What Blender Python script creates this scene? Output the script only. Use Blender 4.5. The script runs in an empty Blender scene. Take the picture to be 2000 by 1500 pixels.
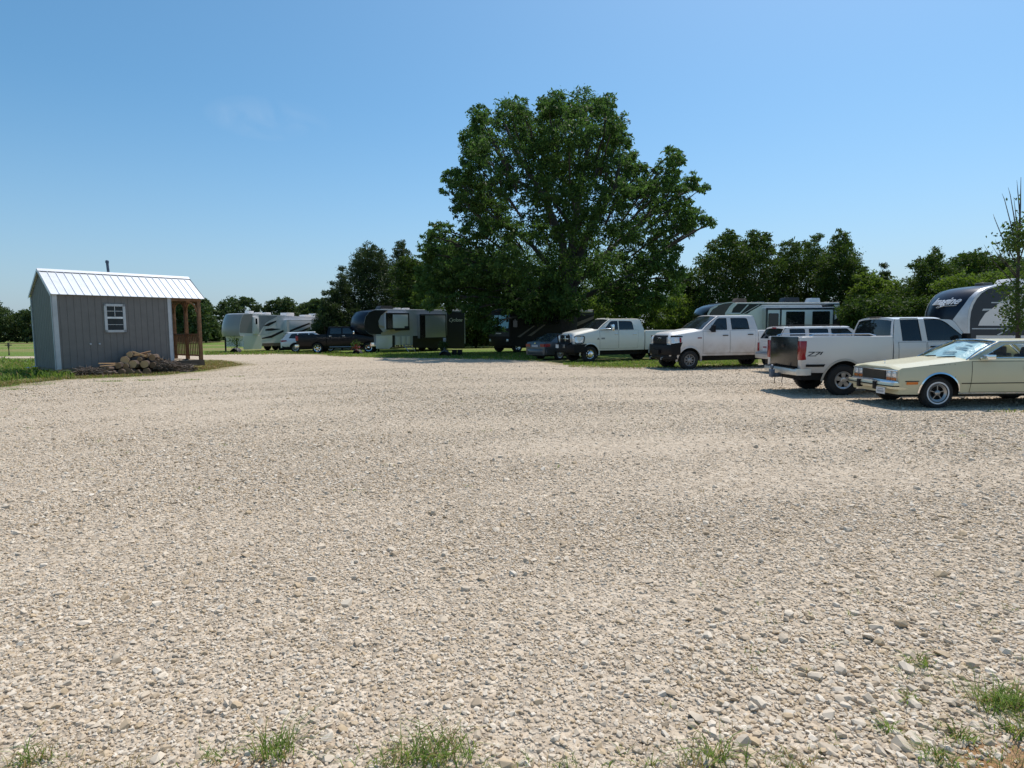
import bpy, bmesh, math, random
import numpy as np
from mathutils import Vector, Matrix
from mathutils.geometry import tessellate_polygon, delaunay_2d_cdt

random.seed(7)
SC = bpy.context.scene
COL = SC.collection
PI = math.pi
rad = math.radians

# ------------------------------------------------------------------ camera
F, CX, CY, H = 1213.0, 1000.0, 750.0, 1.65
PITCH, ROLL = math.atan(105.0 / F), -0.010
RC = Matrix.Rotation(PI / 2 - PITCH, 3, 'X') @ Matrix.Rotation(ROLL, 3, 'Z')
cam_d = bpy.data.cameras.new('camera')
cam = bpy.data.objects.new('camera', cam_d)
COL.objects.link(cam)
cam.matrix_world = Matrix.Translation((0, 0, H)) @ RC.to_4x4()
cam_d.sensor_width = 36.0
cam_d.lens = 36.0 * F / 2000.0
cam_d.clip_start, cam_d.clip_end = 0.05, 6000.0
SC.camera = cam


def ray(px, py):
    return RC @ Vector(((px - CX) / F, -(py - CY) / F, -1.0))


def at(px, py, Y):
    v = ray(px, py)
    t = Y / v.y
    return Vector((v.x * t, Y, H + v.z * t))


def gz(x, y):
    return -0.10 * math.exp(-(((x + 13.5) / 4.5) ** 2 + ((y - 26.5) / 4.0) ** 2))


def gzn(x, y):
    return -0.10 * np.exp(-(((x + 13.5) / 4.5) ** 2 + ((y - 26.5) / 4.0) ** 2))


def hit(px, py):
    v = ray(px, py)
    t, s = 1.0, 0.5
    while t < 900:
        p = v * t
        if H + p.z < gz(p.x, p.y):
            break
        t += s
    lo, hi = t - s, t
    for _ in range(30):
        m = (lo + hi) / 2
        p = v * m
        if H + p.z < gz(p.x, p.y):
            hi = m
        else:
            lo = m
    p = v * hi
    return Vector((p.x, p.y, gz(p.x, p.y)))


# ------------------------------------------------------------------ object helpers
def tag(o, label=None, cat=None, group=None, kind=None):
    if label: o['label'] = label
    if cat: o['category'] = cat
    if group: o['group'] = group
    if kind: o['kind'] = kind
    return o


def thing(name, label, cat, loc=(0, 0, 0), rotz=0.0, group=None):
    o = bpy.data.objects.new(name, None)
    COL.objects.link(o)
    o.empty_display_size = 0.2
    o.location = loc
    o.rotation_euler = (0, 0, rotz)
    return tag(o, label, cat, group)


def link(name, me, parent=None):
    o = bpy.data.objects.new(name, me)
    COL.objects.link(o)
    if parent is not None:
        o.parent = parent
    return o


class MB:
    def __init__(s):
        s.v, s.f, s.m = [], [], []

    def add(s, vs, fs, mi=0):
        b = len(s.v)
        s.v += [tuple(p) for p in vs]
        s.f += [tuple(i + b for i in f) for f in fs]
        s.m += [mi] * len(fs)
        return s

    def grid(s, rows, mi=0, wrap=False):
        n, k = len(rows), len(rows[0])
        vs = [p for r in rows for p in r]
        fs = []
        for i in range(n - 1):
            for j in range(k if wrap else k - 1):
                j2 = (j + 1) % k
                fs.append((i * k + j, i * k + j2, (i + 1) * k + j2, (i + 1) * k + j))
        return s.add(vs, fs, mi)

    def box(s, x0, x1, y0, y1, z0, z1, mi=0):
        vs = [(x, y, z) for x in (x0, x1) for y in (y0, y1) for z in (z0, z1)]
        return s.add(vs, [(0, 1, 3, 2), (4, 6, 7, 5), (0, 4, 5, 1), (2, 3, 7, 6), (0, 2, 6, 4), (1, 5, 7, 3)], mi)

    def obox(s, c, ax, ay, az, mi=0):
        """box round c with half-axis vectors"""
        c, ax, ay, az = Vector(c), Vector(ax), Vector(ay), Vector(az)
        vs = [c + ax * i + ay * j + az * k for i in (-1, 1) for j in (-1, 1) for k in (-1, 1)]
        return s.add(vs, [(0, 1, 3, 2), (4, 6, 7, 5), (0, 4, 5, 1), (2, 3, 7, 6), (0, 2, 6, 4), (1, 5, 7, 3)], mi)

    def lathe(s, prof, c=(0, 0, 0), axis='y', n=28, mi=0, cap=False):
        """prof: list of (radius, offset along the axis)"""
        rows = []
        for r, a in prof:
            row = []
            for k in range(n):
                t = 2 * PI * k / n
                u, w = r * math.cos(t), r * math.sin(t)
                p = (u, a, w) if axis == 'y' else ((a, u, w) if axis == 'x' else (u, w, a))
                row.append((p[0] + c[0], p[1] + c[1], p[2] + c[2]))
            rows.append(row)
        s.grid(rows, mi, wrap=True)
        for row, end in ((rows[0], prof[0]), (rows[-1], prof[-1])):
            if cap and end[0] > 1e-5:
                s.add(row, [tuple(range(n))], mi)
        return s

    def tube(s, path, radii, n=6, mi=0, cap=True):
        path = [Vector(p) for p in path]
        if not hasattr(radii, '__len__'):
            radii = [radii] * len(path)
        rows = []
        for i, p in enumerate(path):
            d = (path[min(i + 1, len(path) - 1)] - path[max(i - 1, 0)])
            if d.length < 1e-9:
                d = Vector((0, 0, 1))
            d.normalize()
            a = d.cross(Vector((0, 0, 1)))
            if a.length < 1e-3:
                a = d.cross(Vector((1, 0, 0)))
            a.normalize()
            b = d.cross(a)
            rows.append([p + (a * math.cos(2 * PI * k / n) + b * math.sin(2 * PI * k / n)) * radii[i] for k in range(n)])
        s.grid(rows, mi, wrap=True)
        if cap:
            s.add(rows[0], [tuple(range(n))], mi)
            s.add(rows[-1], [tuple(range(n))], mi)
        return s

    def poly(s, pts2, f, holes=(), mi=0):
        """flat polygon (with holes) in 2-D, mapped by f(u,v)"""
        loops = [[Vector((p[0], p[1], 0)) for p in pts2]] + [[Vector((p[0], p[1], 0)) for p in h] for h in holes]
        tris = tessellate_polygon(loops)
        flat = [p for l in loops for p in l]
        return s.add([f(p.x, p.y) for p in flat], [tuple(t) for t in tris], mi)

    def prism(s, pts2, f0, f1, mi=0):
        """extruded polygon: f0 and f1 map (u,v) onto its two faces"""
        n = len(pts2)
        s.poly(pts2, f0, mi=mi)
        s.poly(pts2, f1, mi=mi)
        a = [f0(*p) for p in pts2]
        b = [f1(*p) for p in pts2]
        return s.add(a + b, [(i, (i + 1) % n, n + (i + 1) % n, n + i) for i in range(n)], mi)

    def patch(s, cs, f, nx=6, nz=4, mi=0):
        """four (u,v) corners: 0-1 bottom, 3-2 top; mapped by f"""
        rows = []
        for j in range(nz + 1):
            t = j / nz
            row = []
            for i in range(nx + 1):
                k = i / nx
                u = (cs[0][0] * (1 - k) + cs[1][0] * k) * (1 - t) + (cs[3][0] * (1 - k) + cs[2][0] * k) * t
                v = (cs[0][1] * (1 - k) + cs[1][1] * k) * (1 - t) + (cs[3][1] * (1 - k) + cs[2][1] * k) * t
                row.append(f(u, v))
            rows.append(row)
        return s.grid(rows, mi)

    def strip(s, pts2, w, f, mi=0):
        """thin line of width w along 2-D points"""
        P = [Vector((p[0], p[1])) for p in pts2]
        a, b = [], []
        for i, p in enumerate(P):
            d = (P[min(i + 1, len(P) - 1)] - P[max(i - 1, 0)]).normalized()
            n = Vector((-d.y, d.x)) * (w / 2)
            a.append(f(*(p + n)))
            b.append(f(*(p - n)))
        return s.grid([a, b], mi)

    def build(s, name, mats, parent=None, bevel=0.0, smooth=35.0, segs=2, weld=True, loc=None):
        me = bpy.data.meshes.new(name)
        me.from_pydata(s.v, [], s.f)
        for m in (mats if isinstance(mats, (list, tuple)) else [mats]):
            me.materials.append(m)
        me.polygons.foreach_set('material_index', s.m)
        bm = bmesh.new()
        bm.from_mesh(me)
        if weld:
            bmesh.ops.remove_doubles(bm, verts=bm.verts, dist=2e-4)
        bmesh.ops.recalc_face_normals(bm, faces=bm.faces)
        if bevel > 0:
            es = [e for e in bm.edges if len(e.link_faces) == 2 and e.calc_face_angle(0) > rad(38)]
            if es:
                bmesh.ops.bevel(bm, geom=es, offset=bevel, segments=segs, profile=0.5, affect='EDGES', clamp_overlap=True)
        bm.to_mesh(me)
        bm.free()
        if smooth:
            me.shade_smooth()
            me.set_sharp_from_angle(angle=rad(smooth))
        o = link(name, me, parent)
        if loc is not None:
            o.location = loc
        return o


def rpoly(pts, r, n=4):
    """round the corners of a polygon"""
    out = []
    N = len(pts)
    for i in range(N):
        p, a, b = Vector(pts[i]), Vector(pts[i - 1]), Vector(pts[(i + 1) % N])
        rr = r[i] if hasattr(r, '__len__') else r
        da, db = (a - p), (b - p)
        d = min(rr, da.length * .45, db.length * .45)
        if d < 1e-4:
            out.append((p.x, p.y))
            continue
        p0, p1 = p + da.normalized() * d, p + db.normalized() * d
        for k in range(n + 1):
            t = k / n
            q = p0 * (1 - t) ** 2 + p * 2 * t * (1 - t) + p1 * t * t
            out.append((q.x, q.y))
    return out


def rect(x0, z0, x1, z1):
    return [(x0, z0), (x1, z0), (x1, z1), (x0, z1)]


def text_mesh(name, s, size, mat, parent, M, shear=0.0, extrude=0.004, width=None, bold=0.0):
    cu = bpy.data.curves.new(name, 'FONT')
    cu.body = s
    cu.size = size
    cu.shear = shear
    cu.extrude = extrude
    cu.offset = bold
    cu.align_x = 'CENTER'
    cu.align_y = 'CENTER'
    cu.resolution_u = 3
    tmp = bpy.data.objects.new('tmp', cu)
    COL.objects.link(tmp)
    bpy.context.view_layer.update()
    me = bpy.data.meshes.new_from_object(tmp.evaluated_get(bpy.context.evaluated_depsgraph_get()))
    bpy.data.objects.remove(tmp)
    bpy.data.curves.remove(cu)
    me.name = name
    co = np.empty(len(me.vertices) * 3)
    me.vertices.foreach_get('co', co)
    co = co.reshape(-1, 3)
    if width:
        w = co[:, 0].max() - co[:, 0].min()
        co[:, 0] *= width / w
    A = np.array(M.to_3x3())
    co = co @ A.T + np.array(M.translation)
    me.vertices.foreach_set('co', co.ravel())
    me.materials.clear()
    me.materials.append(mat)
    me.update()
    return link(name, me, parent)


def frame(o, xax, yax):
    xax, yax = Vector(xax).normalized(), Vector(yax).normalized()
    z = xax.cross(yax).normalized()
    yax = z.cross(xax)
    M = Matrix((xax, yax, z)).transposed().to_4x4()
    M.translation = Vector(o)
    return M


def fast_mesh(name, V, Fc, mats, parent=None, mi=None, smooth=False):
    """V (n,3) and Fc (m,k) numpy arrays, all faces with k corners"""
    me = bpy.data.meshes.new(name)
    n, (m, k) = len(V), Fc.shape
    me.vertices.add(n)
    me.vertices.foreach_set('co', np.ascontiguousarray(V, dtype=np.float32).ravel())
    me.loops.add(m * k)
    me.loops.foreach_set('vertex_index', np.ascontiguousarray(Fc, dtype=np.int32).ravel())
    me.polygons.add(m)
    me.polygons.foreach_set('loop_start', np.arange(m, dtype=np.int32) * k)
    for q in (mats if isinstance(mats, (list, tuple)) else [mats]):
        me.materials.append(q)
    if mi is not None:
        me.polygons.foreach_set('material_index', mi.astype(np.int32))
    me.update(calc_edges=True)
    if smooth:
        me.shade_smooth()
    return link(name, me, parent)


# ------------------------------------------------------------------ materials
class NT:
    def __init__(s, name):
        s.mat = bpy.data.materials.new(name)
        s.mat.use_nodes = True
        s.t = s.mat.node_tree
        s.bsdf = s.t.nodes['Principled BSDF']
        s.out = s.t.nodes['Material Output']

    def n(s, typ, **kw):
        x = s.t.nodes.new(typ)
        for k, v in kw.items():
            setattr(x, k, v)
        return x

    def l(s, a, b):
        s.t.links.new(a, b)

    def coord(s, kind='Object'):
        return s.n('ShaderNodeTexCoord').outputs[kind]

    def noise(s, scale, detail=3, vec=None, rough=.55, dist=0.0):
        x = s.n('ShaderNodeTexNoise')
        x.inputs['Scale'].default_value = scale
        x.inputs['Detail'].default_value = detail
        x.inputs['Roughness'].default_value = rough
        x.inputs['Distortion'].default_value = dist
        s.l(vec if vec is not None else s.coord(), x.inputs['Vector'])
        return x.outputs['Fac']

    def ramp(s, fac, stops):
        x = s.n('ShaderNodeValToRGB')
        e = x.color_ramp.elements
        while len(e) < len(stops):
            e.new(0.5)
        for q, (p, c) in zip(e, stops):
            q.position = p
            q.color = (c[0], c[1], c[2], 1) if hasattr(c, '__len__') else (c, c, c, 1)
        s.l(fac, x.inputs['Fac'])
        return x.outputs['Color']

    def mix(s, fac, a, b, blend='MIX'):
        x = s.n('ShaderNodeMix', data_type='RGBA', blend_type=blend)
        for sock, v in ((x.inputs[0], fac), (x.inputs[6], a), (x.inputs[7], b)):
            if isinstance(v, (int, float)):
                sock.default_value = v
            elif isinstance(v, (tuple, list)):
                sock.default_value = (v[0], v[1], v[2], 1)
            else:
                s.l(v, sock)
        return x.outputs[2]

    def math(s, op, a, b=0.0, c=None):
        x = s.n('ShaderNodeMath', operation=op)
        for i, v in enumerate((a, b) if c is None else (a, b, c)):
            if isinstance(v, (int, float)):
                x.inputs[i].default_value = v
            else:
                s.l(v, x.inputs[i])
        return x.outputs[0]

    def xyz(s, vec):
        x = s.n('ShaderNodeSeparateXYZ')
        s.l(vec, x.inputs[0])
        return x.outputs

    def bump(s, height, strength=.4, dist=.02, normal=None):
        x = s.n('ShaderNodeBump')
        x.inputs['Strength'].default_value = strength
        x.inputs['Distance'].default_value = dist
        s.l(height, x.inputs['Height'])
        if normal is not None:
            s.l(normal, x.inputs['Normal'])
        s.l(x.outputs[0], s.bsdf.inputs['Normal'])
        return x.outputs[0]

    def base(s, c):
        if isinstance(c, (tuple, list)):
            s.bsdf.inputs['Base Color'].default_value = (c[0], c[1], c[2], 1)
        else:
            s.l(c, s.bsdf.inputs['Base Color'])

    def set(s, **kw):
        for k, v in kw.items():
            s.bsdf.inputs[k.replace('_', ' ')].default_value = v
        return s


def mat(name, rgb, rough=.5, metal=0.0, var=.12, scale=3.0, coat=0.0, spec=.5, bump=0.0, bscale=40.0):
    t = NT(name)
    f = t.noise(scale, 4)
    lo, hi = tuple(c * (1 - var) for c in rgb), tuple(min(1, c * (1 + var)) for c in rgb)
    t.base(t.ramp(f, [(.3, lo), (.7, hi)]))
    t.set(Roughness=rough, Metallic=metal, Coat_Weight=coat, Coat_Roughness=.08, Specular_IOR_Level=spec)
    if bump:
        t.bump(t.noise(bscale, 3), bump, .01)
    return t.mat


def paint(name, rgb, dirt=(.30, .22, .15), amount=.35, z0=.45, z1=1.1, rough=.35, coat=.6, spec=.5):
    """car paint with road dust that thickens towards the sills"""
    t = NT(name)
    P = t.coord()
    z = t.xyz(P)[2]
    g = t.n('ShaderNodeMapRange')
    g.inputs['From Min'].default_value = z1
    g.inputs['From Max'].default_value = z0
    t.l(z, g.inputs['Value'])
    nz = t.noise(2.2, 5, P)
    k = t.math('MULTIPLY', t.math('MULTIPLY', g.outputs[0], t.ramp(nz, [(.3, .25), (.7, 1.0)])), amount)
    t.base(t.mix(k, rgb, dirt))
    r = t.math('ADD', t.math('MULTIPLY', k, .5), rough)
    t.l(r, t.bsdf.inputs['Roughness'])
    t.set(Coat_Weight=coat, Coat_Roughness=.06, Specular_IOR_Level=spec)
    return t.mat


def glass(name, rgb=(.012, .015, .018), rough=.04, spec=.6):
    t = NT(name)
    t.base(t.ramp(t.noise(1.5, 2), [(.35, tuple(c * .7 for c in rgb)), (.7, tuple(c * 1.3 for c in rgb))]))
    t.set(Roughness=rough, Specular_IOR_Level=spec)
    return t.mat


def clear_glass(name, tint=(.90, .95, .94)):
    t = NT(name)
    tr = t.n('ShaderNodeBsdfTransparent')
    tr.inputs[0].default_value = (*tint, 1)
    gl = t.n('ShaderNodeBsdfGlossy')
    gl.inputs['Roughness'].default_value = .02
    lw = t.n('ShaderNodeLayerWeight')
    lw.inputs['Blend'].default_value = .5
    fac = t.math('ADD', t.math('MULTIPLY', t.math('POWER', lw.outputs['Facing'], 5.0), .9), .04)
    mx = t.n('ShaderNodeMixShader')
    t.l(fac, mx.inputs[0])
    t.l(tr.outputs[0], mx.inputs[1])
    t.l(gl.outputs[0], mx.inputs[2])
    t.l(mx.outputs[0], t.out.inputs['Surface'])
    return t.mat


def leaf_mat(name, dark, light, trans=.35, tcol=None, vary=.35):
    t = NT(name)
    g = t.n('ShaderNodeNewGeometry')
    c = t.ramp(g.outputs['Random Per Island'], [(0.0, dark), (.6, tuple(a * .55 + b * .45 for a, b in zip(dark, light))), (1.0, light)])
    # slow drift of hue through the crown: younger and older shoots
    c = t.mix(t.math('MULTIPLY', t.ramp(t.noise(.55, 3), [(.40, 0), (.62, 1)]), vary), c, (dark[0] * 1.25, dark[1] * .95, dark[2] * .9))
    t.base(c)
    t.set(Roughness=.6, Specular_IOR_Level=.16)
    tl = t.n('ShaderNodeBsdfTranslucent')
    tc = tcol or (light[0] * 1.6, light[1] * 1.7, light[2] * .8)
    t.l(t.mix(.65, c, tc), tl.inputs[0])
    mx = t.n('ShaderNodeMixShader')
    mx.inputs[0].default_value = trans
    t.l(t.bsdf.outputs[0], mx.inputs[1])
    t.l(tl.outputs[0], mx.inputs[2])
    t.l(mx.outputs[0], t.out.inputs['Surface'])
    return t.mat


WHITE = paint('white_paint', (.625, .60, .58), amount=.55)
WHITE_DIRTY = paint('dusty_white_paint', (.78, .76, .735), dirt=(.30, .19, .11), amount=1.0, z0=.40, z1=1.25)
CREAM_WHITE = paint('pearl_white_paint', (.68, .67, .61), amount=.35)
YELLOW = paint('pale_yellow_paint', (.56, .525, .345), amount=.10, rough=.42, coat=.4)
BLACK_PAINT = paint('black_paint', (.004, .004, .006), dirt=(.04, .03, .02), amount=.04, rough=.30, coat=.12, spec=.22)
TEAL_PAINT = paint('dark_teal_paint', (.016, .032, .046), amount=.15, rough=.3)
BLACK = mat('black_plastic', (.008, .008, .009), .55, spec=.22)
DARK = mat('dark_underbody', (.010, .010, .010), .85)
RUBBER = mat('rubber', (.018, .018, .018), .85, bump=.2, bscale=60)
CHROME = mat('chrome', (.80, .81, .83), .10, 1.0, var=.04)
ALLOY = mat('alloy', (.50, .50, .50), .35, .85, var=.08)
STEEL = mat('painted_steel', (.30, .29, .28), .5, .4)
DARK_ALLOY = mat('dark_alloy', (.10, .10, .10), .4, .6)
GLASS = glass('tinted_glass')
GLASS_BLUE = glass('reflective_glass', (.02, .028, .034), .03, .9)
LENS = mat('headlight_lens', (.70, .72, .74), .08, .35, var=.1, scale=14)
AMBER = mat('amber_lens', (.62, .16, .02), .2)
RED = mat('red_lens', (.26, .006, .010), .2, coat=.3)
SEAM = mat('seam', (.02, .02, .02), .8)
PLATE = mat('plate', (.62, .64, .66), .4)
INK = mat('ink', (.03, .03, .035), .5)
# ------------------------------------------------------------------ light and sky
SUN_EL, SUN_AZ = rad(61.5), rad(36)
sv = Vector((math.sin(SUN_AZ) * math.cos(SUN_EL), math.cos(SUN_AZ) * math.cos(SUN_EL), math.sin(SUN_EL)))
ld = bpy.data.lights.new('sun', 'SUN')
ld.energy = 4.65
ld.angle = rad(0.53)
ld.color = (1.0, .925, .835)
lo = bpy.data.objects.new('sun', ld)
COL.objects.link(lo)
lo.rotation_euler = sv.to_track_quat('Z', 'Y').to_euler()
lo.location = sv * 50

w = bpy.data.worlds.new('World')
SC.world = w
w.use_nodes = True
wt = w.node_tree
bg = wt.nodes['Background']
sky = wt.nodes.new('ShaderNodeTexSky')
sky.sky_type = 'NISHITA'
sky.sun_disc = False
sky.sun_elevation = SUN_EL
sky.sun_rotation = SUN_AZ
sky.altitude = 0
sky.air_density = 1.0
sky.dust_density = 1.5
sky.ozone_density = 10.0
bg.inputs['Strength'].default_value = 0.142
hs = wt.nodes.new('ShaderNodeHueSaturation')
hs.inputs['Hue'].default_value = .482
hs.inputs['Saturation'].default_value = 1.06
wt.links.new(sky.outputs[0], hs.inputs['Color'])
# a faint wisp of cloud low in the north-west
geo = wt.nodes.new('ShaderNodeNewGeometry')
wd = ray(525, 232).normalized()
wr_ = Vector((wd.y, -wd.x, 0)).normalized()
wu_ = wr_.cross(wd)


def wmath(op, a, b):
    x = wt.nodes.new('ShaderNodeMath')
    x.operation = op
    for i, v in enumerate((a, b)):
        if isinstance(v, (int, float)):
            x.inputs[i].default_value = v
        else:
            wt.links.new(v, x.inputs[i])
    return x.outputs[0]


def wdot(vec):
    x = wt.nodes.new('ShaderNodeVectorMath')
    x.operation = 'DOT_PRODUCT'
    tc = wt.nodes.get('tc') or wt.nodes.new('ShaderNodeTexCoord')
    tc.name = 'tc'
    wt.links.new(tc.outputs['Generated'], x.inputs[0])
    x.inputs[1].default_value = vec
    return x.outputs['Value'], tc.outputs['Generated']


ua, gen = wdot(wr_)
ub, _ = wdot(wu_)
front, _ = wdot(wd)
q = wmath('ADD', wmath('POWER', wmath('ABSOLUTE', wmath('DIVIDE', ua, .085), 0), 2), wmath('POWER', wmath('ABSOLUTE', wmath('DIVIDE', ub, .03), 0), 2))
fall = wmath('MAXIMUM', wmath('SUBTRACT', 1.0, q), 0.0)
cn = wt.nodes.new('ShaderNodeTexNoise')
cn.inputs['Scale'].default_value = 14
cn.inputs['Detail'].default_value = 6
cn.inputs['Distortion'].default_value = 1.0
wt.links.new(gen, cn.inputs['Vector'])
cloud = wmath('MULTIPLY', wmath('MULTIPLY', fall, wmath('MAXIMUM', wmath('SUBTRACT', cn.outputs['Fac'], .36), 0.0)), wmath('GREATER_THAN', front, .5))
mixw = wt.nodes.new('ShaderNodeMix')
mixw.data_type = 'RGBA'
wt.links.new(wmath('MULTIPLY', cloud, .5), mixw.inputs[0])
# the low sky pales into summer haze
zc = wt.nodes.new('ShaderNodeSeparateXYZ')
wt.links.new(gen, zc.inputs[0])
hz_ = wmath('MULTIPLY', wmath('POWER', wmath('MAXIMUM', wmath('SUBTRACT', 1.0, wmath('DIVIDE', wmath('ABSOLUTE', zc.outputs['Z'], 0), .34)), 0.0), 1.6), .52)
mh = wt.nodes.new('ShaderNodeMix')
mh.data_type = 'RGBA'
wt.links.new(hz_, mh.inputs[0])
wt.links.new(hs.outputs[0], mh.inputs[6])
mh.inputs[7].default_value = (3.75, 4.75, 5.6, 1)
wt.links.new(mh.outputs[2], mixw.inputs[6])
mixw.inputs[7].default_value = (5.5, 6.0, 6.6, 1)
wt.links.new(mixw.outputs[2], bg.inputs['Color'])

SC.view_settings.view_transform = 'Standard'
SC.view_settings.look = 'None'
SC.view_settings.exposure = 0.0
SC.view_settings.gamma = 1.0
try:
    SC.cycles.max_bounces = 8
    SC.cycles.diffuse_bounces = 4
    SC.cycles.transparent_max_bounces = 8
    SC.cycles.caustics_reflective = False
    SC.cycles.caustics_refractive = False
except Exception:
    pass

# ------------------------------------------------------------------ ground
def ground_mat():
    t = NT('meadow')
    P = t.coord()
    mp = t.n('ShaderNodeMapping')
    mp.inputs['Scale'].default_value = (.25, 1.6, 1)
    t.l(P, mp.inputs['Vector'])
    big = t.noise(.035, 4, mp.outputs[0])
    mid = t.noise(.9, 5, P)
    fine = t.noise(22, 4, P, .7)
    green = t.mix(t.ramp(fine, [(.35, 0), (.65, 1)]), (.085, .15, .026), (.17, .235, .055))
    dry = t.mix(t.ramp(fine, [(.3, 0), (.7, 1)]), (.20, .15, .075), (.34, .27, .14))
    m1 = t.ramp(big, [(.47, 0), (.60, 1)])
    m2 = t.ramp(mid, [(.55, 0), (.75, 1)])
    k = t.math('MAXIMUM', t.math('MULTIPLY', m1, .8), t.math('MULTIPLY', m2, .55))
    t.base(t.mix(k, green, dry))
    t.set(Roughness=.95, Specular_IOR_Level=.1)
    t.bump(fine, .9, .08)
    return t.mat


def gravel_mat():
    t = NT('crushed_limestone')
    P = t.coord()

    def vor(scale, feature='F1', vec=None):
        x = t.n('ShaderNodeTexVoronoi', feature=feature)
        x.inputs['Scale'].default_value = scale
        x.inputs['Randomness'].default_value = 1.0
        t.l(vec if vec is not None else P, x.inputs['Vector'])
        return x
    wob = t.n('ShaderNodeVectorMath', operation='ADD')
    nz = t.n('ShaderNodeTexNoise')
    nz.inputs['Scale'].default_value = 30
    t.l(P, nz.inputs['Vector'])
    sc = t.n('ShaderNodeVectorMath', operation='SCALE')
    t.l(nz.outputs['Color'], sc.inputs[0])
    sc.inputs['Scale'].default_value = .025
    t.l(P, wob.inputs[0])
    t.l(sc.outputs[0], wob.inputs[1])
    V = wob.outputs[0]
    a, b = vor(34, vec=V), vor(15, vec=V)
    stones = [(0.0, (.21, .165, .12)), (.16, (.38, .315, .24)), (.5, (.48, .395, .295)), (.8, (.57, .48, .37)), (1.0, (.67, .59, .48))]
    ca = t.ramp(t.xyz(a.outputs['Color'])[0], stones)
    cb = t.ramp(t.xyz(b.outputs['Color'])[1], stones)
    c = t.mix(.45, ca, cb)
    # compacted dusty lanes against loose stone
    lane = t.ramp(t.noise(.16, 4, P, .6, .6), [(.42, 0), (.62, 1)])
    c = t.mix(t.math('MULTIPLY', lane, .45), c, (.52, .44, .345))
    # reddish soil showing through in patches
    soil = t.ramp(t.noise(.33, 5, P, .65), [(.63, 0), (.76, 1)])
    c = t.mix(t.math('MULTIPLY', soil, .40), c, (.36, .235, .13))
    # soil and dead grass along the rim of the lot
    e = t.n('ShaderNodeAttribute', attribute_name='edge').outputs['Fac']
    en = t.math('ADD', e, t.math('MULTIPLY', t.math('SUBTRACT', t.noise(1.6, 5, P, .7), .5), 1.3))
    ek = t.ramp(en, [(.12, 1), (.55, 0)])
    c = t.mix(t.math('MULTIPLY', ek, .8), c, t.ramp(t.noise(9, 4, P), [(.35, (.13, .14, .045)), (.6, (.30, .235, .12))]))
    # bare orange soil where the stones run out at the near edge
    for (ox, oy, orad) in ((1.86, 2.12, .34), (-1.0, 2.02, .30), (-.28, 2.04, .22), (.75, 2.0, .22)):
        dn = t.n('ShaderNodeVectorMath', operation='DISTANCE')
        t.l(P, dn.inputs[0])
        dn.inputs[1].default_value = (ox, oy, .0)
        k = t.ramp(t.math('ADD', t.math('DIVIDE', dn.outputs['Value'], orad), t.math('MULTIPLY', t.math('SUBTRACT', t.noise(7, 4, P), .5), 1.2)), [(.5, 1), (1.0, 0)])
        c = t.mix(t.math('MULTIPLY', k, .85), c, t.ramp(t.noise(40, 4, P), [(.3, (.22, .115, .045)), (.7, (.38, .22, .10))]))
    t.base(c)
    t.set(Roughness=.95, Specular_IOR_Level=.12)
    ha = t.math('MULTIPLY', a.outputs['Distance'], -.6)
    hb = t.math('MULTIPLY', b.outputs['Distance'], -1.0)
    h = t.math('ADD', t.math('ADD', ha, hb), t.math('MULTIPLY', t.noise(90, 3, P), .25))
    t.bump(h, .85, .035)
    return t.mat


def axis(lo, hi, fine0, fine1, step, grow=1.35):
    xs = list(np.arange(fine0, fine1 + step, step))
    s, x = step, xs[-1]
    while x < hi:
        s *= grow
        x += s
        xs.append(min(x, hi))
    s, x = step, xs[0]
    while x > lo:
        s *= grow
        x -= s
        xs.insert(0, max(x, lo))
    return np.array(xs)


gx, gy = axis(-2500, 2500, -40, 40, 1.0), axis(-400, 3500, -8, 70, 1.0)
X, Y = np.meshgrid(gx, gy)
V = np.stack([X, Y, gzn(X, Y)], -1).reshape(-1, 3)
nx_, ny_ = len(gx), len(gy)
I = np.arange(nx_ * ny_).reshape(ny_, nx_)
Fq = np.stack([I[:-1, :-1], I[:-1, 1:], I[1:, 1:], I[1:, :-1]], -1).reshape(-1, 4)
MEADOW = ground_mat()
tag(fast_mesh('ground', V, Fq, MEADOW, smooth=True), kind='structure')

# the gravel lot: outline measured along its grass edges
edge_px = [(-260, 770), (0, 757), (70, 748), (130, 742), (250, 737), (350, 731), (405, 723), (445, 717.5), (475, 713), (452, 708), (422, 704)]
lot = [Vector((-14, -8, 0)), Vector((-22, 6, 0))] + [hit(*p) for p in edge_px]
lot += [Vector((-30, 43.5, 0)), Vector((-60, 45.5, 0)), Vector((-120, 47, 0)), Vector((-120, 51, 0)), Vector((-60, 50.0, 0))]
lot += [hit(*p) for p in [(330, 694), (405, 693), (520, 690.5), (610, 691.5), (660, 695), (730, 697.5), (800, 699), (900, 700), (1000, 701), (1060, 705), (1105, 712), (1180, 715), (1255, 717.5), (1330, 717), (1420, 714), (1500, 709)]]
lot += [Vector((16, 25.5, 0)), Vector((26, 25, 0)), Vector((34, 18, 0)), Vector((30, 4, 0)), Vector((16, -8, 0))]
LOT2 = []
rr = random.Random(3)
for i, p in enumerate(lot):
    q_ = lot[(i + 1) % len(lot)]
    L = (q_ - p).length
    n_ = max(1, int(L / .6))
    d = (q_ - p).normalized()
    nn = Vector((-d.y, d.x, 0))
    for k in range(n_):
        c = p + (q_ - p) * (k / n_)
        if p.y > 15 or q_.y > 15:
            c = c + nn * rr.uniform(-.22, .22)
        LOT2.append(Vector((c.x, c.y)))


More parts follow.
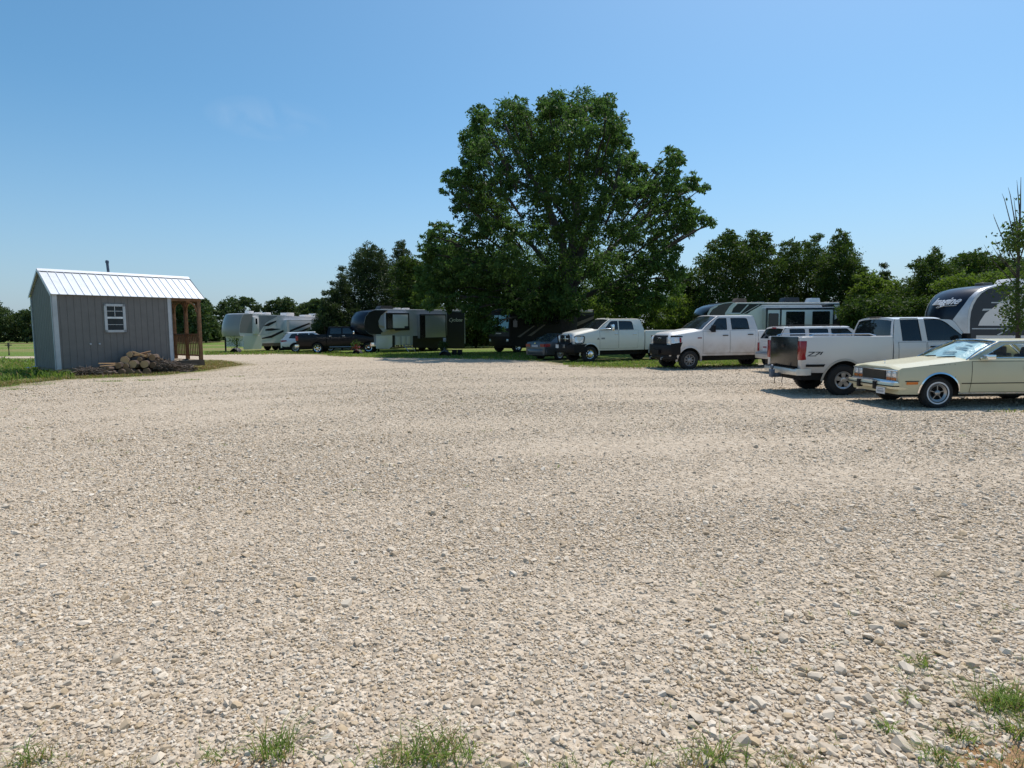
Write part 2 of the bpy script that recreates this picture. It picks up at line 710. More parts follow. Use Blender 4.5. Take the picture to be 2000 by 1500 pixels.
def inside(poly, x, y):
    c = np.zeros(len(x), bool)
    n = len(poly)
    for i in range(n):
        x0, y0 = poly[i][0], poly[i][1]
        x1, y1 = poly[i - 1][0], poly[i - 1][1]
        if abs(y1 - y0) < 1e-12:
            continue
        c ^= ((y0 > y) != (y1 > y)) & (x < (x1 - x0) * (y - y0) / (y1 - y0) + x0)
    return c


def edge_dist(poly, x, y):
    d = np.full(len(x), 1e9)
    n = len(poly)
    for i in range(n):
        ax, ay = poly[i - 1][0], poly[i - 1][1]
        bx, by = poly[i][0], poly[i][1]
        ux, uy = bx - ax, by - ay
        t = np.clip(((x - ax) * ux + (y - ay) * uy) / (ux * ux + uy * uy + 1e-12), 0, 1)
        d = np.minimum(d, np.hypot(x - ax - t * ux, y - ay - t * uy))
    return d


ga, gb = np.meshgrid(np.arange(-118, 40, .8), np.arange(-7, 52, .8))
ga, gb = ga.ravel(), gb.ravel()
ga = ga + (np.random.RandomState(1).rand(len(ga)) - .5) * .2
ok = inside(LOT2, ga, gb)
ga, gb = ga[ok], gb[ok]
ok = edge_dist(LOT2, ga, gb) > .35
pts = LOT2 + [Vector((a_, b_)) for a_, b_ in zip(ga[ok], gb[ok])]
ne = len(LOT2)
cv, ce, cf, *_ = delaunay_2d_cdt(pts, [(i, (i + 1) % ne) for i in range(ne)], [], 1, 1e-5)
me = bpy.data.meshes.new('gravel_lot')
me.from_pydata([(p.x, p.y, gz(p.x, p.y) + .012) for p in cv], [], [tuple(f) for f in cf])
px_ = np.array([(p.x, p.y) for p in cv])
at_ = me.attributes.new('edge', 'FLOAT', 'POINT')
ed = np.clip(edge_dist(LOT2, px_[:, 0], px_[:, 1]) / 1.5, 0, 1)
ed[px_[:, 1] < 12] = 1.0
at_.data.foreach_set('value', ed.astype(np.float32))
GRAVEL = gravel_mat()
me.materials.append(GRAVEL)
me.shade_smooth()
tag(link('gravel_lot', me), kind='structure')

# ------------------------------------------------------------------ loose stones (nobody could count them)
def stone_mat():
    t = NT('limestone')
    a = t.n('ShaderNodeAttribute', attribute_type='INSTANCER', attribute_name='tone').outputs['Fac']
    c = t.ramp(a, [(0.0, (.25, .20, .14)), (.05, (.38, .305, .22)), (.16, (.50, .385, .25)), (.30, (.50, .41, .305)), (.62, (.57, .49, .388)), (.90, (.65, .575, .47)), (1.0, (.73, .665, .57))])
    n = t.noise(26, 4)
    t.base(t.mix(t.ramp(n, [(.4, 0), (.75, .4)]), c, (.40, .31, .20)))
    t.set(Roughness=.9, Specular_IOR_Level=.2)
    return t.mat


STONE = stone_mat()
rs = np.random.RandomState(11)
N0, R0, R1 = 5200.0, 1.5, 44.0
rg = np.linspace(R0, R1, 400)
pdf = N0 * np.where(rg < 4.5, 1.0, (4.5 / rg) ** 1.72) * np.clip((46 - rg) / 26, .05, 1) * rg
cdf = np.cumsum(pdf)
tot = int(1.92 * np.trapezoid(pdf, rg)) if hasattr(np, 'trapezoid') else int(1.92 * np.trapz(pdf, rg))
rad_ = np.interp(rs.rand(tot) * cdf[-1], cdf, rg)
th = (rs.rand(tot) - .5) * 1.92
sx, sy = rad_ * np.sin(th), rad_ * np.cos(th)
keep = inside(LOT2, sx, sy)
# fewer loose stones in the driven lanes
lane = np.sin(sx * .55 + .9 * np.sin(sy * .33)) + np.sin(sy * .8 + sx * .25 + 1.3 * np.sin(sx * .21))
# arcs left by wheels turning in from the right
turn = np.hypot(sx - 6.0, sy + 9.0)
arc = np.sin(turn * 2.45 + .8 * np.sin(sx * .4) + .6 * np.sin(sy * .7 + 1.0))
keep &= rs.rand(tot) < np.clip(.78 - .22 * lane - .24 * arc * (sy > 3.2), .22, 1.0) + (rad_ < 3.6) * .3
# bare soil at the very bottom edge of the picture
bare = np.exp(-((sx - 1.95) ** 2 / .10 + (sy - 2.12) ** 2 / .03)) + .45 * np.exp(-((sx + 1.05) ** 2 / .25 + (sy - 2.0) ** 2 / .03)) + .55 * np.exp(-((sx + .28) ** 2 / .10 + (sy - 2.05) ** 2 / .02))
keep &= rs.rand(tot) > bare * 1.2
sx, sy, rad_ = sx[keep], sy[keep], rad_[keep]
band = np.clip(.5 + .15 * (lane + .7 * arc)[keep] * np.clip((sy - 2.6) / 2, 0, 1), 0, 1)      # 1 = packed and dusty, 0 = loose
ns = len(sx)
scl = np.exp(rs.randn(ns) * .42) * .0076 * np.clip(rad_ / 5.0, 1, 9) ** .20
scl *= np.where(sx > .3 * sy, 1.0 + .40 * np.clip((4.2 - sy) / 2, 0, 1), 1.0)
scl *= (1.18 - .45 * band) * (1 + .10 * np.clip((3.9 - rad_) / 1.6, 0, 1))
big_ = rs.rand(ns) < .018
scl[big_] *= 2.1
scl = np.clip(scl, .0035, .044)
sv_ = np.stack([sx, sy, gzn(sx, sy) + .012 + scl * .18], -1)
me = bpy.data.meshes.new('gravel')
me.vertices.add(ns)
me.vertices.foreach_set('co', sv_.astype(np.float32).ravel())
for nm, ty, arr in (('scl', 'FLOAT', scl), ('tone', 'FLOAT', np.clip(.5 + (rs.rand(ns) - .5) * (1.15 - .45 * band) + .07 * (band - .5), 0, 1))):
    q_ = me.attributes.new(nm, ty, 'POINT')
    q_.data.foreach_set('value', arr.astype(np.float32))
q_ = me.attributes.new('rot', 'FLOAT_VECTOR', 'POINT')
rv_ = np.stack([rs.randn(ns) * .28, rs.randn(ns) * .28, rs.rand(ns) * 6.283], -1)
q_.data.foreach_set('vector', rv_.astype(np.float32).ravel())
me.materials.append(STONE)
gravel = tag(link('gravel', me), kind='stuff')
ng = bpy.data.node_groups.new('loose_stones', 'GeometryNodeTree')
ng.interface.new_socket('Geometry', in_out='INPUT', socket_type='NodeSocketGeometry')
ng.interface.new_socket('Geometry', in_out='OUTPUT', socket_type='NodeSocketGeometry')
N_ = ng.nodes.new
gi, go = N_('NodeGroupInput'), N_('NodeGroupOutput')
jn = N_('GeometryNodeJoinGeometry')
for k in range(9):
    pn = N_('GeometryNodePoints')
    pn.inputs['Count'].default_value = 20 + 2 * (k % 4)
    rvn = N_('FunctionNodeRandomValue')
    rvn.data_type = 'FLOAT_VECTOR'
    fx, fy, fz = 1.0, .66 + .05 * (k % 5), .46 + .08 * (k % 4)
    rvn.inputs[0].default_value = (-1, -1, -1)
    rvn.inputs[1].default_value = (1, 1, 1)
    rvn.inputs['Seed'].default_value = 31 + 7 * k
    nm_ = N_('ShaderNodeVectorMath')
    nm_.operation = 'NORMALIZE'
    ng.links.new(rvn.outputs[0], nm_.inputs[0])
    mx_ = N_('ShaderNodeMix')
    mx_.data_type = 'VECTOR'
    mx_.inputs[0].default_value = .35
    ng.links.new(nm_.outputs[0], mx_.inputs[4])
    ng.links.new(rvn.outputs[0], mx_.inputs[5])
    ml_ = N_('ShaderNodeVectorMath')
    ml_.operation = 'MULTIPLY'
    ng.links.new(mx_.outputs[1], ml_.inputs[0])
    ml_.inputs[1].default_value = (fx, fy, fz)
    ng.links.new(ml_.outputs[0], pn.inputs['Position'])
    ch = N_('GeometryNodeConvexHull')
    ng.links.new(pn.outputs[0], ch.inputs[0])
    sm = N_('GeometryNodeSetMaterial')
    sm.inputs['Material'].default_value = STONE
    ng.links.new(ch.outputs[0], sm.inputs['Geometry'])
    gti = N_('GeometryNodeGeometryToInstance')
    ng.links.new(sm.outputs[0], gti.inputs[0])
    ng.links.new(gti.outputs[0], jn.inputs[0])
iop = N_('GeometryNodeInstanceOnPoints')
ng.links.new(gi.outputs[0], iop.inputs['Points'])
ng.links.new(jn.outputs[0], iop.inputs['Instance'])
iop.inputs['Pick Instance'].default_value = True


def named(nm, ty):
    x = N_('GeometryNodeInputNamedAttribute')
    x.data_type = ty
    x.inputs['Name'].default_value = nm
    return x.outputs[0]


e2r = N_('FunctionNodeEulerToRotation')
ng.links.new(named('rot', 'FLOAT_VECTOR'), e2r.inputs[0])
ng.links.new(e2r.outputs[0], iop.inputs['Rotation'])
ng.links.new(named('scl', 'FLOAT'), iop.inputs['Scale'])
ng.links.new(iop.outputs[0], go.inputs[0])
md = gravel.modifiers.new('loose_stones', 'NODES')
md.node_group = ng

# ------------------------------------------------------------------ grass
GRASS = leaf_mat('grass_blade', (.085, .15, .028), (.20, .28, .07), .35)
STRAW = leaf_mat('dry_grass_blade', (.20, .15, .07), (.38, .30, .15), .2)


def blades(px, py, h, w, lean, seed, pz=None):
    """one bent blade per position: 6 corners, 2 quads"""
    r = np.random.RandomState(seed)
    n = len(px)
    a = r.rand(n) * 6.283
    b = r.rand(n) * 6.283
    dx, dy = np.cos(a), np.sin(a)
    wx, wy = np.cos(b) * w / 2, np.sin(b) * w / 2
    z0 = gzn(px, py) if pz is None else pz
    l = h * lean * (.4 + r.rand(n))
    B = np.stack([px, py, z0], -1)
    W = np.stack([wx, wy, np.zeros(n)], -1)
    M_ = B + np.stack([dx * l * .3, dy * l * .3, h * .6], -1)
    T = B + np.stack([dx * l, dy * l, h * (1 - .25 * lean)], -1)
    V = np.stack([B - W, B + W, M_ + W * .75, M_ - W * .75, T + W * .12, T - W * .12], 1).reshape(-1, 3)
    i = np.arange(n)[:, None] * 6
    Fc = np.concatenate([i + np.array([[0, 1, 2, 3]]), i + np.array([[3, 2, 4, 5]])], 0)
    return V, Fc


def scatter(poly, n, seed):
    r = np.random.RandomState(seed)
    P = np.array([(p[0], p[1]) for p in poly])
    lo_, hi_ = P.min(0), P.max(0)
    x = lo_[0] + r.rand(n * 4) * (hi_[0] - lo_[0])
    y = lo_[1] + r.rand(n * 4) * (hi_[1] - lo_[1])
    k = inside(poly, x, y)
    # clumps
    k &= (np.sin(x * 2.1 + 1.7 * np.sin(y * 1.3)) + np.sin(y * 2.6 + 1.4 * np.sin(x * 1.7)) + r.rand(len(x)) * 2.2) > .1
    return x[k][:n], y[k][:n]


def wpoly(pxs):
    return [(hit(*p).x, hit(*p).y) for p in pxs]


VS, FS, MS = [], [], []
nb = 0


def put(V, Fc, m):
    global nb
    VS.append(V)
    FS.append(Fc + nb)
    MS.append(np.full(len(Fc), m))
    nb += len(V)


def meadow(poly, n, h0, h1, w, lean, seed, straw=.2):
    x, y = scatter(poly, n, seed)
    r = np.random.RandomState(seed + 1)
    h = h0 + (h1 - h0) * r.rand(len(x)) ** 1.5
    s = r.rand(len(x)) < straw
    for m, k in ((0, ~s), (1, s)):
        if k.any():
            put(*blades(x[k], y[k], h[k], w, lean, seed + 2 + m), m)


# tall weeds round the shed
meadow([(-30, 20.4), (-20.5, 21.6), (-17.6, 22.7), (-16.8, 24.0), (-18.5, 25.2), (-21.3, 27.6), (-24, 31), (-36, 31), (-36, 20)], 17000, .10, .42, .035, .7, 20, .10)
meadow([(-22, 27), (-20, 32), (-26, 40), (-44, 42), (-46, 27)], 7000, .12, .40, .06, .6, 21, .3)
meadow(wpoly([(-60, 760), (0, 756), (130, 741), (250, 736), (350, 730), (350, 726), (250, 731), (130, 735), (0, 748)]), 5200, .04, .14, .022, .8, 22, .75)
meadow(wpoly([(360, 728), (405, 723), (447, 717), (474, 713), (450, 707), (415, 703), (385, 712)]), 4200, .04, .13, .03, .8, 23, .85)
# grass under and behind the parked trucks
meadow(wpoly([(1100, 714), (1180, 716.5), (1255, 719), (1330, 718.5), (1480, 715), (1480, 704), (1250, 704), (1100, 706)]), 9000, .04, .12, .035, .7, 24, .12)
meadow(wpoly([(1110, 718), (1255, 721), (1250, 716), (1110, 712)]), 1200, .03, .08, .03, .7, 25, .5)
meadow(wpoly([(640, 696), (730, 699), (900, 701.5), (1060, 706), (1060, 690), (640, 688)]), 8000, .05, .14, .05, .7, 26, .15)
meadow(wpoly([(400, 694), (640, 692), (640, 686), (400, 687)]), 3500, .05, .16, .06, .7, 27, .25)
meadow([(21, 12.6), (17.4, 11.0), (13.2, 10.9), (9.5, 11.35), (9.05, 11.75), (10.5, 12.0), (12, 12.0), (18, 13.4)], 4200, .03, .11, .014, .9, 28, .25)
# small weeds dotted over the gravel
rw = np.random.RandomState(5)
for k in range(150):
    yy = 6 + 17 * rw.rand() ** .8
    xx = (rw.rand() - .5) * 1.7 * yy
    if yy > 12 and xx > 5:
        continue
    n_ = rw.randint(3, 12)
    put(*blades(xx + rw.randn(n_) * .05, yy + rw.randn(n_) * .04, .02 + .05 * rw.rand(n_), .007, .9, 100 + k), int(rw.rand() < .35))
for (qx, qy, rr_, n_) in ((215, 746, .45, 160), (290, 744, .35, 110), (25, 762, .4, 120), (375, 743, .5, 90), (80, 752, .5, 90), (460, 737, .4, 40)):
    c = hit(qx, qy)
    put(*blades(c.x + rw.randn(n_) * rr_ * .6, c.y + rw.randn(n_) * rr_ * .25, .03 + .07 * rw.rand(n_), .012, .9, 300 + qx), 0)
# thin weeds among the stones nearest the camera
for k in range(420):
    yy = 2.0 + 1.9 * rw.rand() ** 2.0
    xx = (rw.rand() - .5) * 1.75 * yy
    if xx < .25 * yy and yy > 2.35:
        continue
    n_ = rw.randint(2, 9)
    put(*blades(xx + rw.randn(n_) * .02, yy + rw.randn(n_) * .015, .015 + .06 * rw.rand(n_), .0035, 1.0, 500 + k), int(rw.rand() < .45))
for k in range(330):
    yy = 2.02 + .20 * rw.rand() ** 1.5
    xx = (rw.rand() - .5) * 1.8 * yy
    if np.sin(xx * 3.1 + .6) + .6 * np.sin(xx * 7.3) < -.2:
        continue
    n_ = rw.randint(3, 14)
    put(*blades(xx + rw.randn(n_) * .03, yy + rw.randn(n_) * .02, .015 + .07 * rw.rand(n_) ** 1.3, .0042, 1.2, 1500 + k), int(rw.rand() < .5))
tag(fast_mesh('grass', np.concatenate(VS), np.concatenate(FS), [GRASS, STRAW], mi=np.concatenate(MS)), kind='stuff')

# the separate tufts near the camera
tufts = [
    (540, 1478, .055, .17, 110, 'bright green grass tuft at the bottom edge, left of the widest tuft'),
    (845, 1490, .10, .15, 240, 'widest grass tuft at the bottom edge of the picture, bright green'),
    (760, 1500, .05, .10, 60, 'low thin grass tuft touching the widest tuft on its left side'),
    (1965, 1385, .085, .15, 330, 'dense dark green grass tuft at the right edge of the gravel'),
    (1990, 1440, .05, .13, 90, 'sparse grass tuft just below the dense dark green tuft'),
    (1400, 1495, .06, .16, 80, 'tall sparse grass tuft at the bottom edge right of centre'),
    (1835, 1490, .05, .09, 120, 'low green grass tuft beside the bare orange soil patch'),
    (1740, 1435, .03, .09, 60, 'small yellow green grass tuft among the coarse stones'),
    (1795, 1305, .03, .11, 40, 'thin wispy grass tuft standing alone farthest up the gravel'),
    (1775, 1370, .025, .07, 50, 'small compact grass tuft between the wispy tuft and the yellow green tuft'),
    (1870, 1450, .035, .12, 50, 'upright thin grass tuft above the bare orange soil patch'),
    (60, 1495, .05, .13, 70, 'grass tuft in the bottom left corner of the gravel'),
    (430, 1488, .05, .08, 50, 'low straggly tuft left of the bright green tuft'),
]
for i, (qx, qy, rr_, hh, n_, lab) in enumerate(tufts):
    c = hit(qx, qy)
    n_ = int(n_ * 1.15)
    x, y = rw.randn(n_) * rr_ * .75, rw.randn(n_) * rr_ * .5
    V, Fc = blades(c.x + x, c.y + y, hh * (.2 + .8 * rw.rand(n_) ** 1.2), .0048, 1.2, 900 + i)
    V = V - np.array(c)
    mi_ = np.zeros(len(Fc))
    o = fast_mesh('grass_tuft', V, Fc, [GRASS, STRAW], mi=(np.tile(rw.rand(len(Fc) // 2) < .18, 2)).astype(int))
    o.location = c
    tag(o, lab, 'grass tuft', 'grass tufts near the camera')
# ------------------------------------------------------------------ trees
PECAN = leaf_mat('pecan_leaf', (.024, .052, .014), (.092, .165, .042), .38, (.125, .25, .045), .35)
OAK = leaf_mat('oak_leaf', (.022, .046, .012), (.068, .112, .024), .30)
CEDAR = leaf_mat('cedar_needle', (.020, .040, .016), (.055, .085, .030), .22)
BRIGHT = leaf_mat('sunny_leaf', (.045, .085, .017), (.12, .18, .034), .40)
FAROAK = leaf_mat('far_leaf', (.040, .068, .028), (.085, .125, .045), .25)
BARK = mat('bark', (.050, .041, .034), .9, var=.35, scale=9, bump=.6, bscale=18)


def foliage(lobes, n, size, rs, elong=2.6, droop=.35, clump=18, sig=.13, flat=1.0, rag=.10):
    """lobes: (x,y,z,r) in metres. Twig ends spread through each lobe's outer volume, a spray of leaves round each."""
    L = np.array(lobes, float)
    wgt = L[:, 3] ** 2
    k = rs.choice(len(L), n // clump, p=wgt / wgt.sum())
    d = rs.randn(len(k), 3)
    d /= np.linalg.norm(d, axis=1)[:, None]
    rr = L[k, 3] * (.35 + .72 * rs.rand(len(k)) ** .55)
    # uneven outline: some directions of a lobe are thin
    ph = np.sin(d[:, 0] * 5 + k * 1.7) + np.sin(d[:, 1] * 6 + k * 2.3) + np.sin(d[:, 2] * 5 + k * .9)
    rr *= np.minimum(1 + rag * ph, 1.14)
    tw = L[k, :3] + d * rr[:, None] * np.array([1, 1, flat])
    keep = rs.rand(len(k)) < np.clip(.82 + (.12 + rag) * ph, .15, 1)
    tw, d, kk = tw[keep], d[keep], k[keep]
    sg = np.clip(L[kk, 3] * sig, .10, .42)
    c = np.repeat(tw, clump, 0) + rs.randn(len(tw) * clump, 3) * np.repeat(sg, clump)[:, None] * np.array([1.25, 1.25, .75])
    dd = np.repeat(d, clump, 0)
    m = len(c)
    a = rs.randn(m, 3) * .8 + dd * .7
    a[:, 2] -= droop
    a /= np.linalg.norm(a, axis=1)[:, None]
    b = np.cross(a, rs.randn(m, 3))
    b /= np.linalg.norm(b, axis=1)[:, None] + 1e-9
    ln = size * (.55 + .9 * rs.rand(m))[:, None]
    V = np.stack([c - a * ln * .5, c + b * ln / elong * .5 + a * ln * .05, c + a * ln * .5, c - b * ln / elong * .5 + a * ln * .05], 1).reshape(-1, 3)
    return V, np.arange(m * 4).reshape(-1, 4)


def limbs(mb, base, lobes, h_fork, r0, rs, n_limb=14, wob=.5):
    """tapered trunk with limbs that bend out to the lobes"""
    base = Vector(base)
    L = sorted(lobes, key=lambda q: -q[3])[:n_limb]
    cx = sum(q[0] for q in lobes) / len(lobes)
    cy = sum(q[1] for q in lobes) / len(lobes)
    top = Vector((base.x + (cx - base.x) * .4, base.y + (cy - base.y) * .4, base.z + h_fork))
    mb.tube([base + Vector((0, 0, -.1)), base + Vector((0, 0, .25)), base.lerp(top, .5) + Vector((rs.randn() * .08, 0, 0)), top], [r0 * 1.45, r0 * 1.05, r0 * .9, r0 * .8], 10)
    for i, q in enumerate(L):
        e = Vector(q[:3])
        s = base.lerp(top, .72 + .28 * rs.rand())
        mid = s.lerp(e, .5) + Vector((rs.randn() * wob, rs.randn() * wob, abs(e.z - s.z) * .10 + rs.randn() * wob * .4))
        rr = r0 * (.30 + .30 * rs.rand())
        p1 = s.lerp(mid, .5) + Vector((rs.randn(), rs.randn(), rs.randn())) * wob * .3
        p2 = mid.lerp(e, .5) + Vector((rs.randn(), rs.randn(), rs.randn())) * wob * .3
        mb.tube([s, p1, mid, p2, e], [rr, rr * .8, rr * .6, rr * .38, rr * .12], 7)
        for j in range(3):
            a = mid.lerp(e, rs.rand() * .8)
            dv = Vector((rs.randn(), rs.randn(), rs.randn() * .6 + .3)).normalized() * q[3] * .9
            mb.tube([a, a + dv * .5 + Vector((0, 0, .1)), a + dv], [rr * .32, rr * .2, rr * .05], 5)


def px_lobes(spec, Yd, thick, rs, two=True):
    """(px, py, r in px) measured on the photograph -> balls at the tree's own distance with depth through the crown"""
    out = []
    cxm = sum(s[0] for s in spec) / len(spec)
    cym = sum(s[1] for s in spec) / len(spec)
    ext = max(math.hypot(s[0] - cxm, s[1] - cym) for s in spec) + 1e-6
    for s in spec:
        rho = min(1.0, math.hypot(s[0] - cxm, s[1] - cym) / ext)
        dep = thick * math.sqrt(max(.05, 1 - rho * rho))
        offs = ((-1, .85), (1, 1.0)) if two else ((0, 1),)
        for sg, rk in offs:
            y = Yd + (sg * dep * (.35 + .6 * rs.rand()) if two else rs.randn() * thick * .3)
            p = at(s[0], s[1], y)
            out.append((p.x, p.y, p.z, s[2] * y / F * rk))
    return out


def tree(name, label, group, spec, Yd, thick, n, size, leaf, base_px=None, h_fork=2.0, r0=.2, seed=1, elong=2.6, droop=.3, clump=16, sig=.15, n_limb=12, two=True, cat='tree'):
    rs = np.random.RandomState(seed)
    n, size = int(n * 1.75), size * 1.12
    lobes = px_lobes(spec, Yd, thick, rs, two)
    bx = base_px if base_px is not None else sum(s[0] for s in spec) / len(spec)
    b = at(bx, 700, Yd)
    base = Vector((b.x, Yd, gz(b.x, Yd)))
    root = thing(name, label, cat, base, 0, group)
    loc = [(q[0] - base.x, q[1] - base.y, q[2] - base.z, q[3]) for q in lobes]
    mb = MB()
    limbs(mb, (0, 0, 0), loc, h_fork, r0, rs, n_limb, wob=.35)
    mb.build('trunk', BARK, root, weld=False)
    V, Fc = foliage(loc, n, size, rs, elong, droop, clump, sig)
    V = V[:len(V)]
    k = (V.reshape(-1, 4, 3)[:, :, 2].min(1) > .12)
    Fc = Fc[k]
    fast_mesh('crown', V, Fc, leaf, root)
    return root


def cone_spec(tx, ty, by, w, steps=7):
    """a conifer outline: narrow tip at (tx,ty) widening to w px at by"""
    out = []
    for i in range(steps):
        t = (i + .35) / steps
        y = ty + (by - ty) * t
        hw = w * (t ** .85)
        m = max(1, int(hw / 11))
        for j in range(m):
            u = 0 if m == 1 else (j / (m - 1) - .5) * 2
            out.append((tx + u * hw * .72 + (((i * 7 + j * 13) % 5) - 2) * .8, y, max(5.0, hw * (.50 if m > 1 else .95))))
    return out


big = [(1012, 205, 22), (1000, 232, 42), (1085, 215, 38), (1070, 205, 26), (1140, 215, 46), (1182, 210, 30), (1200, 240, 28), (935, 222, 24), (950, 245, 34), (925, 270, 28), (1040, 255, 48),
       (1115, 262, 56), (1180, 270, 46), (1212, 268, 24), (965, 290, 52), (925, 305, 28), (1050, 315, 55), (1125, 330, 55), (1195, 325, 48), (1230, 310, 26), (1245, 340, 26),
       (915, 335, 30), (885, 348, 22), (875, 372, 18), (920, 370, 40), (975, 355, 48), (1060, 380, 50), (1140, 395, 55), (1215, 380, 46), (1262, 370, 30), (900, 400, 26), (960, 410, 48),
       (1310, 300, 20), (1322, 312, 22), (1300, 335, 26), (1285, 370, 32), (1322, 362, 30), (1352, 358, 22), (1370, 368, 12), (1325, 400, 30), (1280, 415, 42), (1345, 425, 28), (1378, 432, 18), (1390, 440, 10), (1330, 440, 30),
       (925, 450, 40), (985, 455, 50), (1060, 450, 50), (1140, 455, 55), (1220, 450, 50), (1285, 470, 40), (860, 448, 24), (842, 462, 18), (880, 480, 40), (835, 495, 24), (850, 530, 36), (920, 520, 52), (1000, 520, 55),
       (1090, 520, 55), (1180, 520, 55), (1255, 520, 46), (1310, 500, 34), (1322, 525, 28), (836, 566, 30), (888, 566, 42), (960, 570, 45), (1040, 590, 50), (1110, 585, 45), (1200, 575, 42), (1265, 568, 38), (1318, 560, 24), (900, 545, 40), (858, 552, 34), (960, 556, 40), (1030, 560, 40), (1080, 570, 40), (880, 500, 34), (940, 500, 38), (1290, 585, 30), (1240, 602, 30), (1305, 545, 30), (1225, 565, 36)]
rs = np.random.RandomState(4)
Yb = 44.0
low = [(848, 586, 22), (880, 588, 22), (925, 588, 26), (940, 622, 26), (965, 640, 18), (918, 606, 18), (1000, 592, 28), (1060, 596, 32), (1105, 600, 30)]
lobes = px_lobes([(a, b, r * .88) for a, b, r in big], Yb, 7.6, rs) + px_lobes(low, Yb - 3.0, 2.2, rs)
tb = at(1110, 700, Yb)
base = Vector((tb.x, Yb, 0))
pecan = thing('pecan_tree', 'tallest tree, a broad spreading crown rising high above the parked motorhome', 'tree', base)
loc = [(q[0] - base.x, q[1] - base.y, q[2] - base.z, q[3]) for q in lobes]
mb = MB()
ax_ = Vector(at(1130, 470, Yb)) - base
stems = [((1108, 560), (1098, 470), (1060, 380), (1010, 300), (985, 240)), ((1112, 560), (1120, 450), (1135, 360), (1150, 280), (1145, 215)), ((1115, 540), (1150, 450), (1200, 370), (1215, 300)),
         ((1118, 560), (1200, 480), (1270, 420), (1330, 380), (1365, 362)), ((1105, 560), (1040, 480), (960, 420), (900, 360)), ((1103, 590), (1010, 560), (930, 520), (850, 480)), ((1118, 590), (1230, 540), (1310, 480), (1385, 436)),
         ((1135, 350), (1112, 300), (1095, 220)), ((1060, 380), (985, 340), (930, 300)), ((1120, 450), (1085, 400), (1040, 330))]
mb.tube([(0, 0, -.1), (0, 0, .4), (.05, 0, 2.2), (.1, .1, 4.6)], [.95, .70, .60, .52], 12)
for i, st in enumerate(stems):
    dy = rs.randn() * 1.2
    P_ = [Vector((.1, .1, 3.4))] if i < 7 else []
    for j, (qx, qy) in enumerate(st):
        P_.append(Vector(at(qx, qy, Yb + dy * j / len(st))) - base)
    r0 = (.40 if i < 3 else .24) if i < 7 else .14
    mb.tube(P_, [r0 * (1 - .8 * k_ / (len(P_) - 1)) for k_ in range(len(P_))], 9)
for q in loc:
    e = Vector(q[:3])
    s = e * .72 + Vector((0, 0, 1.2))
    mb.tube([s, s.lerp(e, .5) + Vector((rs.randn() * .2, rs.randn() * .2, .2)), e], [.075, .05, .015], 5)
mb.build('trunk', BARK, pecan, weld=False)
V, Fc = foliage(loc, 265000, .25, rs, 2.7, .5, 34, .115, .80, rag=.24)
k = V.reshape(-1, 4, 3)[:, :, 2].min(1) > 1.3
fast_mesh('crown', V, Fc[k], PECAN, pecan)

GT = 'trees along the back of the lot'
# evergreens left of the pecan
tree('cedar_tree', 'tall dark cedar left of the pecan, with a rounded ragged top', GT,
     [(720, 486, 14), (735, 496, 16), (708, 505, 18), (722, 515, 28), (745, 515, 22), (700, 535, 24), (730, 545, 36), (755, 540, 22), (695, 570, 30), (735, 585, 42), (770, 575, 30), (705, 615, 36), (750, 625, 40), (785, 615, 30), (720, 655, 34), (770, 655, 36)],
     62, 3.2, 30000, .24, CEDAR, 735, 2.5, .22, 21, 3.4, -.1)
tree('cedar_tree', 'narrow columnar cedar top showing between the tall cedar and the pecan', GT,
     [(784, 478, 9), (780, 490, 12), (790, 498, 12), (778, 508, 14), (788, 520, 17), (775, 540, 20), (795, 545, 22), (785, 575, 26), (785, 610, 30), (790, 650, 30)], 68, 2.2, 12000, .24, CEDAR, 785, 3, .2, 22, 3.4, -.1)
tree('cedar_tree', 'young cedar with a thin spire beside the tall cedar', GT, cone_spec(669, 518, 660, 42, 8), 58, 2.0, 15000, .22, CEDAR, 669, 1.0, .12, 23, 4.0, -.35, 12, .11)
tree('cedar_tree', 'short young cedar, second spire from the left of the evergreens', GT, cone_spec(651, 547, 665, 34, 7), 57, 1.6, 9000, .22, CEDAR, 651, 1.0, .1, 24, 4.0, -.35, 12, .11)
tree('cedar_tree', 'lowest young cedar at the left end of the evergreens', GT, cone_spec(637, 567, 668, 30, 6), 56, 1.5, 8000, .22, CEDAR, 637, 1.0, .1, 25, 4.0, -.35, 12, .11)
tree('broadleaf_tree', 'mid green leafy tree between the evergreens and the pecan', GT,
     [(790, 512, 13), (805, 520, 16), (783, 530, 18), (818, 530, 15), (812, 550, 24), (790, 565, 24), (828, 552, 16), (835, 580, 28), (805, 600, 30), (840, 620, 26), (810, 640, 30), (845, 655, 24)], 56, 2.0, 15000, .24, OAK, 812, 1.5, .14, 26)
tree('bush', 'small sunny yellow green bush left of the pecan above the dark nosed fifth wheel', 'bushes behind the parked vehicles', [(818, 572, 10), (828, 575, 12), (812, 585, 10), (822, 592, 12), (820, 610, 14)], 53, .8, 2600, .20, BRIGHT, 820, 1.0, .06, 27, cat='bush')

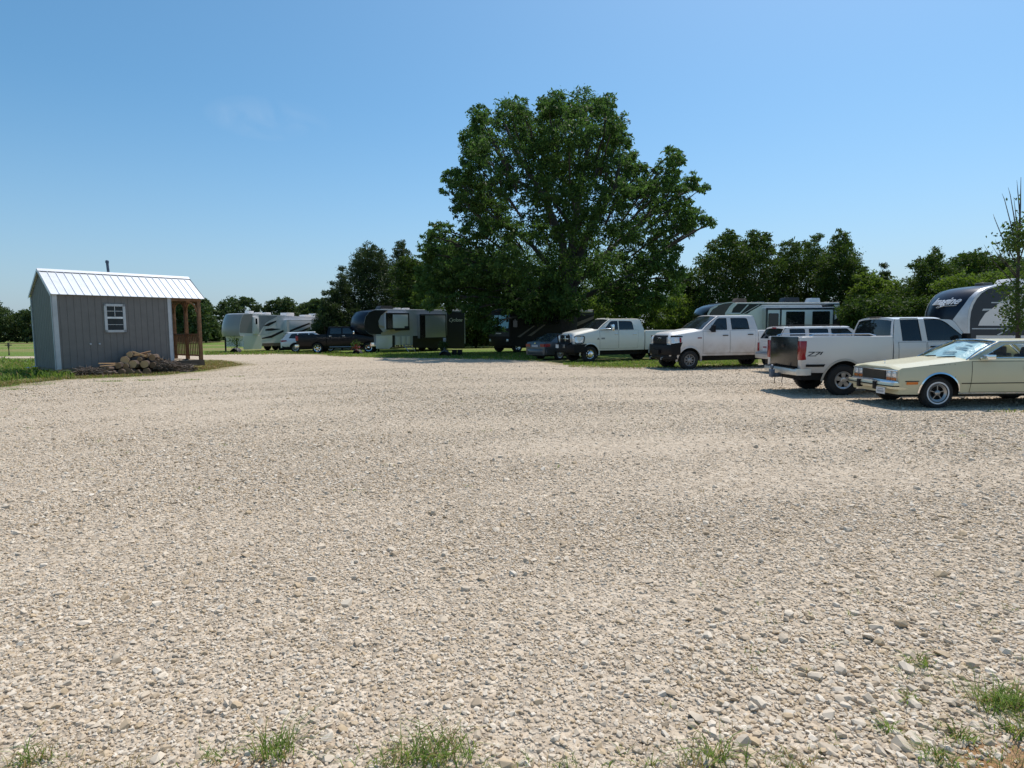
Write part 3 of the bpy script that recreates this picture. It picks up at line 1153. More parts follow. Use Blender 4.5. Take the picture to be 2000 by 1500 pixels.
# behind the white trucks
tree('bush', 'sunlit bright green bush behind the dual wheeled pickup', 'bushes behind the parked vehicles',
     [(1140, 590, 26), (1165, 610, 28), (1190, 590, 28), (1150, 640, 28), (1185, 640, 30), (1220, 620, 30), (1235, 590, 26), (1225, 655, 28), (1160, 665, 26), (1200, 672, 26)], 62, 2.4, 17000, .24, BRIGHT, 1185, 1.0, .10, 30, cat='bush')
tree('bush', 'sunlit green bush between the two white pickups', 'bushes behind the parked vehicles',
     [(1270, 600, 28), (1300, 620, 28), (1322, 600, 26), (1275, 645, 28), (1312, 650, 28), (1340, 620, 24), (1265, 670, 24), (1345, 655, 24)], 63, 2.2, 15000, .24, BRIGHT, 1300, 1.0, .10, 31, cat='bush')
mb = None
tree('broadleaf_tree', 'dark broadleaf tree with two ragged tops right of the pecan', GT,
     [(1422, 455, 9), (1415, 468, 14), (1435, 470, 14), (1398, 482, 16), (1425, 490, 26), (1470, 458, 9), (1478, 468, 13), (1462, 478, 14), (1495, 465, 10), (1485, 492, 24), (1455, 505, 26), (1385, 510, 22), (1500, 490, 13), (1370, 545, 26), (1415, 530, 38), (1470, 540, 40), (1510, 525, 24), (1365, 590, 26), (1400, 585, 38), (1455, 590, 40), (1505, 575, 32), (1375, 635, 30), (1430, 640, 36), (1490, 635, 36)],
     64, 3.6, 36000, .26, OAK, 1440, 3, .25, 32)
tree('feathery_tree', 'feathery tree with several thin tips, behind the middle of the white fifth wheel', GT,
     [(1530, 480, 8), (1545, 475, 9), (1556, 485, 12), (1535, 498, 14), (1575, 478, 8), (1592, 468, 8), (1600, 462, 6), (1585, 488, 14), (1565, 510, 26), (1600, 510, 24), (1535, 530, 26), (1575, 550, 36), (1530, 580, 32), (1575, 605, 36), (1545, 640, 34), (1600, 645, 32)],
     66, 3.0, 24000, .26, OAK, 1565, 2.5, .2, 33, 3.2, -.1, 14, .17)
tree('feathery_tree', 'feathery tree with one tall leaning tip, behind the rear end of the white fifth wheel', GT,
     [(1640, 456, 8), (1650, 462, 8), (1632, 470, 10), (1645, 480, 13), (1658, 476, 7), (1630, 495, 16), (1650, 505, 22), (1618, 515, 22), (1665, 515, 14), (1640, 535, 30), (1675, 530, 14), (1605, 545, 26), (1665, 555, 26), (1628, 580, 36), (1668, 595, 26), (1610, 620, 32), (1655, 635, 32)],
     62, 2.6, 22000, .26, OAK, 1640, 2.5, .18, 34, 3.2, -.1, 14, .17)
tree('broadleaf_tree', 'mid green tree low behind the two tone pickup, with a gap of sky above', GT,
     [(1685, 545, 16), (1700, 555, 22), (1680, 575, 24), (1715, 570, 24), (1740, 560, 18), (1700, 600, 32), (1745, 595, 28), (1690, 635, 30), (1735, 640, 32)], 58, 2.2, 17000, .24, BRIGHT, 1710, 1.5, .15, 35)
tree('cedar_tree', 'small pointed young cedar alone against the sky above the low trees', GT, cone_spec(1728, 512, 640, 30, 7), 60, 1.6, 8000, .24, CEDAR, 1728, 1.0, .1, 36, 3.6, -.3, 12, .15)
tree('feathery_tree', 'feathery tree with a pointed tip beside the rounded dark crown', GT,
     [(1827, 488, 6), (1822, 498, 9), (1834, 502, 8), (1815, 512, 12), (1830, 520, 16), (1795, 515, 10), (1803, 528, 15), (1845, 530, 16), (1780, 520, 6), (1820, 545, 26), (1790, 560, 24), (1850, 560, 24), (1770, 585, 26), (1820, 590, 34), (1790, 630, 32), (1840, 630, 30)],
     55, 2.2, 19000, .23, OAK, 1815, 2.0, .15, 37, 3.2, -.1, 14, .17)
tree('oak_tree', 'rounded dark crown far behind the trailer with the slanted navy nose', GT,
     [(1890, 505, 15), (1910, 502, 14), (1875, 515, 18), (1900, 520, 24), (1930, 512, 18), (1860, 530, 18), (1890, 540, 28), (1925, 540, 28), (1955, 515, 16), (1960, 540, 26), (1985, 525, 22), (2010, 535, 30), (1870, 570, 28), (1915, 575, 34), (1970, 575, 34), (2020, 580, 36)],
     80, 3.6, 30000, .30, OAK, 1920, 3, .3, 38)
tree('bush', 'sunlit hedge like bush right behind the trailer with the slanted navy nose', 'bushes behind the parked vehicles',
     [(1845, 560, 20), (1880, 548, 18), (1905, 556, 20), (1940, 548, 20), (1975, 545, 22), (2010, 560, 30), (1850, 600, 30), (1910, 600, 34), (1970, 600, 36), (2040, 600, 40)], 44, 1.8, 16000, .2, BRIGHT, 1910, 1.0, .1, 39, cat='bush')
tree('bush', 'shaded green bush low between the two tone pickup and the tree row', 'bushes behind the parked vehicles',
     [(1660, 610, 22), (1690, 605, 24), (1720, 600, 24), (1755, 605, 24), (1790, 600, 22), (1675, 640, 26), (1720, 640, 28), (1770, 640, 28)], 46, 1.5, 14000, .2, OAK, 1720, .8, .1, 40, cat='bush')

tree('bush', 'added dark bush filling the gap between the dark nosed fifth wheel and the motorhome', 'bushes behind the parked vehicles',
     [(905, 640, 22), (925, 635, 24), (945, 640, 22), (915, 662, 20), (935, 664, 22), (955, 662, 18), (900, 668, 18), (970, 655, 18)], 60, 1.4, 9000, .24, OAK, 930, .8, .1, 43, cat='bush')  # added bush, darkens the bright gap beside the motorhome

# screen of foliage at the very back so that the row is closed
tree('broadleaf_tree', 'dark broadleaf tree filling the gap behind the pecan trunk', GT,
     [(870, 600, 40), (930, 590, 45), (1000, 590, 45), (1060, 600, 45), (880, 650, 36), (950, 655, 36), (1020, 655, 36), (1090, 650, 36), (1130, 600, 40), (850, 545, 38), (915, 530, 44), (985, 535, 44), (1055, 545, 42), (1150, 560, 40), (1215, 585, 32), (868, 500, 26)], 68, 3.0, 24000, .32, OAK, 1000, 2, .2, 41)

tree('broadleaf_tree', 'dark leafy tree low between the pecan and the tree with two ragged tops', GT,
     [(1338, 545, 18), (1352, 565, 20), (1330, 575, 24), (1350, 600, 26), (1325, 615, 26), (1345, 640, 26)], 66, 1.8, 9000, .26, OAK, 1340, 1.5, .14, 42)

# the far tree line beyond the field
FT = 'far trees beyond the field'
far = [
    ('far oak cut off by the left edge of the picture', [(-50, 612, 22), (-20, 605, 20), (5, 618, 16), (12, 632, 14), (-30, 640, 26), (5, 652, 20), (-45, 665, 20), (-10, 668, 16)], -20, 128),
    ('far oak with an open top just left of the shed', [(45, 618, 13), (62, 615, 14), (30, 630, 16), (55, 635, 20), (78, 630, 14), (35, 655, 18), (65, 657, 18), (90, 640, 22), (95, 660, 20)], 55, 130),
    ('far tree seen through the porch of the shed', [(350, 590, 14), (365, 600, 18), (345, 620, 20), (375, 625, 20), (395, 605, 12), (400, 625, 16), (355, 650, 20), (390, 650, 20), (340, 660, 16)], 368, 105),
    ('far dark tree right beside the porch post', [(398, 592, 9), (405, 605, 11), (402, 625, 14), (412, 640, 14), (400, 655, 14), (420, 658, 12)], 404, 112),
    ('far oak with a broken crown above the nose of the grey fifth wheel', [(435, 596, 10), (455, 592, 12), (475, 590, 10), (425, 607, 10), (445, 610, 15), (465, 606, 13), (490, 592, 9), (502, 600, 9), (495, 612, 11), (432, 630, 14), (460, 632, 18), (490, 635, 18), (430, 655, 16), (470, 658, 20)], 452, 125),
    ('far round oak above the middle of the grey fifth wheel', [(545, 592, 11), (560, 590, 10), (530, 598, 10), (520, 606, 9), (550, 604, 14), (570, 600, 11), (580, 612, 10), (540, 625, 18), (570, 630, 18), (515, 625, 14), (550, 655, 18)], 548, 130),
    ('far low tree between the round oak and the evergreens', [(590, 603, 9), (603, 598, 9), (615, 596, 10), (625, 592, 9), (600, 615, 13), (620, 612, 14), (605, 640, 16), (628, 635, 16), (635, 612, 12)], 610, 120),
]
for i, (lab, spec, bx, yd) in enumerate(far):
    tree('oak_tree', lab, FT, spec, yd, 4.5, 11000, .42, FAROAK, bx, 2.5, .3, 50 + i, 2.2, .1, 12, .14)
# young tree at the right edge
rs = np.random.RandomState(91)
Yt = 19.0
tb = at(1988, 700, Yt)
yt = thing('young_tree', 'young tree with bare upright twigs at the top, at the right edge behind the coupe', 'tree', (tb.x, Yt, 0))
o_ = Vector((tb.x, Yt, 0))
def tp(qx, qy, dy=0):
    return Vector(at(qx, qy, Yt + dy)) - o_
mb = MB()
mb.tube([(0, 0, -.05), tp(1989, 640), tp(1987, 560), tp(1990, 480), tp(1993, 400), tp(1994, 346)], [.075, .065, .05, .035, .018, .005], 8)
tw = [((1988, 500), (1975, 440), (1962, 390), (1957, 378)), ((1989, 480), (1980, 420), (1973, 380), (1969, 366)), ((1990, 470), (1984, 420), (1980, 385)), ((1992, 420), (1988, 375), (1986, 352)), ((1988, 520), (1960, 470), (1942, 425), (1940, 418)),
      ((1987, 540), (1955, 500), (1944, 468)), ((1988, 520), (2010, 450), (2020, 390)), ((1988, 500), (2005, 430), (2008, 370)), ((1987, 560), (1940, 510), (1922, 478)), ((1987, 545), (1950, 500), (1938, 480)),
      ((1987, 600), (1960, 560), (1945, 540)), ((1987, 610), (2030, 560), (2050, 530)), ((1988, 630), (1955, 615), (1948, 610)), ((1988, 600), (1965, 575), (1950, 580))]
tips = []
for k_, t_ in enumerate(tw):
    P_ = [tp(qx, qy, (k_ % 5 - 2) * .22 * j) for j, (qx, qy) in enumerate(t_)]
    mb.tube(P_, [.02 * (1 - .85 * j / (len(P_) - 1)) for j in range(len(P_))], 5)
    for j in range(len(P_) - 1):
        tips += [(P_[j].lerp(P_[j + 1], u)) for u in (.2, .6)]
mb.build('trunk', BARK, yt, weld=False)
lob = []
for (qx, qy, r_) in [(1978, 465, 16), (1965, 470, 9), (1990, 450, 12), (1960, 490, 7), (1985, 480, 17), (1998, 470, 18), (1975, 485, 12), (1996, 410, 4), (1994, 425, 5), (1963, 440, 4), (1980, 440, 5), (1996, 390, 3), (2010, 440, 16), (2020, 470, 20),
                     (1992, 560, 16), (1975, 580, 12), (1985, 600, 20), (1995, 625, 22), (1968, 612, 10), (1955, 612, 7), (2010, 580, 24), (2020, 620, 26), (1978, 640, 12), (1990, 520, 12), (1960, 560, 9), (2015, 530, 18)]:
    for dy in (-.45, .4):
        p = tp(qx, qy, dy * (1 + rs.rand()))
        lob.append((p.x, p.y, p.z, r_ * Yt / F))
V, Fc = foliage(lob, 5200, .09, rs, 1.6, .3, 7, .30)
fast_mesh('crown', V, Fc, OAK, yt)
# ------------------------------------------------------------------ vehicles
class Car:
    """local frame: x forward (0 at the measured axle), y left, z up"""

    def __init__(s, name, label, cat, contact, ang, W, near, group=None, inset=.12, axle=0.0):
        p = hit(*contact)
        M = Matrix.Rotation(ang, 4, 'Z')
        off = M @ Vector((axle, near * (W / 2 - inset), 0))
        loc = Vector((p.x - off.x, p.y - off.y, p.z))
        s.root = thing(name, label, cat, loc, ang, group)
        s.M = Matrix.Translation(loc) @ M
        s.Mi = s.M.inverted()
        s.W, s.near, s.ang = W, near, ang

    def sp(s, px, py, y=None):
        y = s.near * (s.W / 2 if y is None else y)
        o = s.Mi @ Vector((0, 0, H))
        d = s.Mi.to_3x3() @ ray(px, py)
        t = (y - o.y) / d.y
        return (o.x + d.x * t, o.z + d.z * t)

    def xp(s, px, py, x):
        """point on the plane local x = x: (y, z)"""
        o = s.Mi @ Vector((0, 0, H))
        d = s.Mi.to_3x3() @ ray(px, py)
        t = (x - o.x) / d.x
        return (o.y + d.y * t, o.z + d.z * t)

    def part(s, name, mb, mats, bevel=0.0, parent=None, **k):
        return mb.build(name, mats, parent or s.root, bevel, **k)

    def text(s, name, st, x, z, size, m, y, face='near', shear=0.0, width=None, parent=None, bold=0.0):
        n = s.near
        if face == 'near':
            M = frame((x, n * y, z), (-1 if n > 0 else 1, 0, 0), (0, 0, 1))
        elif face == 'front':
            M = frame((x, y, z), (0, 1, 0), (0, 0, 1))
        else:
            M = frame((x, y, z), (0, -1, 0), (0, 0, 1))
        return text_mesh(name, st, size, m, parent or s.root, M, shear, .003, width, bold)


def poly_f(pts):
    xs = [p[0] for p in pts]
    zs = [p[1] for p in pts]
    if xs[0] > xs[-1]:
        xs, zs = xs[::-1], zs[::-1]
    return lambda x: float(np.interp(x, xs, zs))


def mkS(W, zs, topf, x0, x1, nose=.16, nose_len=.9, tail=.05, tail_len=.6, cl=.05, cu=.07, pw=3.0):
    """half-width of the body at (x, z)"""
    def S(x, z):
        a = max(0.0, (x - (x1 - nose_len)) / nose_len)
        b = max(0.0, ((x0 + tail_len) - x) / tail_len)
        hw = W / 2 * (1 - nose * a ** 2.6 - tail * b ** 2.6)
        t = (z - zs) / max(.05, topf(x) - zs)
        if t < .45:
            g = 1 - cl * ((.45 - t) / .45) ** 2
        else:
            g = 1 - cu * min(1.0, (t - .45) / .55) ** pw
        return hw * g
    return S


def stations(x0, x1, axles, ar, zs, rt, step=.06):
    xs = set(np.round(np.linspace(x0, x1, int((x1 - x0) / step) + 2), 4))
    for xa in axles:
        d = math.sqrt(max(.01, ar * ar - max(0, zs - rt) ** 2))
        for k in (-d, -d + .004, d - .004, d):
            if x0 < xa + k < x1:
                xs.add(round(xa + k, 4))
        for k in np.linspace(-d, d, 15):
            if x0 < xa + k < x1:
                xs.add(round(xa + k, 4))
    return sorted(xs)


def zlow_f(axles, ar, zs, rt):
    def f(x):
        z = zs
        for xa in axles:
            d = ar * ar - (x - xa) ** 2
            if d > 0:
                z = max(z, rt + math.sqrt(d))
        return z
    return f


def shell(mb, S, xs, zlow, topf, crown=.04, rows=9, topn=5, mi=0, cap0=True, cap1=True, hood=None):
    """closed sides and top, both flanks"""
    grid = []
    for x in xs:
        zt, zl = topf(x), zlow(x)
        sec = []
        for k in range(rows):
            z = zl + (zt - zl) * (k / (rows - 1)) ** .8
            sec.append((x, S(x, z), z))
        yt = sec[-1][1]
        for k in range(1, topn + 1):
            u = 1 - k / topn
            z = zt + crown * (1 - u ** 2.2)
            if hood:
                z += hood(x, u)
            sec.append((x, yt * u, z))
        sec = sec + [(p[0], -p[1], p[2]) for p in reversed(sec[:-1])]
        grid.append(sec)
    mb.grid(grid, mi)
    if cap0:
        mb.add(grid[0], [tuple(range(len(grid[0])))], mi)
    if cap1:
        mb.add(grid[-1], [tuple(range(len(grid[-1])))], mi)
    return mb


def on_side(S, s, off=.004):
    return lambda x, z: Vector((x, s * (S(x, z) + off), z))


def arch_lip(mb, S, s, xa, rt, ar, zs, w=.05, off=.012, mi=0, a0=-.05):
    """band round a wheel arch"""
    d = math.asin(max(-1, min(1, (zs - rt) / ar))) if a0 is None else a0
    n = 20
    f = on_side(S, s, off)
    rows = [[], [], []]
    for k in range(n + 1):
        t = d + (PI - 2 * d) * k / n
        for j, (r, o) in enumerate(((ar - .004, -.03), (ar - .004, off), (ar + w, off * .3))):
            x, z = xa + r * math.cos(t), rt + r * math.sin(t)
            p = on_side(S, s, o)(x, z)
            rows[j].append(p)
    mb.grid(rows, mi)


def door(c, S, cs, s, m, handle=None, hm=None, seam=.012, label=None):
    mb = MB()
    mb.patch(cs, on_side(S, s, .006), 8, 7, 0)
    cx = sum(p[0] for p in cs) / 4
    cz = sum(p[1] for p in cs) / 4
    big = []
    for (x, z) in cs:
        big.append((x + (seam if x > cx else -seam), z + (seam if z > cz else -seam)))
    mb.patch(big, on_side(S, s, .003), 8, 7, 1)
    o = c.part('door', mb, [m, SEAM], weld=False)
    if handle:
        hx, hz, hw = handle
        h = MB()
        y = S(hx, hz) + .006
        h.box(hx - hw / 2, hx + hw / 2, s * y, s * (y + .03), hz - .018, hz + .018)
        c.part('handle', h, hm or BLACK, .008, parent=o)
    return o


def wheel(c, x, s, rt, tw, rim, style, inset=.03, whitewall=False, W=None, mats=None):
    W = W or c.W
    e = bpy.data.objects.new('wheel', None)
    COL.objects.link(e)
    e.parent = c.root
    e.location = (x, s * (W / 2 - inset - tw / 2), rt)
    h = tw / 2
    t = MB()
    prof = [(rim - .01, -h + .02), (rim + .02, -h), (rt - .035, -h), (rt - .008, -h + .025), (rt, -h + .05), (rt, h - .05), (rt - .008, h - .025), (rt - .035, h), (rim + .02, h), (rim - .01, h - .025)]
    t.lathe([(r, a * s) for r, a in prof], n=40)
    if whitewall:
        t.lathe([(rim + .012, s * (h + .003)), (rim + .040, s * (h + .004))], n=40, mi=1)
    # tread blocks
    for k in range(36):
        a = 2 * PI * k / 36
        ca, sa = math.cos(a), math.sin(a)
        t.obox((rt * ca, 0, rt * sa), (.006 * ca, 0, .006 * sa), (-.018 * sa, 0, .018 * ca), (0, h - .03, 0))
    t.build('tyre', [RUBBER, PLATE], e, smooth=30, weld=False)
    r = MB()
    o = s

    def L(prof, mi=0, n=32):
        r.lathe([(a, b * o) for a, b in prof], n=n, mi=mi)
    L([(rim, h - .02), (rim - .004, h - .008), (rim - .018, h - .012), (rim - .024, h - .05)])
    if style == 'steel':
        L([(rim - .02, h - .07), (rim * .72, h - .03), (rim * .45, h - .035), (rim * .38, h + .005), (rim * .30, h + .02), (.001, h + .025)])
        for k in range(8):
            a = 2 * PI * (k + .5) / 8
            r.lathe([(.034, o * (h - .036)), (.034, o * (h - .022)), (.001, o * (h - .022))], (rim * .62 * math.cos(a), 0, rim * .62 * math.sin(a)), n=10, mi=1)
    elif style == 'dually':
        L([(rim - .02, h - .05), (rim * .80, h - .03), (rim * .66, h + .05), (rim * .50, h + .07), (rim * .40, h + .07), (rim * .36, h + .12), (.001, h + .13)])
        for k in range(8):
            a = 2 * PI * k / 8
            r.lathe([(.026, o * (h + .0)), (.026, o * (h + .035)), (.001, o * (h + .035))], (rim * .74 * math.cos(a), 0, rim * .74 * math.sin(a)), n=10, mi=1)
    else:
        L([(rim - .02, h - .09), (.001, h - .09)], mi=1)
        ns_, w0, w1 = {'five': (5, .075, .12), 'six': (6, .05, .07), 'spokes': (5, .012, .015), 'ten': (10, .02, .03)}[style]
        for k in range(ns_):
            a = 2 * PI * (k + .25) / ns_
            ca, sa = math.cos(a), math.sin(a)
            d, q = Vector((ca, 0, sa)), Vector((-sa, 0, ca))
            y0, y1 = o * (h - .055), o * (h - .02)
            P0, P1 = d * rim * .22, d * (rim - .015)
            vs = [P0 + q * w0 / 2, P0 - q * w0 / 2, P1 - q * w1 / 2, P1 + q * w1 / 2]
            r.add([v + Vector((0, y0, 0)) for v in vs] + [v + Vector((0, y1, 0)) for v in vs], [(0, 1, 2, 3), (4, 5, 6, 7), (0, 1, 5, 4), (1, 2, 6, 5), (2, 3, 7, 6), (3, 0, 4, 7)])
        L([(rim * .30, h - .06), (rim * .30, h - .012), (rim * .22, h - .002), (.001, h)])
        L([(rim - .05, h - .03), (rim - .012, h - .006), (rim - .006, h - .02)])
    r.build('rim', mats or [ALLOY, DARK], e, smooth=35, weld=False)
    return e


def greenhouse(c, A0, A1, C1, C0, wb, wr, wins, body, glass_m, rear=True, bow=.10, bowr=.04, crown=.05, roofz=None, wsf=(.93, .06, .95), rwf=(.90, .08, .92), bulge=.018, frame_m=None, r_a=.10, r_c=.10, pane='window', wins_far=None, ws_mat=None, name='cab', rw_mat=None):
    """pillars and roof as one mesh with real openings; each pane a part of its own"""
    zr = max(A1[1], C1[1])

    def base_z(x):
        return float(np.interp(x, [C0[0], A0[0]], [C0[1], A0[1]]))

    def G(x, z):
        zb = base_z(x)
        t = min(1.0, max(0.0, (z - zb) / max(.01, zr - zb)))
        return wb * (1 - t) + wr * t + bulge * math.sin(PI * t)
    outer = [A0, A1, C1, C0]
    outer = rpoly(outer, [0, r_a, r_c, 0], 5)
    mb = MB()
    for s in (1, -1):
        W_ = wins if (wins_far is None or s == c.near) else wins_far
        mb.poly(outer, lambda x, z: Vector((x, s * G(x, z), z)), W_)
        for h in W_:
            inn = [Vector((x, s * (G(x, z) - .03), z)) for x, z in h]
            out = [Vector((x, s * G(x, z), z)) for x, z in h]
            n = len(h)
            mb.add(out + inn, [(i, (i + 1) % n, n + (i + 1) % n, n + i) for i in range(n)])
    # roof
    def roof_edge(x):
        return float(np.interp(x, [C1[0], A1[0]], [C1[1], A1[1]]))

    us = [1, .94, .82, .6, .3, 0, -.3, -.6, -.82, -.94, -1]

    def roofz_(x, u):
        return roof_edge(x) + crown * (1 - abs(u) ** 2.6)
    rows = []
    nx = 14
    for i in range(nx + 1):
        row = []
        for u in us:
            xf, xr = A1[0] + bow * .6 * (1 - u * u), C1[0] - bowr * (1 - u * u)
            x = xr + (xf - xr) * i / nx
            lip = .0
            row.append(Vector((x, u * (wr + .003), roofz_(x, u) - lip)))
        rows.append(row)
    mb.grid(rows)

    def ws(u, v):
        xb, xt = A0[0] + bow * (1 - u * u), A1[0] + bow * .6 * (1 - u * u)
        zb, zt = A0[1], roofz_(A1[0], u)
        k = math.sin(PI * v) * .02
        return Vector((xb + (xt - xb) * v + k, u * (wb + (wr - wb) * v), zb + (zt - zb) * v + k))

    def rw(u, v):
        xb, xt = C0[0] - bowr * (1 - u * u), C1[0] - bowr * (1 - u * u)
        zb, zt = C0[1], roofz_(C1[0], u)
        k = math.sin(PI * v) * .015
        return Vector((xb + (xt - xb) * v - k, u * (wb + (wr - wb) * v), zb + (zt - zb) * v + k))

    def ring(f, q, sign):
        ui, v0, v1 = q
        mb.patch([(-1, 0), (-ui, 0), (-ui, 1), (-1, 1)], f, 2, 8)
        mb.patch([(ui, 0), (1, 0), (1, 1), (ui, 1)], f, 2, 8)
        mb.patch([(-ui, 0), (ui, 0), (ui, v0), (-ui, v0)], f, 8, 1)
        mb.patch([(-ui, v1), (ui, v1), (ui, 1), (-ui, 1)], f, 8, 1)
    ring(ws, wsf, 1)
    if rear:
        ring(rw, rwf, -1)
    else:
        mb.patch([(-1, 0), (1, 0), (1, 1), (-1, 1)], rw, 8, 6)
    cab = c.part(name, mb, body, weld=False, smooth=40)
    q = MB()
    sink = Vector((-.012, 0, -.004))
    ui, v0, v1 = wsf
    q.patch([(-ui, v0), (ui, v0), (ui, v1), (-ui, v1)], lambda u, v: ws(u, v) + sink, 12, 6)
    c.part('windscreen', q, ws_mat or glass_m, weld=False)
    if rear:
        q = MB()
        ui, v0, v1 = rwf
        q.patch([(-ui, v0), (ui, v0), (ui, v1), (-ui, v1)], lambda u, v: rw(u, v) - Vector((-.010, 0, .003)), 12, 6)
        c.part('rear_window', q, rw_mat or glass_m, weld=False)
    for s in (1, -1):
        for h in (wins if (wins_far is None or s == c.near) else wins_far):
            q = MB()
            q.poly(h, lambda x, z: Vector((x, s * (G(x, z) - .012), z)))
            q.strip(h + [h[0]], .022, lambda x, z: Vector((x, s * (G(x, z) - .006), z)), 1)
            c.part(pane, q, [glass_m, frame_m or BLACK], weld=False)
    return cab, G, ws, rw


def chassis(c, x0, x1, hw, z0, z1):
    mb = MB()
    mb.box(x0, x1, -hw, hw, z0, z1)
    return c.part('chassis', mb, DARK, .03)


def bumper_sweep(mb, x, hw, z0, z1, depth=.12, curve=.14, wrap=.35, mi=0, n=16, pw=3.0, sgn=1):
    """beam across the car, its ends curving back round the corners"""
    rows = []
    for i in range(n + 1):
        y = -hw + 2 * hw * i / n
        b = curve * abs(y / hw) ** pw
        xo = x - sgn * b
        rows.append([Vector((xo - sgn * depth, y, z0 + .01)), Vector((xo - sgn * .015, y, z0)), Vector((xo, y, z0 + .02)), Vector((xo, y, z1 - .025)), Vector((xo - sgn * .02, y, z1)), Vector((xo - sgn * depth, y, z1))])
    mb.grid(rows, mi)
    for s in (-1, 1):
        e = rows[0] if s < 0 else rows[-1]
        tail = [p + Vector((-sgn * wrap, s * .03, 0)) for p in e]
        mb.grid([e, tail], mi)
        mb.add(tail, [tuple(range(6))], mi)
    return mb


def mirror(c, x, z, y, s, m, tall=.20, wide=.16, arm=.16, glass_side=-1):
    mb = MB()
    mb.tube([(x + .02, s * (y - .03), z - tall * .25), (x, s * (y + arm * .7), z - tall * .2)], .022, 6)
    mb.box(x - .05, x + .05, s * (y + arm * .4), s * (y + arm * .4 + wide), z - tall / 2, z + tall / 2)
    return c.part('mirror', mb, m, .02, segs=3)


# ---- the pale yellow coupe ---------------------------------------------------
def build_coupe():
    c = Car('coupe_car', 'pale yellow 1980s coupe with square headlamps and whitewall tyres, nearest car', 'car', (1826, 797.5), PI - rad(.5), 1.80, 1)
    rt, ar, zs = .315, .395, .29
    axles = (0.0, -2.68)
    x1, x0 = .78, -3.80
    top = poly_f([(x1, .775), (x1 - .03, .81), (-.62, .965), (-1.0, .97), (-3.2, .965), (-3.75, .90), (x0, .86)])
    S = mkS(1.80, zs, top, x0, x1, .045, .5, .05, .5, .05, .055, 2.2)
    mb = MB()
    xs = stations(x0, x1, axles, ar, zs, rt)
    shell(mb, S, xs, zlow_f(axles, ar, zs, rt), top, .035, hood=lambda x, u: (.022 * (1 if .30 < u < .62 else 0) + .012 * (u <= .30)) if x > -.62 else 0.0)
    body = c.part('body', mb, YELLOW, smooth=30)
    chassis(c, x0 + .25, x1 - .15, .60, .22, .66)
    # chrome arch lips, rocker trim, side stripe
    for s in (1, -1):
        for xa in axles:
            mb = MB()
            arch_lip(mb, S, s, xa, rt, ar, zs, .025, .010, a0=.0)
            c.part('arch_trim', mb, CHROME, weld=False)
        mb = MB()
        mb.patch([(-.42, .295), (-2.25, .295), (-2.25, .322), (-.42, .322)], on_side(S, s, .008), 10, 1)
        c.part('rocker_trim', mb, CHROME, weld=False)
    for s in (1, -1):
        mb = MB()
        mb.patch([(-.42, .500), (-2.25, .505), (-2.25, .522), (-.42, .517)], on_side(S, s, .010), 12, 1)
        mb.patch([(.42, .552), (.68, .550), (.68, .566), (.42, .567)], on_side(S, s, .008), 4, 1)
        for (a, b) in (((-.20, .62), (-.20, .90)), ((-.10, .62), (-.10, .90)), ((-.30, .62), (-.30, .90))):
            mb.strip([a, b], .006, on_side(S, s, .003))
        mb.strip([(.2, .875), (-1.05, .885)], .006, on_side(S, s, .004))
        c.part('side_moulding', mb, BLACK, weld=False)
    for s in (1, -1):
        door(c, S, [(-.60, .335), (-1.95, .335), (-1.95, .935), (-.64, .935)], s, YELLOW, (-1.72, .80, .16), CHROME, .007)
        mb = MB()
        mb.patch([(.66, .492), (.44, .496), (.44, .545), (.66, .545)], on_side(S, s, .012), 4, 2)
        c.part('side_marker', mb, AMBER, weld=False)
    A0, A1 = (-.60, .965), (-1.30, 1.325)
    C1, C0 = (-2.45, 1.325), (-2.95, .965)
    win = rpoly([(-.86, 1.005), (-1.40, 1.275), (-1.93, 1.285), (-2.02, 1.005)], .03)
    quarter = rpoly([(-2.12, 1.005), (-2.03, 1.275), (-2.34, 1.275), (-2.62, 1.005)], .03)
    cg = clear_glass('clear_windscreen')
    cab, G, ws, rw = greenhouse(c, A0, A1, C1, C0, .80, .64, [win, quarter], YELLOW, cg, True, .14, .08, .045, wsf=(.955, .03, .955), frame_m=CHROME, ws_mat=cg, rw_mat=cg, bulge=.012)
    # vent and trim round the windscreen
    mb = MB()
    for a, b in (((-.955, .0), (-.955, .97)), ((.955, .0), (.955, .97)), ((-.955, .965), (.955, .965))):
        n = 12
        P_ = [ws(a[0] + (b[0] - a[0]) * k / n, a[1] + (b[1] - a[1]) * k / n) + Vector((.006, 0, .004)) for k in range(n + 1)]
        mb.tube(P_, .011, 5)
    c.part('windscreen_trim', mb, CHROME, weld=False)
    for s in (1, -1):
        mb = MB()
        mb.tube([(x, s * (G(x, z) + .006), z) for x, z in ((-.62, .985), (-1.32, 1.325), (-2.42, 1.335), (-2.9, .99))], .013, 5)
        c.part('window_trim', mb, CHROME, weld=False)
    for (u0, u1) in ((-.55, -.05), (.12, .62)):
        mb = MB()
        mb.tube([ws(u0, .03) + Vector((.03, 0, .012)), ws((u0 + u1) / 2, .06) + Vector((.03, 0, .02)), ws(u1, .10) + Vector((.02, 0, .015))], .012, 5)
        c.part('wiper', mb, BLACK, weld=False)
    # cabin
    SEAT = mat('brown_velour', (.13, .085, .06), .9)
    for y in (.36, -.36):
        mb = MB()
        mb.box(-1.95, -1.45, y - .25, y + .25, .40, .68)
        mb.prism(rpoly([(-1.90, .60), (-2.06, 1.06), (-2.18, 1.06), (-2.10, .60)], .05), lambda x, z: Vector((x, y - .25, z)), lambda x, z: Vector((x, y + .25, z)))
        mb.prism(rpoly([(-2.05, 1.05), (-2.09, 1.20), (-2.16, 1.20), (-2.17, 1.05)], .04), lambda x, z: Vector((x, y - .12, z)), lambda x, z: Vector((x, y + .12, z)))
        c.part('seat', mb, SEAT, .03)
    mb = MB()
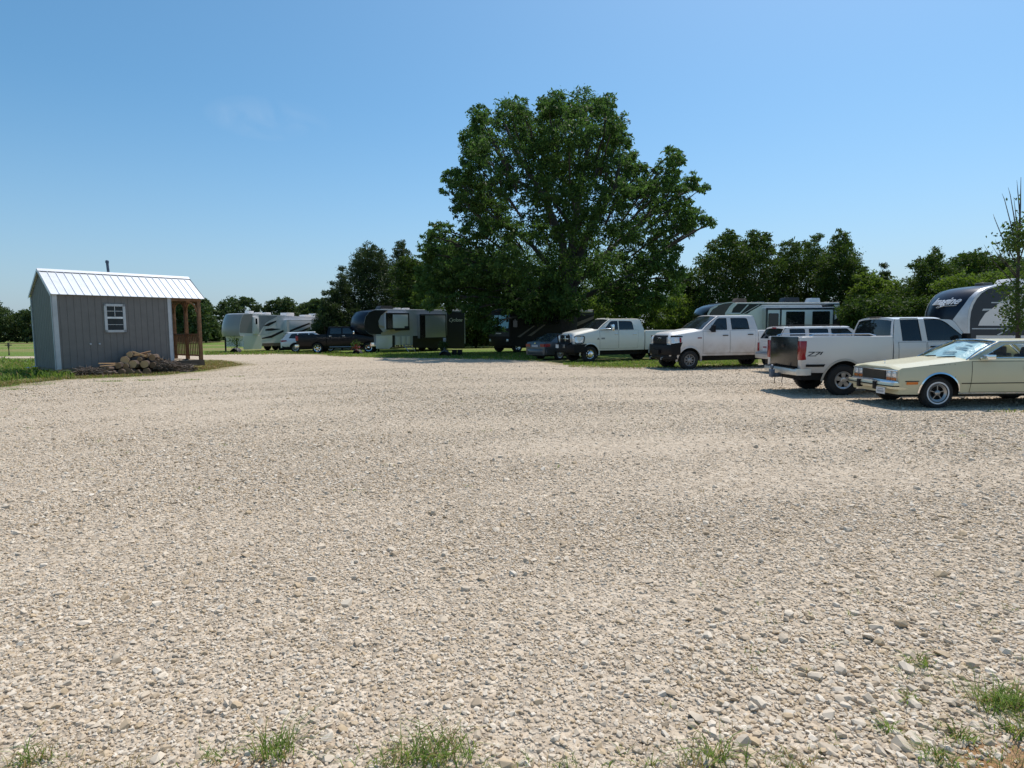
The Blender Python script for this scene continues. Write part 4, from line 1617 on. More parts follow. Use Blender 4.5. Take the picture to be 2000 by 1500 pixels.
    mb.box(-1.05, -.75, -.70, .70, .72, .955)
    c.part('dashboard', mb, mat('dark_dash', (.05, .04, .035), .8), .04)
    mb = MB()
    mb.lathe([(.175, 0), (.19, .012), (.175, .024), (.165, .012), (.175, 0)], (0, 0, 0), 'x', 20)
    mb.box(-.01, .01, -.17, .17, -.02, .02)
    o = c.part('steering_wheel', mb, BLACK)
    o.location = (-1.22, .36, .93)
    o.rotation_euler = (0, rad(-25), 0)
    # front end
    fx = x1
    mb = MB()
    mb.box(fx - .02, fx + .012, -.79, .79, .545, .765)
    c.part('nose_panel', mb, mat('silver_trim', (.45, .44, .40), .35, .5), .01)
    mb = MB()
    mb.box(fx + .005, fx + .022, -.41, .41, .560, .745, 0)
    for k in range(33):
        y = -.40 + .8 * k / 32
        mb.box(fx + .02, fx + .032, y - .004, y + .004, .562, .743, 1)
    c.part('grille', mb, [BLACK, mat('grille_bar', (.16, .15, .13), .4, .6)])
    for s in (1, -1):
        for k in range(2):
            y = s * (.52 + .175 * k)
            mb = MB()
            mb.box(fx + .008, fx + .030, y - .075, y + .075, .630, .748)
            h = c.part('headlight', mb, LENS, .012)
            mb = MB()
            mb.box(fx + .008, fx + .026, y - .075, y + .075, .556, .618)
            c.part('turn_signal', mb, AMBER, .008)
    mb = MB()
    mb.box(fx - .02, fx + .035, -.80, .80, .750, .772)
    mb.box(fx + .0, fx + .03, -.80, .80, .545, .556)
    c.part('chrome_header', mb, CHROME, .006)
    mb = MB()
    bumper_sweep(mb, fx + .16, .84, .395, .520, .14, .05, .22, 0, pw=6)
    bumper_sweep(mb, fx + .172, .84, .448, .470, .02, .05, .22, 1, pw=6)
    bumper = c.part('bumper', mb, [mat('cream_bumper', (.66, .62, .45), .25, .35), BLACK], smooth=40)
    for y in (.30, -.30):
        mb = MB()
        mb.box(fx + .10, fx + .20, y - .05, y + .05, .36, .53)
        c.part('bumper_guard', mb, BLACK, .02, parent=bumper)
    mb = MB()
    bumper_sweep(mb, fx + .14, .82, .505, .545, .16, .05, .2, 0, pw=6)
    c.part('bumper_top', mb, CHROME, parent=bumper)
    mb = MB()
    mb.box(fx + .165, fx + .172, .36, .66, .285, .415, 0)
    mb.box(fx + .171, fx + .174, .41, .61, .375, .392, 1)
    for k in range(6):
        mb.box(fx + .171, fx + .174, .395 + .04 * k, .420 + .04 * k, .315, .358, 1)
    c.part('license_plate', mb, [PLATE, mat('plate_ink', (.22, .24, .26), .5)])
    mb = MB()
    mb.lathe([(.022, 0), (.014, .012), (.006, .03), (.006, .05), (.016, .062), (.018, .075), (.010, .088), (.001, .092)], (fx - .20, 0, .855), 'z', 10)
    c.part('hood_ornament', mb, CHROME)
    mb = MB()
    mb.tube([(-.82, .80, 1.0), (-.86, .90, 1.02)], .018, 6)
    mb.box(-.99, -.83, .86, 1.02, .985, 1.075)
    c.part('mirror', mb, CHROME, .03, segs=3)
    wheel_m = mat('satin_wheel', (.34, .34, .34), .32, .75)
    for xa in axles:
        for s in (1, -1):
            wheel(c, xa, s, rt, .19, .185, 'spokes', .05, True, mats=[wheel_m, DARK])
    # folded sun shade standing behind the windscreen
    mb = MB()
    q = [(-.93, .07), (.93, .07), (.90, .90), (-.62, .93)]
    t = NT('silver_sunshade')
    P = t.coord()
    wv = t.noise(3.5, 4, P, .6, .8)
    t.base(t.ramp(wv, [(.3, (.26, .43, .50)), (.5, (.40, .60, .66)), (.7, (.55, .70, .73))]))
    t.set(Roughness=.35, Metallic=.0)
    t.bump(t.noise(9, 4, P), .6, .03)
    mb.patch(q, lambda u, v: ws(u, v) + Vector((-.05 - .03 * math.sin(u * 9), 0, -.03)), 24, 8)
    for k, (u0, u1, v) in enumerate(((-.05, .50, .58), (.05, .55, .50), (-.15, .30, .36), (-.1, .35, .28), (.1, .5, .70))):
        mb.patch([(u0, v), (u1, v - .02), (u1, v + .018), (u0, v + .035)], lambda u, vv: ws(u, vv) + Vector((-.035 - .03 * math.sin(u * 9), 0, -.02)), 10, 1, 1)
    ss = mb.build('sun_shade', [t.mat, mat('shade_print', (.10, .20, .24), .6)], None, weld=False)
    ss.matrix_world = c.M
    tag(ss, 'silver blue folding sun shade standing inside the windscreen of the pale yellow coupe', 'sun shade')
    return c


# ---- pickups -----------------------------------------------------------------
def bed(c, S, x0, x1, zs, topz, axle, ar, rt, m, floor=.30, gate=None, gate_m=None, liner=None):
    """open cargo box: flanks with wheel arches, rails, inner walls, floor and bulkhead"""
    mb = MB()
    xs = stations(x0, x1, [axle], ar, zs, rt)
    zl = zlow_f([axle], ar, zs, rt)
    for s in (1, -1):
        rows = []
        for x in xs:
            r = []
            for k in range(9):
                z = zl(x) + (topz - zl(x)) * k / 8
                r.append((x, s * S(x, z), z))
            y = S(x, topz)
            r += [(x, s * (y - .015), topz + .012), (x, s * (y - .085), topz + .012), (x, s * (y - .09), topz - .01), (x, s * (y - .10), topz - .50)]
            rows.append(r)
        mb.grid(rows)
        for r in (rows[0], rows[-1]):
            mb.add(r, [tuple(range(len(r)))])
    y = S((x0 + x1) / 2, topz) - .09
    mb.box(x0 + .02, x1, -y, y, topz - .53, topz - .48)
    mb.box(x1 - .05, x1, -y, y, topz - .5, topz + .0)
    o = c.part('cargo_bed', mb, m, smooth=35)
    return o


def build_two_tone():
    """white extended-cab pickup with a black tailgate, seen from its rear quarter"""
    c = Car('pickup_truck', 'white extended cab pickup with black tailgate and red tail lamps, beside the yellow coupe', 'pickup truck', (1643, 772.5), 0.0, 1.96, -1, 'white pickups parked on the gravel')
    rt, ar, zs = .375, .475, .56
    wbase = 3.60
    xr, xcab = -1.02, 1.16
    belt = 1.30
    topb = 1.415
    n = -1
    # bed
    topB = lambda x: topb
    SB = mkS(1.96, zs, topB, xr, 30, 0, 1, .015, .35, .05, .035, 3)
    bd = bed(c, SB, xr, xcab - .03, zs, topb, 0.0, ar, rt, WHITE)
    flare = mat('dusty_flare', (.42, .38, .32), .6)
    for s in (1, -1):
        mb = MB()
        arch_lip(mb, SB, s, 0.0, rt, ar, zs, .045, .016, a0=-.05)
        c.part('wheel_arch', mb, flare, weld=False)
    # bed rail and rails on top
    for s in (1, -1):
        y = .90
        mb = MB()
        mb.tube([(xr + .18, s * y, topb + .02), (xr + .30, s * y, topb + .065), (.6, s * y, topb + .065), (.75, s * y, topb + .02)], .016, 6)
        c.part('bed_rail', mb, CHROME, weld=False)
    # tailgate
    mb = MB()
    mb.box(xr - .035, xr + .04, -.79, .79, .685, topb + .005)
    tg = c.part('tailgate', mb, mat('black_gate', (.006, .007, .009), .24, coat=.25, spec=.35), .02, segs=3)
    tg['label'] = 'glossy black tailgate'
    mb = MB()
    mb.box(xr - .05, xr - .033, -.09, .09, 1.16, 1.24)
    c.part('handle', mb, BLACK, .01, parent=tg)
    for s in (1, -1):
        mb = MB()
        mb.box(xr - .03, xr + .10, s * .795, s * .955, .66, topb)
        c.part('bed_corner', mb, WHITE, .012)
    for s in (1, -1):
        mb = MB()
        mb.box(xr - .045, xr + .105, s * .80, s * .972, .865, 1.325)
        c.part('tail_light', mb, RED, .015)
    mb = MB()
    bumper_sweep(mb, xr - .17, .94, .50, .66, .12, .05, .22, 0, pw=4, sgn=-1)
    mb.box(xr - .15, xr, -.85, .85, .655, .672, 1)
    rb = c.part('rear_bumper', mb, [mat('dull_chrome', (.62, .60, .55), .35, .55), BLACK], smooth=40)
    # tow hitch
    mb = MB()
    mb.box(xr - .34, xr - .10, -.05, .05, .40, .50)
    mb.box(xr - .36, xr - .26, -.075, .075, .40, .60)
    mb.lathe([(.001, .60), (.03, .61), (.045, .655), (.04, .70), (.001, .72)], (xr - .31, 0, 0), 'z', 12)
    c.part('tow_hitch', mb, mat('hitch_steel', (.12, .15, .20), .5, .5), .01)
    for y in (.22, -.18):
        mb = MB()
        mb.tube([(xr - .10, y, .50), (xr - .14, y * 1.1, .30), (xr - .12, y * 1.15, .22)], .010, 5)
        c.part('chain', mb, BLACK, weld=False)
    # cab
    x1 = wbase + .90
    top = poly_f([(xcab, belt), (2.9, belt), (3.05, 1.28), (x1 - .05, 1.17), (x1, 1.10)])
    S = mkS(1.96, zs, top, xcab, x1, .05, .6, 0, .5, .05, .045, 3)
    mb = MB()
    shell(mb, S, stations(xcab, x1, [wbase], ar, zs, rt), zlow_f([wbase], ar, zs, rt), top, .05)
    c.part('body', mb, WHITE, smooth=32)
    chassis(c, xr + .12, x1 - .2, .66, .36, .92)
    A0, A1 = (3.02, belt), (2.38, 1.82)
    C1, C0 = (xcab + .10, 1.82), (xcab, belt)
    q1 = rpoly([c.sp(1762, 668, .92), c.sp(1800.5, 668, .92), c.sp(1797, 622, .84), c.sp(1761, 622, .84)], .035)
    q2 = rpoly([c.sp(1811, 668, .92), c.sp(1894, 668, .92), c.sp(1864, 624, .84), c.sp(1808, 622, .84)], [.03, .03, .09, .03])
    cab, G, ws, rw = greenhouse(c, A0, A1, C1, C0, .93, .76, [q1, q2], WHITE, GLASS, True, .12, .03, .06, rwf=(.90, .03, .90), r_a=.16, r_c=.06, bulge=.02)
    for (xa, xb, h) in ((xcab + .12, 1.93, None), (1.97, 3.06, (2.12, 1.16, .20))):
        for s in (1, -1):
            door(c, S, [(xa, .64), (xb, .64), (xb - (.05 if h else 0), belt - .03), (xa, belt - .03)], s, WHITE, h, BLACK, .007)
    for s in (1, -1):
        mb = MB()
        mb.patch([(-.93, .705), (-.50, .705), (-.47, .765), (-.93, .765)], on_side(SB, s, .012), 6, 1)
        c.part('bed_moulding', mb, BLACK, weld=False)
        mb = MB()
        mb.patch([(xcab + .1, .715), (x1 - 1.5, .715), (x1 - 1.5, .775), (xcab + .1, .775)], on_side(S, s, .014), 10, 1)
        c.part('door_moulding', mb, BLACK, weld=False)
    mb = MB()
    mb.box(xcab + .0, xcab + .14, -.22, .22, 1.875, 1.895)
    c.part('brake_light', mb, BLACK, .01)
    # decal
    a = c.sp(1576, 696)
    b = c.sp(1608, 687)
    xm, zm = (a[0] + b[0]) / 2, (a[1] + b[1]) / 2
    mb = MB()
    w_, h_ = (b[0] - a[0]), (b[1] - a[1]) * 1.0

    def dec(pts):
        mb.poly([(a[0] + u * w_, a[1] + v * h_) for u, v in pts], on_side(SB, n, .006))
    dec([(.10, 1.0), (.52, 1.0), (.47, .84), (.08, .84)])
    dec([(.38, .86), (.50, .86), (.14, .14), (.0, .0)])
    dec([(.0, .0), (.16, .16), (.58, .16), (.55, .0)][::1])
    dec([(.55, 1.0), (.86, 1.0), (.82, .84), (.52, .84)])
    dec([(.74, .86), (.85, .86), (.60, .24), (.50, .24)])
    dec([(.90, 1.0), (1.0, 1.0), (.86, .30), (.77, .30)])
    c.part('decal', mb, INK, weld=False)
    mirror(c, 2.78, 1.39, .95, -1, BLACK, .17, .18, .12)
    mirror(c, 2.78, 1.39, .95, 1, BLACK, .17, .18, .12)
    mb = MB()
    bumper_sweep(mb, x1 + .10, .95, .50, .72, .14, .10, .3)
    c.part('front_bumper', mb, CHROME, smooth=40)
    for s in (1, -1):
        mb = MB()
        mb.box(x1 - .10, x1 + .012, s * .58, s * .90, .84, 1.04)
        c.part('headlight', mb, LENS, .02)
    for xa in (0.0, wbase):
        for s in (1, -1):
            wheel(c, xa, s, rt, .25, .215, 'five', .03, mats=[ALLOY, DARK])
    return c


def build_work_truck():
    """white crew cab with the black plastic grille and bumper"""
    c = Car('pickup_truck', 'dusty white crew cab pickup with black grille and plain steel wheels', 'pickup truck', (1344.5, 722), PI + rad(13), 2.02, 1, 'white pickups parked on the gravel', .10)
    rt, ar, zs = .385, .50, .55
    wbase = 3.80
    x1 = .80
    a0 = c.sp(1372, 645, .95)
    belt = a0[1]
    xcab = c.sp(1481, 660)[0]
    hz = c.sp(1318, 655, .85)[1]
    top = poly_f([(xcab, belt + .02), (a0[0], belt), (a0[0] + .12, belt - .035), (x1 - .14, hz + .0), (x1 - .04, hz - .06), (x1, hz - .20)])
    S = mkS(2.02, zs, top, xcab, x1, .10, .55, 0, .5, .04, .060, 3)

    def hood(x, u):
        if x < a0[0] + .02:
            return 0
        k = min(1, (x - a0[0]) / .15) * min(1, max(0, (x1 - x) / .12))
        return .075 * k * max(0, min(1, (.80 - u) / .16))
    mb = MB()
    shell(mb, S, stations(xcab, x1, [0], ar, zs, rt), zlow_f([0], ar, zs, rt), top, .05, topn=12, hood=hood)
    c.part('body', mb, WHITE_DIRTY, smooth=34)
    chassis(c, -wbase - 1.0, x1 - .2, .68, .34, .94)
    for s in (1, -1):
        mb = MB()
        arch_lip(mb, S, s, 0, rt, ar, zs, .07, .03, a0=-.1)
        c.part('wheel_arch', mb, WHITE_DIRTY, weld=False)
    SB = mkS(2.02, zs, lambda x: belt - .02, -6, 30, 0, 1, .0, .4, .04, .04, 3)
    bed(c, SB, -wbase - 1.15, xcab - .03, zs, belt - .03, -wbase, ar, rt, WHITE_DIRTY)
    mb = MB()
    mb.box(-wbase - 1.20, -wbase - 1.13, -.80, .80, .70, belt - .02)
    c.part('tailgate', mb, WHITE_DIRTY, .02)
    A0 = a0
    A1 = c.sp(1402, 617, .80)
    C1 = c.sp(1471, 618, .80)
    C0 = (xcab, belt + .02)
    zr = (A1[1] + C1[1]) / 2
    A1, C1 = (A1[0], zr), (C1[0], zr)
    q1 = rpoly([c.sp(1382, 647, .94), c.sp(1420, 644.5, .94), c.sp(1419, 621, .84), c.sp(1401, 621.5, .84)], [.03, .03, .03, .10])
    q2 = rpoly([c.sp(1429, 644, .94), c.sp(1464, 643.5, .94), c.sp(1459, 621, .84), c.sp(1426.5, 621, .84)], [.03, .03, .09, .03])
    greenhouse(c, A0, A1, C1, C0, .95, .80, [q1, q2], WHITE, GLASS, True, .18, .03, .055, r_a=.12, r_c=.09, ws_mat=GLASS_BLUE, bulge=.02)
    xb = c.sp(1426, 660)[0]
    xd0 = c.sp(1374, 660)[0]
    for s in (1, -1):
        door(c, S, [(xd0, zs + .10), (xb + .01, zs + .10), (xb + .01, belt - .03), (xd0, belt - .05)], s, WHITE_DIRTY, (*c.sp(1417, 655), .24), BLACK, .007)
        door(c, S, [(xb - .03, zs + .10), (xcab + .16, zs + .10), (xcab + .10, belt - .02), (xb - .03, belt - .03)], s, WHITE_DIRTY, (*c.sp(1466, 653), .24), BLACK, .007)
        mirror(c, c.sp(1385, 642)[0] - .12, c.sp(1390, 641)[1] - .02, .95, s, BLACK, .28, .20, .22)
    bx, bz = c.sp(1367, 660)
    mb = MB()
    mb.box(bx - .09, bx + .09, S(bx, bz) + .003, S(bx, bz) + .010, bz - .022, bz + .022)
    c.part('badge', mb, mat('badge_red', (.22, .05, .05), .4))
    # front end: one tall black grille between two lamps
    gz0, gz1 = c.sp(1290, 681, .5)[1], hz + .02
    mb = MB()
    pf = [(x1 - .16, gz0 + .25), (x1 + .02, gz0 + .22), (x1 + .035, gz0 + .50), (x1 - .02, gz1 + .08), (x1 - .10, gz1 + .135), (x1 - .32, gz1 + .145)]
    for k in range(1):
        mb.prism(pf, lambda x, z: Vector((x, -.62, z - .12)), lambda x, z: Vector((x, .62, z - .12)))
    grille = c.part('grille', mb, BLACK, .05, segs=3)
    c.text('badge', 'RAM', x1 + .040, gz0 + .37, .20, CHROME, 0, 'front', bold=.004)
    for s in (1, -1):
        mb = MB()
        zl0, zl1 = gz0 + .20, gz0 + .46
        mb.prism(rpoly([(x1 - .06, zl0), (x1 - .44, zl0 + .05), (x1 - .44, zl1), (x1 - .06, zl1)], .03), lambda x, z: Vector((x, s * (S(x, z) - .10), z)), lambda x, z: Vector((x + .03, s * (S(x, z) + .014), z)))
        h = c.part('headlight', mb, LENS, .01)
        mb = MB()
        mb.box(x1 - .10, x1 + .015, s * .60, s * .865, zl0, zl1 + .0)
        c.part('lens', mb, LENS, .02, parent=h)
        mb = MB()
        mb.patch([(x1 - .42, zl0 + .05), (x1 - .34, zl0 + .05), (x1 - .34, zl1 - .02), (x1 - .42, zl1 - .02)], on_side(S, s, .022), 2, 2)
        c.part('reflector', mb, RED, parent=h, weld=False)
        mb = MB()
        mb.patch([(x1 - .02, zl1), (x1 - .48, zl1), (x1 - .48, zl1 + .045), (x1 - .02, zl1 + .07)], on_side(S, s, .012), 5, 1)
        mb.patch([(x1 - .02, zl0 - .13), (x1 - .40, zl0 - .13), (x1 - .47, zl0 + .05), (x1 - .02, zl0)], on_side(S, s, .010), 5, 1)
        c.part('lamp_surround', mb, BLACK, weld=False)
    mb = MB()
    bumper_sweep(mb, x1 + .14, .99, .60, gz0 + .16, .25, .14, .14)
    bumper_sweep(mb, x1 + .10, .93, .42, .62, .25, .16, .12)
    mb.box(x1 + .05, x1 + .22, -.30, .30, .62, .80)
    c.part('front_bumper', mb, mat('black_bumper', (.007, .007, .008), .55, spec=.2), smooth=40)
    for s in (1, -1):
        mb = MB()
        mb.tube([(x1 + .12, s * .5, .50), (x1 + .20, s * .5, .47), (x1 + .20, s * .5, .40)], .025, 6)
        c.part('tow_hook', mb, STEEL)
    for xa in (0.0, -wbase):
        for s in (1, -1):
            wheel(c, xa, s, rt, .27, .235, 'steel', .0, mats=[STEEL, DARK])
    return c


def build_dually():
    """pearl white long-cab pickup with the chrome front wheels"""
    c = Car('pickup_truck', 'pearl white crew cab pickup with roof clearance lamps and chrome dual wheel hubs', 'pickup truck', (1151, 707.5), PI + rad(22), 2.02, 1, 'white pickups parked on the gravel', .10)
    rt, ar, zs = .40, .52, .58
    wbase = 4.06
    x1 = .86
    a0 = c.sp(1168, 644.5, .95)
    belt = a0[1]
    xcab = c.sp(1259, 660)[0]
    hz = c.sp(1122, 654.5, .85)[1]
    top = poly_f([(xcab, belt), (a0[0], belt), (a0[0] + .12, belt - .03), (x1 - .14, hz), (x1 - .04, hz - .06), (x1, hz - .20)])
    S = mkS(2.02, zs, top, xcab, x1, .10, .55, 0, .5, .04, .060, 3)

    def hood(x, u):
        if x < a0[0] + .02:
            return 0
        k = min(1, (x - a0[0]) / .15) * min(1, max(0, (x1 - x) / .12))
        return .085 * k * max(0, min(1, (.80 - u) / .16))
    mb = MB()
    shell(mb, S, stations(xcab, x1, [0], ar, zs, rt), zlow_f([0], ar, zs, rt), top, .05, topn=12, hood=hood)
    c.part('body', mb, CREAM_WHITE, smooth=34)
    chassis(c, -wbase - 1.0, x1 - .2, .66, .34, .98)
    for s in (1, -1):
        mb = MB()
        arch_lip(mb, S, s, 0, rt, ar, zs, .06, .03, a0=-.1)
        c.part('wheel_arch', mb, CREAM_WHITE, weld=False)
    SB = mkS(2.06, zs, lambda x: belt - .02, -6.5, 30, 0, 1, .0, .4, .04, .04, 3)
    bed(c, SB, -wbase - 1.15, xcab - .04, zs, belt - .05, -wbase, ar, rt, CREAM_WHITE)
    for s in (1, -1):
        mb = MB()
        P_ = []
        for k in range(13):
            t = PI * k / 12
            P_.append((-wbase + .62 * math.cos(t), rt + .62 * math.sin(t)))
        mb.prism(P_, lambda x, z: Vector((x, s * 1.00, z)), lambda x, z: Vector((x * .985 - .06, s * 1.20, z * .97)))
        c.part('fender_flare', mb, CREAM_WHITE, .03)
    mb = MB()
    mb.box(-wbase - 1.20, -wbase - 1.13, -.80, .80, .70, belt - .04)
    c.part('tailgate', mb, CREAM_WHITE, .02)
    A0 = a0
    A1 = c.sp(1191, 623.5, .80)
    C1 = c.sp(1249, 624, .80)
    C0 = (xcab, belt)
    zr = (A1[1] + C1[1]) / 2
    A1, C1 = (A1[0], zr), (C1[0], zr)
    q1 = rpoly([c.sp(1178, 645.5, .94), c.sp(1207, 645, .94), c.sp(1206, 626.5, .84), c.sp(1192, 627, .84)], [.03, .02, .02, .10])
    q2 = rpoly([c.sp(1209, 645, .94), c.sp(1238, 645, .94), c.sp(1234, 627, .84), c.sp(1208, 626.5, .84)], [.02, .03, .12, .02])
    greenhouse(c, A0, A1, C1, C0, .95, .80, [q1, q2], CREAM_WHITE, GLASS, True, .18, .03, .055, r_a=.12, r_c=.09, bulge=.02)
    xb = c.sp(1208, 660)[0]
    xd0 = c.sp(1172, 660)[0]
    for s in (1, -1):
        door(c, S, [(xd0, zs + .10), (xb + .01, zs + .10), (xb + .01, belt - .03), (xd0, belt - .05)], s, CREAM_WHITE, (*c.sp(1204, 652.5), .22), CHROME, .007)
        door(c, S, [(xb - .03, zs + .10), (xcab + .42, zs + .10), (xcab + .36, belt - .02), (xb - .03, belt - .03)], s, CREAM_WHITE, (*c.sp(1240, 652.5), .22), CHROME, .007)
        mx, mz = c.sp(1195, 640, 1.15)
        mb = MB()
        mb.tube([(a0[0] - .05, s * .93, belt + .03), (mx + .02, s * 1.15, belt + .06)], .035, 6)
        mb.box(mx - .05, mx + .06, s * 1.12, s * 1.34, mz - .16, mz + .16)
        c.part('mirror', mb, CHROME, .03, segs=3)
    bx, bz = c.sp(1178, 661)
    mb = MB()
    mb.box(bx - .10, bx + .10, S(bx, bz) + .004, S(bx, bz) + .012, bz - .04, bz + .04)
    mb.poly([(bx + .36, bz - .05), (bx + .20, bz - .05), (bx + .28, bz + .05)], lambda x, z: Vector((x, S(x, z) + .010, z)))
    c.part('badge', mb, mat('badge_grey', (.22, .22, .22), .4))
    clear_m = mat('clearance_lens', (.65, .55, .42), .3)
    for k in range(5):
        mb = MB()
        y = (-.5, -.2, 0, .2, .5)[k]
        xx = A1[0] - .06 + .10 * (1 - (y / .8) ** 2)
        mb.obox((xx - .05, y, zr + .062), (.05, 0, 0), (0, .035, 0), (0, 0, .022))
        c.part('clearance_light', mb, clear_m, .008)
    gz0 = c.sp(1110, 671, .5)[1]
    # cross-bar grille
    mb = MB()
    mb.box(x1 - .16, x1 + .02, -.56, .56, gz0, hz - .02, 0)
    mb.box(x1 + .015, x1 + .045, -.05, .05, gz0 + .02, hz - .03, 1)
    mb.box(x1 + .015, x1 + .045, -.52, .52, gz0 + (hz - gz0) * .48, gz0 + (hz - gz0) * .60, 1)
    for k in range(7):
        z = gz0 + .04 + (hz - gz0 - .08) * k / 6
        mb.box(x1 + .012, x1 + .03, -.52, .52, z - .008, z + .008, 2)
    c.part('grille', mb, [BLACK, CHROME, mat('grille_mesh', (.12, .12, .12), .4, .5)], .008)
    mb = MB()
    for z in (gz0 - .0, hz + .0):
        mb.box(x1 - .05, x1 + .05, -.60, .60, z - .022, z + .022)
    for y in (-.58, .58):
        mb.box(x1 - .05, x1 + .05, y - .025, y + .025, gz0, hz)
    c.part('grille_surround', mb, mat('chrome_surround', (.5, .52, .55), .2, .8), .015)
    for s in (1, -1):
        mb = MB()
        zl0, zl1 = gz0 + .02, hz - .06
        mb.prism(rpoly([(x1 - .06, zl0), (x1 - .46, zl0 + .02), (x1 - .50, zl1 - .02), (x1 - .06, zl1)], .05), lambda x, z: Vector((x, s * (S(x, z) - .10), z)), lambda x, z: Vector((x + .03, s * (S(x, z) + .014), z)))
        h = c.part('headlight', mb, LENS, .01)
        mb = MB()
        mb.box(x1 - .10, x1 + .015, s * .62, s * .875, zl0, zl1)
        c.part('lens', mb, LENS, .02, parent=h)
        mb = MB()
        mb.tube([on_side(S, s, .03)(x, z) for x, z in rpoly([(x1 - .03, zl0 - .02), (x1 - .48, zl0), (x1 - .53, zl1), (x1 - .03, zl1 + .02)], .08)], .022, 5)
        c.part('lamp_guard', mb, BLACK, weld=False)
    mb = MB()
    bumper_sweep(mb, x1 + .26, 1.0, .50, gz0 - .03, .30, .22, .40)
    mb.prism([(x1 + .26, gz0 - .05), (x1 + .10, gz0 + .05), (x1 - .05, gz0 - .03)], lambda x, z: Vector((x, -.7, z)), lambda x, z: Vector((x, .7, z)))
    for s in (1, -1):
        mb.tube([(x1 + .10, s * .62, gz0 - .04), (x1 + .16, s * .62, hz - .06), (x1 + .16, s * .60, hz + .04)], .03, 6)
    c.part('front_bumper', mb, mat('steel_bumper', (.009, .009, .010), .6, spec=.2), smooth=40)
    for s in (.16, .28):
        mb = MB()
        mb.box(x1 + .25, x1 + .30, s + .10, s + .14, gz0 - .22, gz0 - .06)
        c.part('tow_ring', mb, STEEL, .008)
    mb = MB()
    mb.box(x1 + .262, x1 + .275, -.62, -.30, gz0 - .24, gz0 - .06)
    c.part('license_plate', mb, PLATE)
    for s in (1, -1):
        wheel(c, 0, s, rt, .25, .225, 'dually', .02, mats=[CHROME, DARK])
        wheel(c, -wbase, s, rt, .25, .225, 'steel', -.16, mats=[STEEL, DARK])
        wheel(c, -wbase, s, rt, .25, .225, 'steel', .14, mats=[STEEL, DARK])
    return c


def build_black_pickup():
    c = Car('pickup_truck', 'black crew cab pickup with bright wheels, half hiding the small white crossover', 'pickup truck', (620.7, 690), rad(2), 2.0, -1, inset=.1)
    rt, ar, zs = .40, .50, .55
    wbase = c.sp(719.6, 680)[0]
    n = -1
    zr = c.sp(660, 639, .8)[1]
    belt = c.sp(660, 653)[1]
    xr = c.sp(577, 668)[0] + .05
    xcab = c.sp(638, 660)[0]
    x1 = c.sp(734, 670)[0]
    SB = mkS(2.0, zs, lambda x: belt - .02, xr, 30, 0, 1, .02, .35, .04, .04, 3)
    bed(c, SB, xr, xcab - .03, zs, belt - .02, 0, ar, rt, BLACK_PAINT)
    mb = MB()
    mb.box(xr - .05, xr + .03, -.80, .80, .70, belt - .02)
    c.part('tailgate', mb, BLACK_PAINT, .02)
    for s in (1, -1):
        mb = MB()
        mb.box(xr - .04, xr + .16, s * .84, s * 1.005, belt - .48, belt - .10)
        c.part('tail_light', mb, RED, .015)
    mb = MB()
    bumper_sweep(mb, xr - .18, .96, .50, .68, .12, .06, .22, 0, pw=4, sgn=-1)
    c.part('rear_bumper', mb, CHROME, smooth=40)
    top = poly_f([(xcab, belt), (wbase - 1.0, belt), (wbase - .85, belt - .04), (x1 - .08, belt - .14), (x1, belt - .30)])
    S = mkS(2.0, zs, top, xcab, x1, .07, .6, 0, .5, .04, .05, 3)
    mb = MB()
    shell(mb, S, stations(xcab, x1, [wbase], ar, zs, rt), zlow_f([wbase], ar, zs, rt), top, .06)
    c.part('body', mb, BLACK_PAINT, smooth=32)
    chassis(c, xr + .12, x1 - .2, .66, .36, .95)
    A0, A1 = (wbase - .92, belt), (c.sp(683, 640, .8)[0], zr)
    C1, C0 = (c.sp(641, 640, .8)[0], zr), (xcab, belt)
    q1 = rpoly([(C0[0] + .22, belt + .04), (xcab + 1.12, belt + .04), (xcab + 1.10, zr - .06), (C1[0] + .16, zr - .06)], .05)
    q2 = rpoly([(xcab + 1.22, belt + .04), (A0[0] - .16, belt + .04), (A1[0] - .06, zr - .06), (xcab + 1.20, zr - .06)], .05)
    greenhouse(c, A0, A1, C1, C0, .93, .78, [q1, q2], BLACK_PAINT, GLASS_BLUE, True, .14, .03, .05, r_a=.10, r_c=.06)
    for xa, xb in ((xcab + .16, xcab + 1.14), (xcab + 1.2, A0[0] + .02)):
        for s in (1, -1):
            door(c, S, [(xa, zs + .1), (xb, zs + .1), (xb, belt - .03), (xa, belt - .03)], s, BLACK_PAINT, (xa + .12, belt - .12, .2), CHROME, .006)
    step_m = mat('step_chrome', (.4, .4, .4), .3, .7)
    for s in (1, -1):
        mb = MB()
        mb.tube([(xcab + .2, s * 1.0, .48), (wbase - .6, s * 1.0, .48)], .04, 6)
        c.part('side_step', mb, step_m, weld=False)
    for s in (1, -1):
        mirror(c, A0[0] - .15, belt + .14, .93, s, CHROME, .24, .2, .16)
        mb = MB()
        mb.box(x1 - .2, x1 + .01, s * .62, s * .92, belt - .52, belt - .34)
        c.part('headlight', mb, LENS, .02)
    mb = MB()
    bumper_sweep(mb, x1 + .10, .96, .50, .78, .14, .12, .3)
    c.part('front_bumper', mb, CHROME, smooth=40)
    for xa in (0.0, wbase):
        for s in (1, -1):
            wheel(c, xa, s, rt, .26, .27, 'six', .03, mats=[CHROME, DARK])
    return c


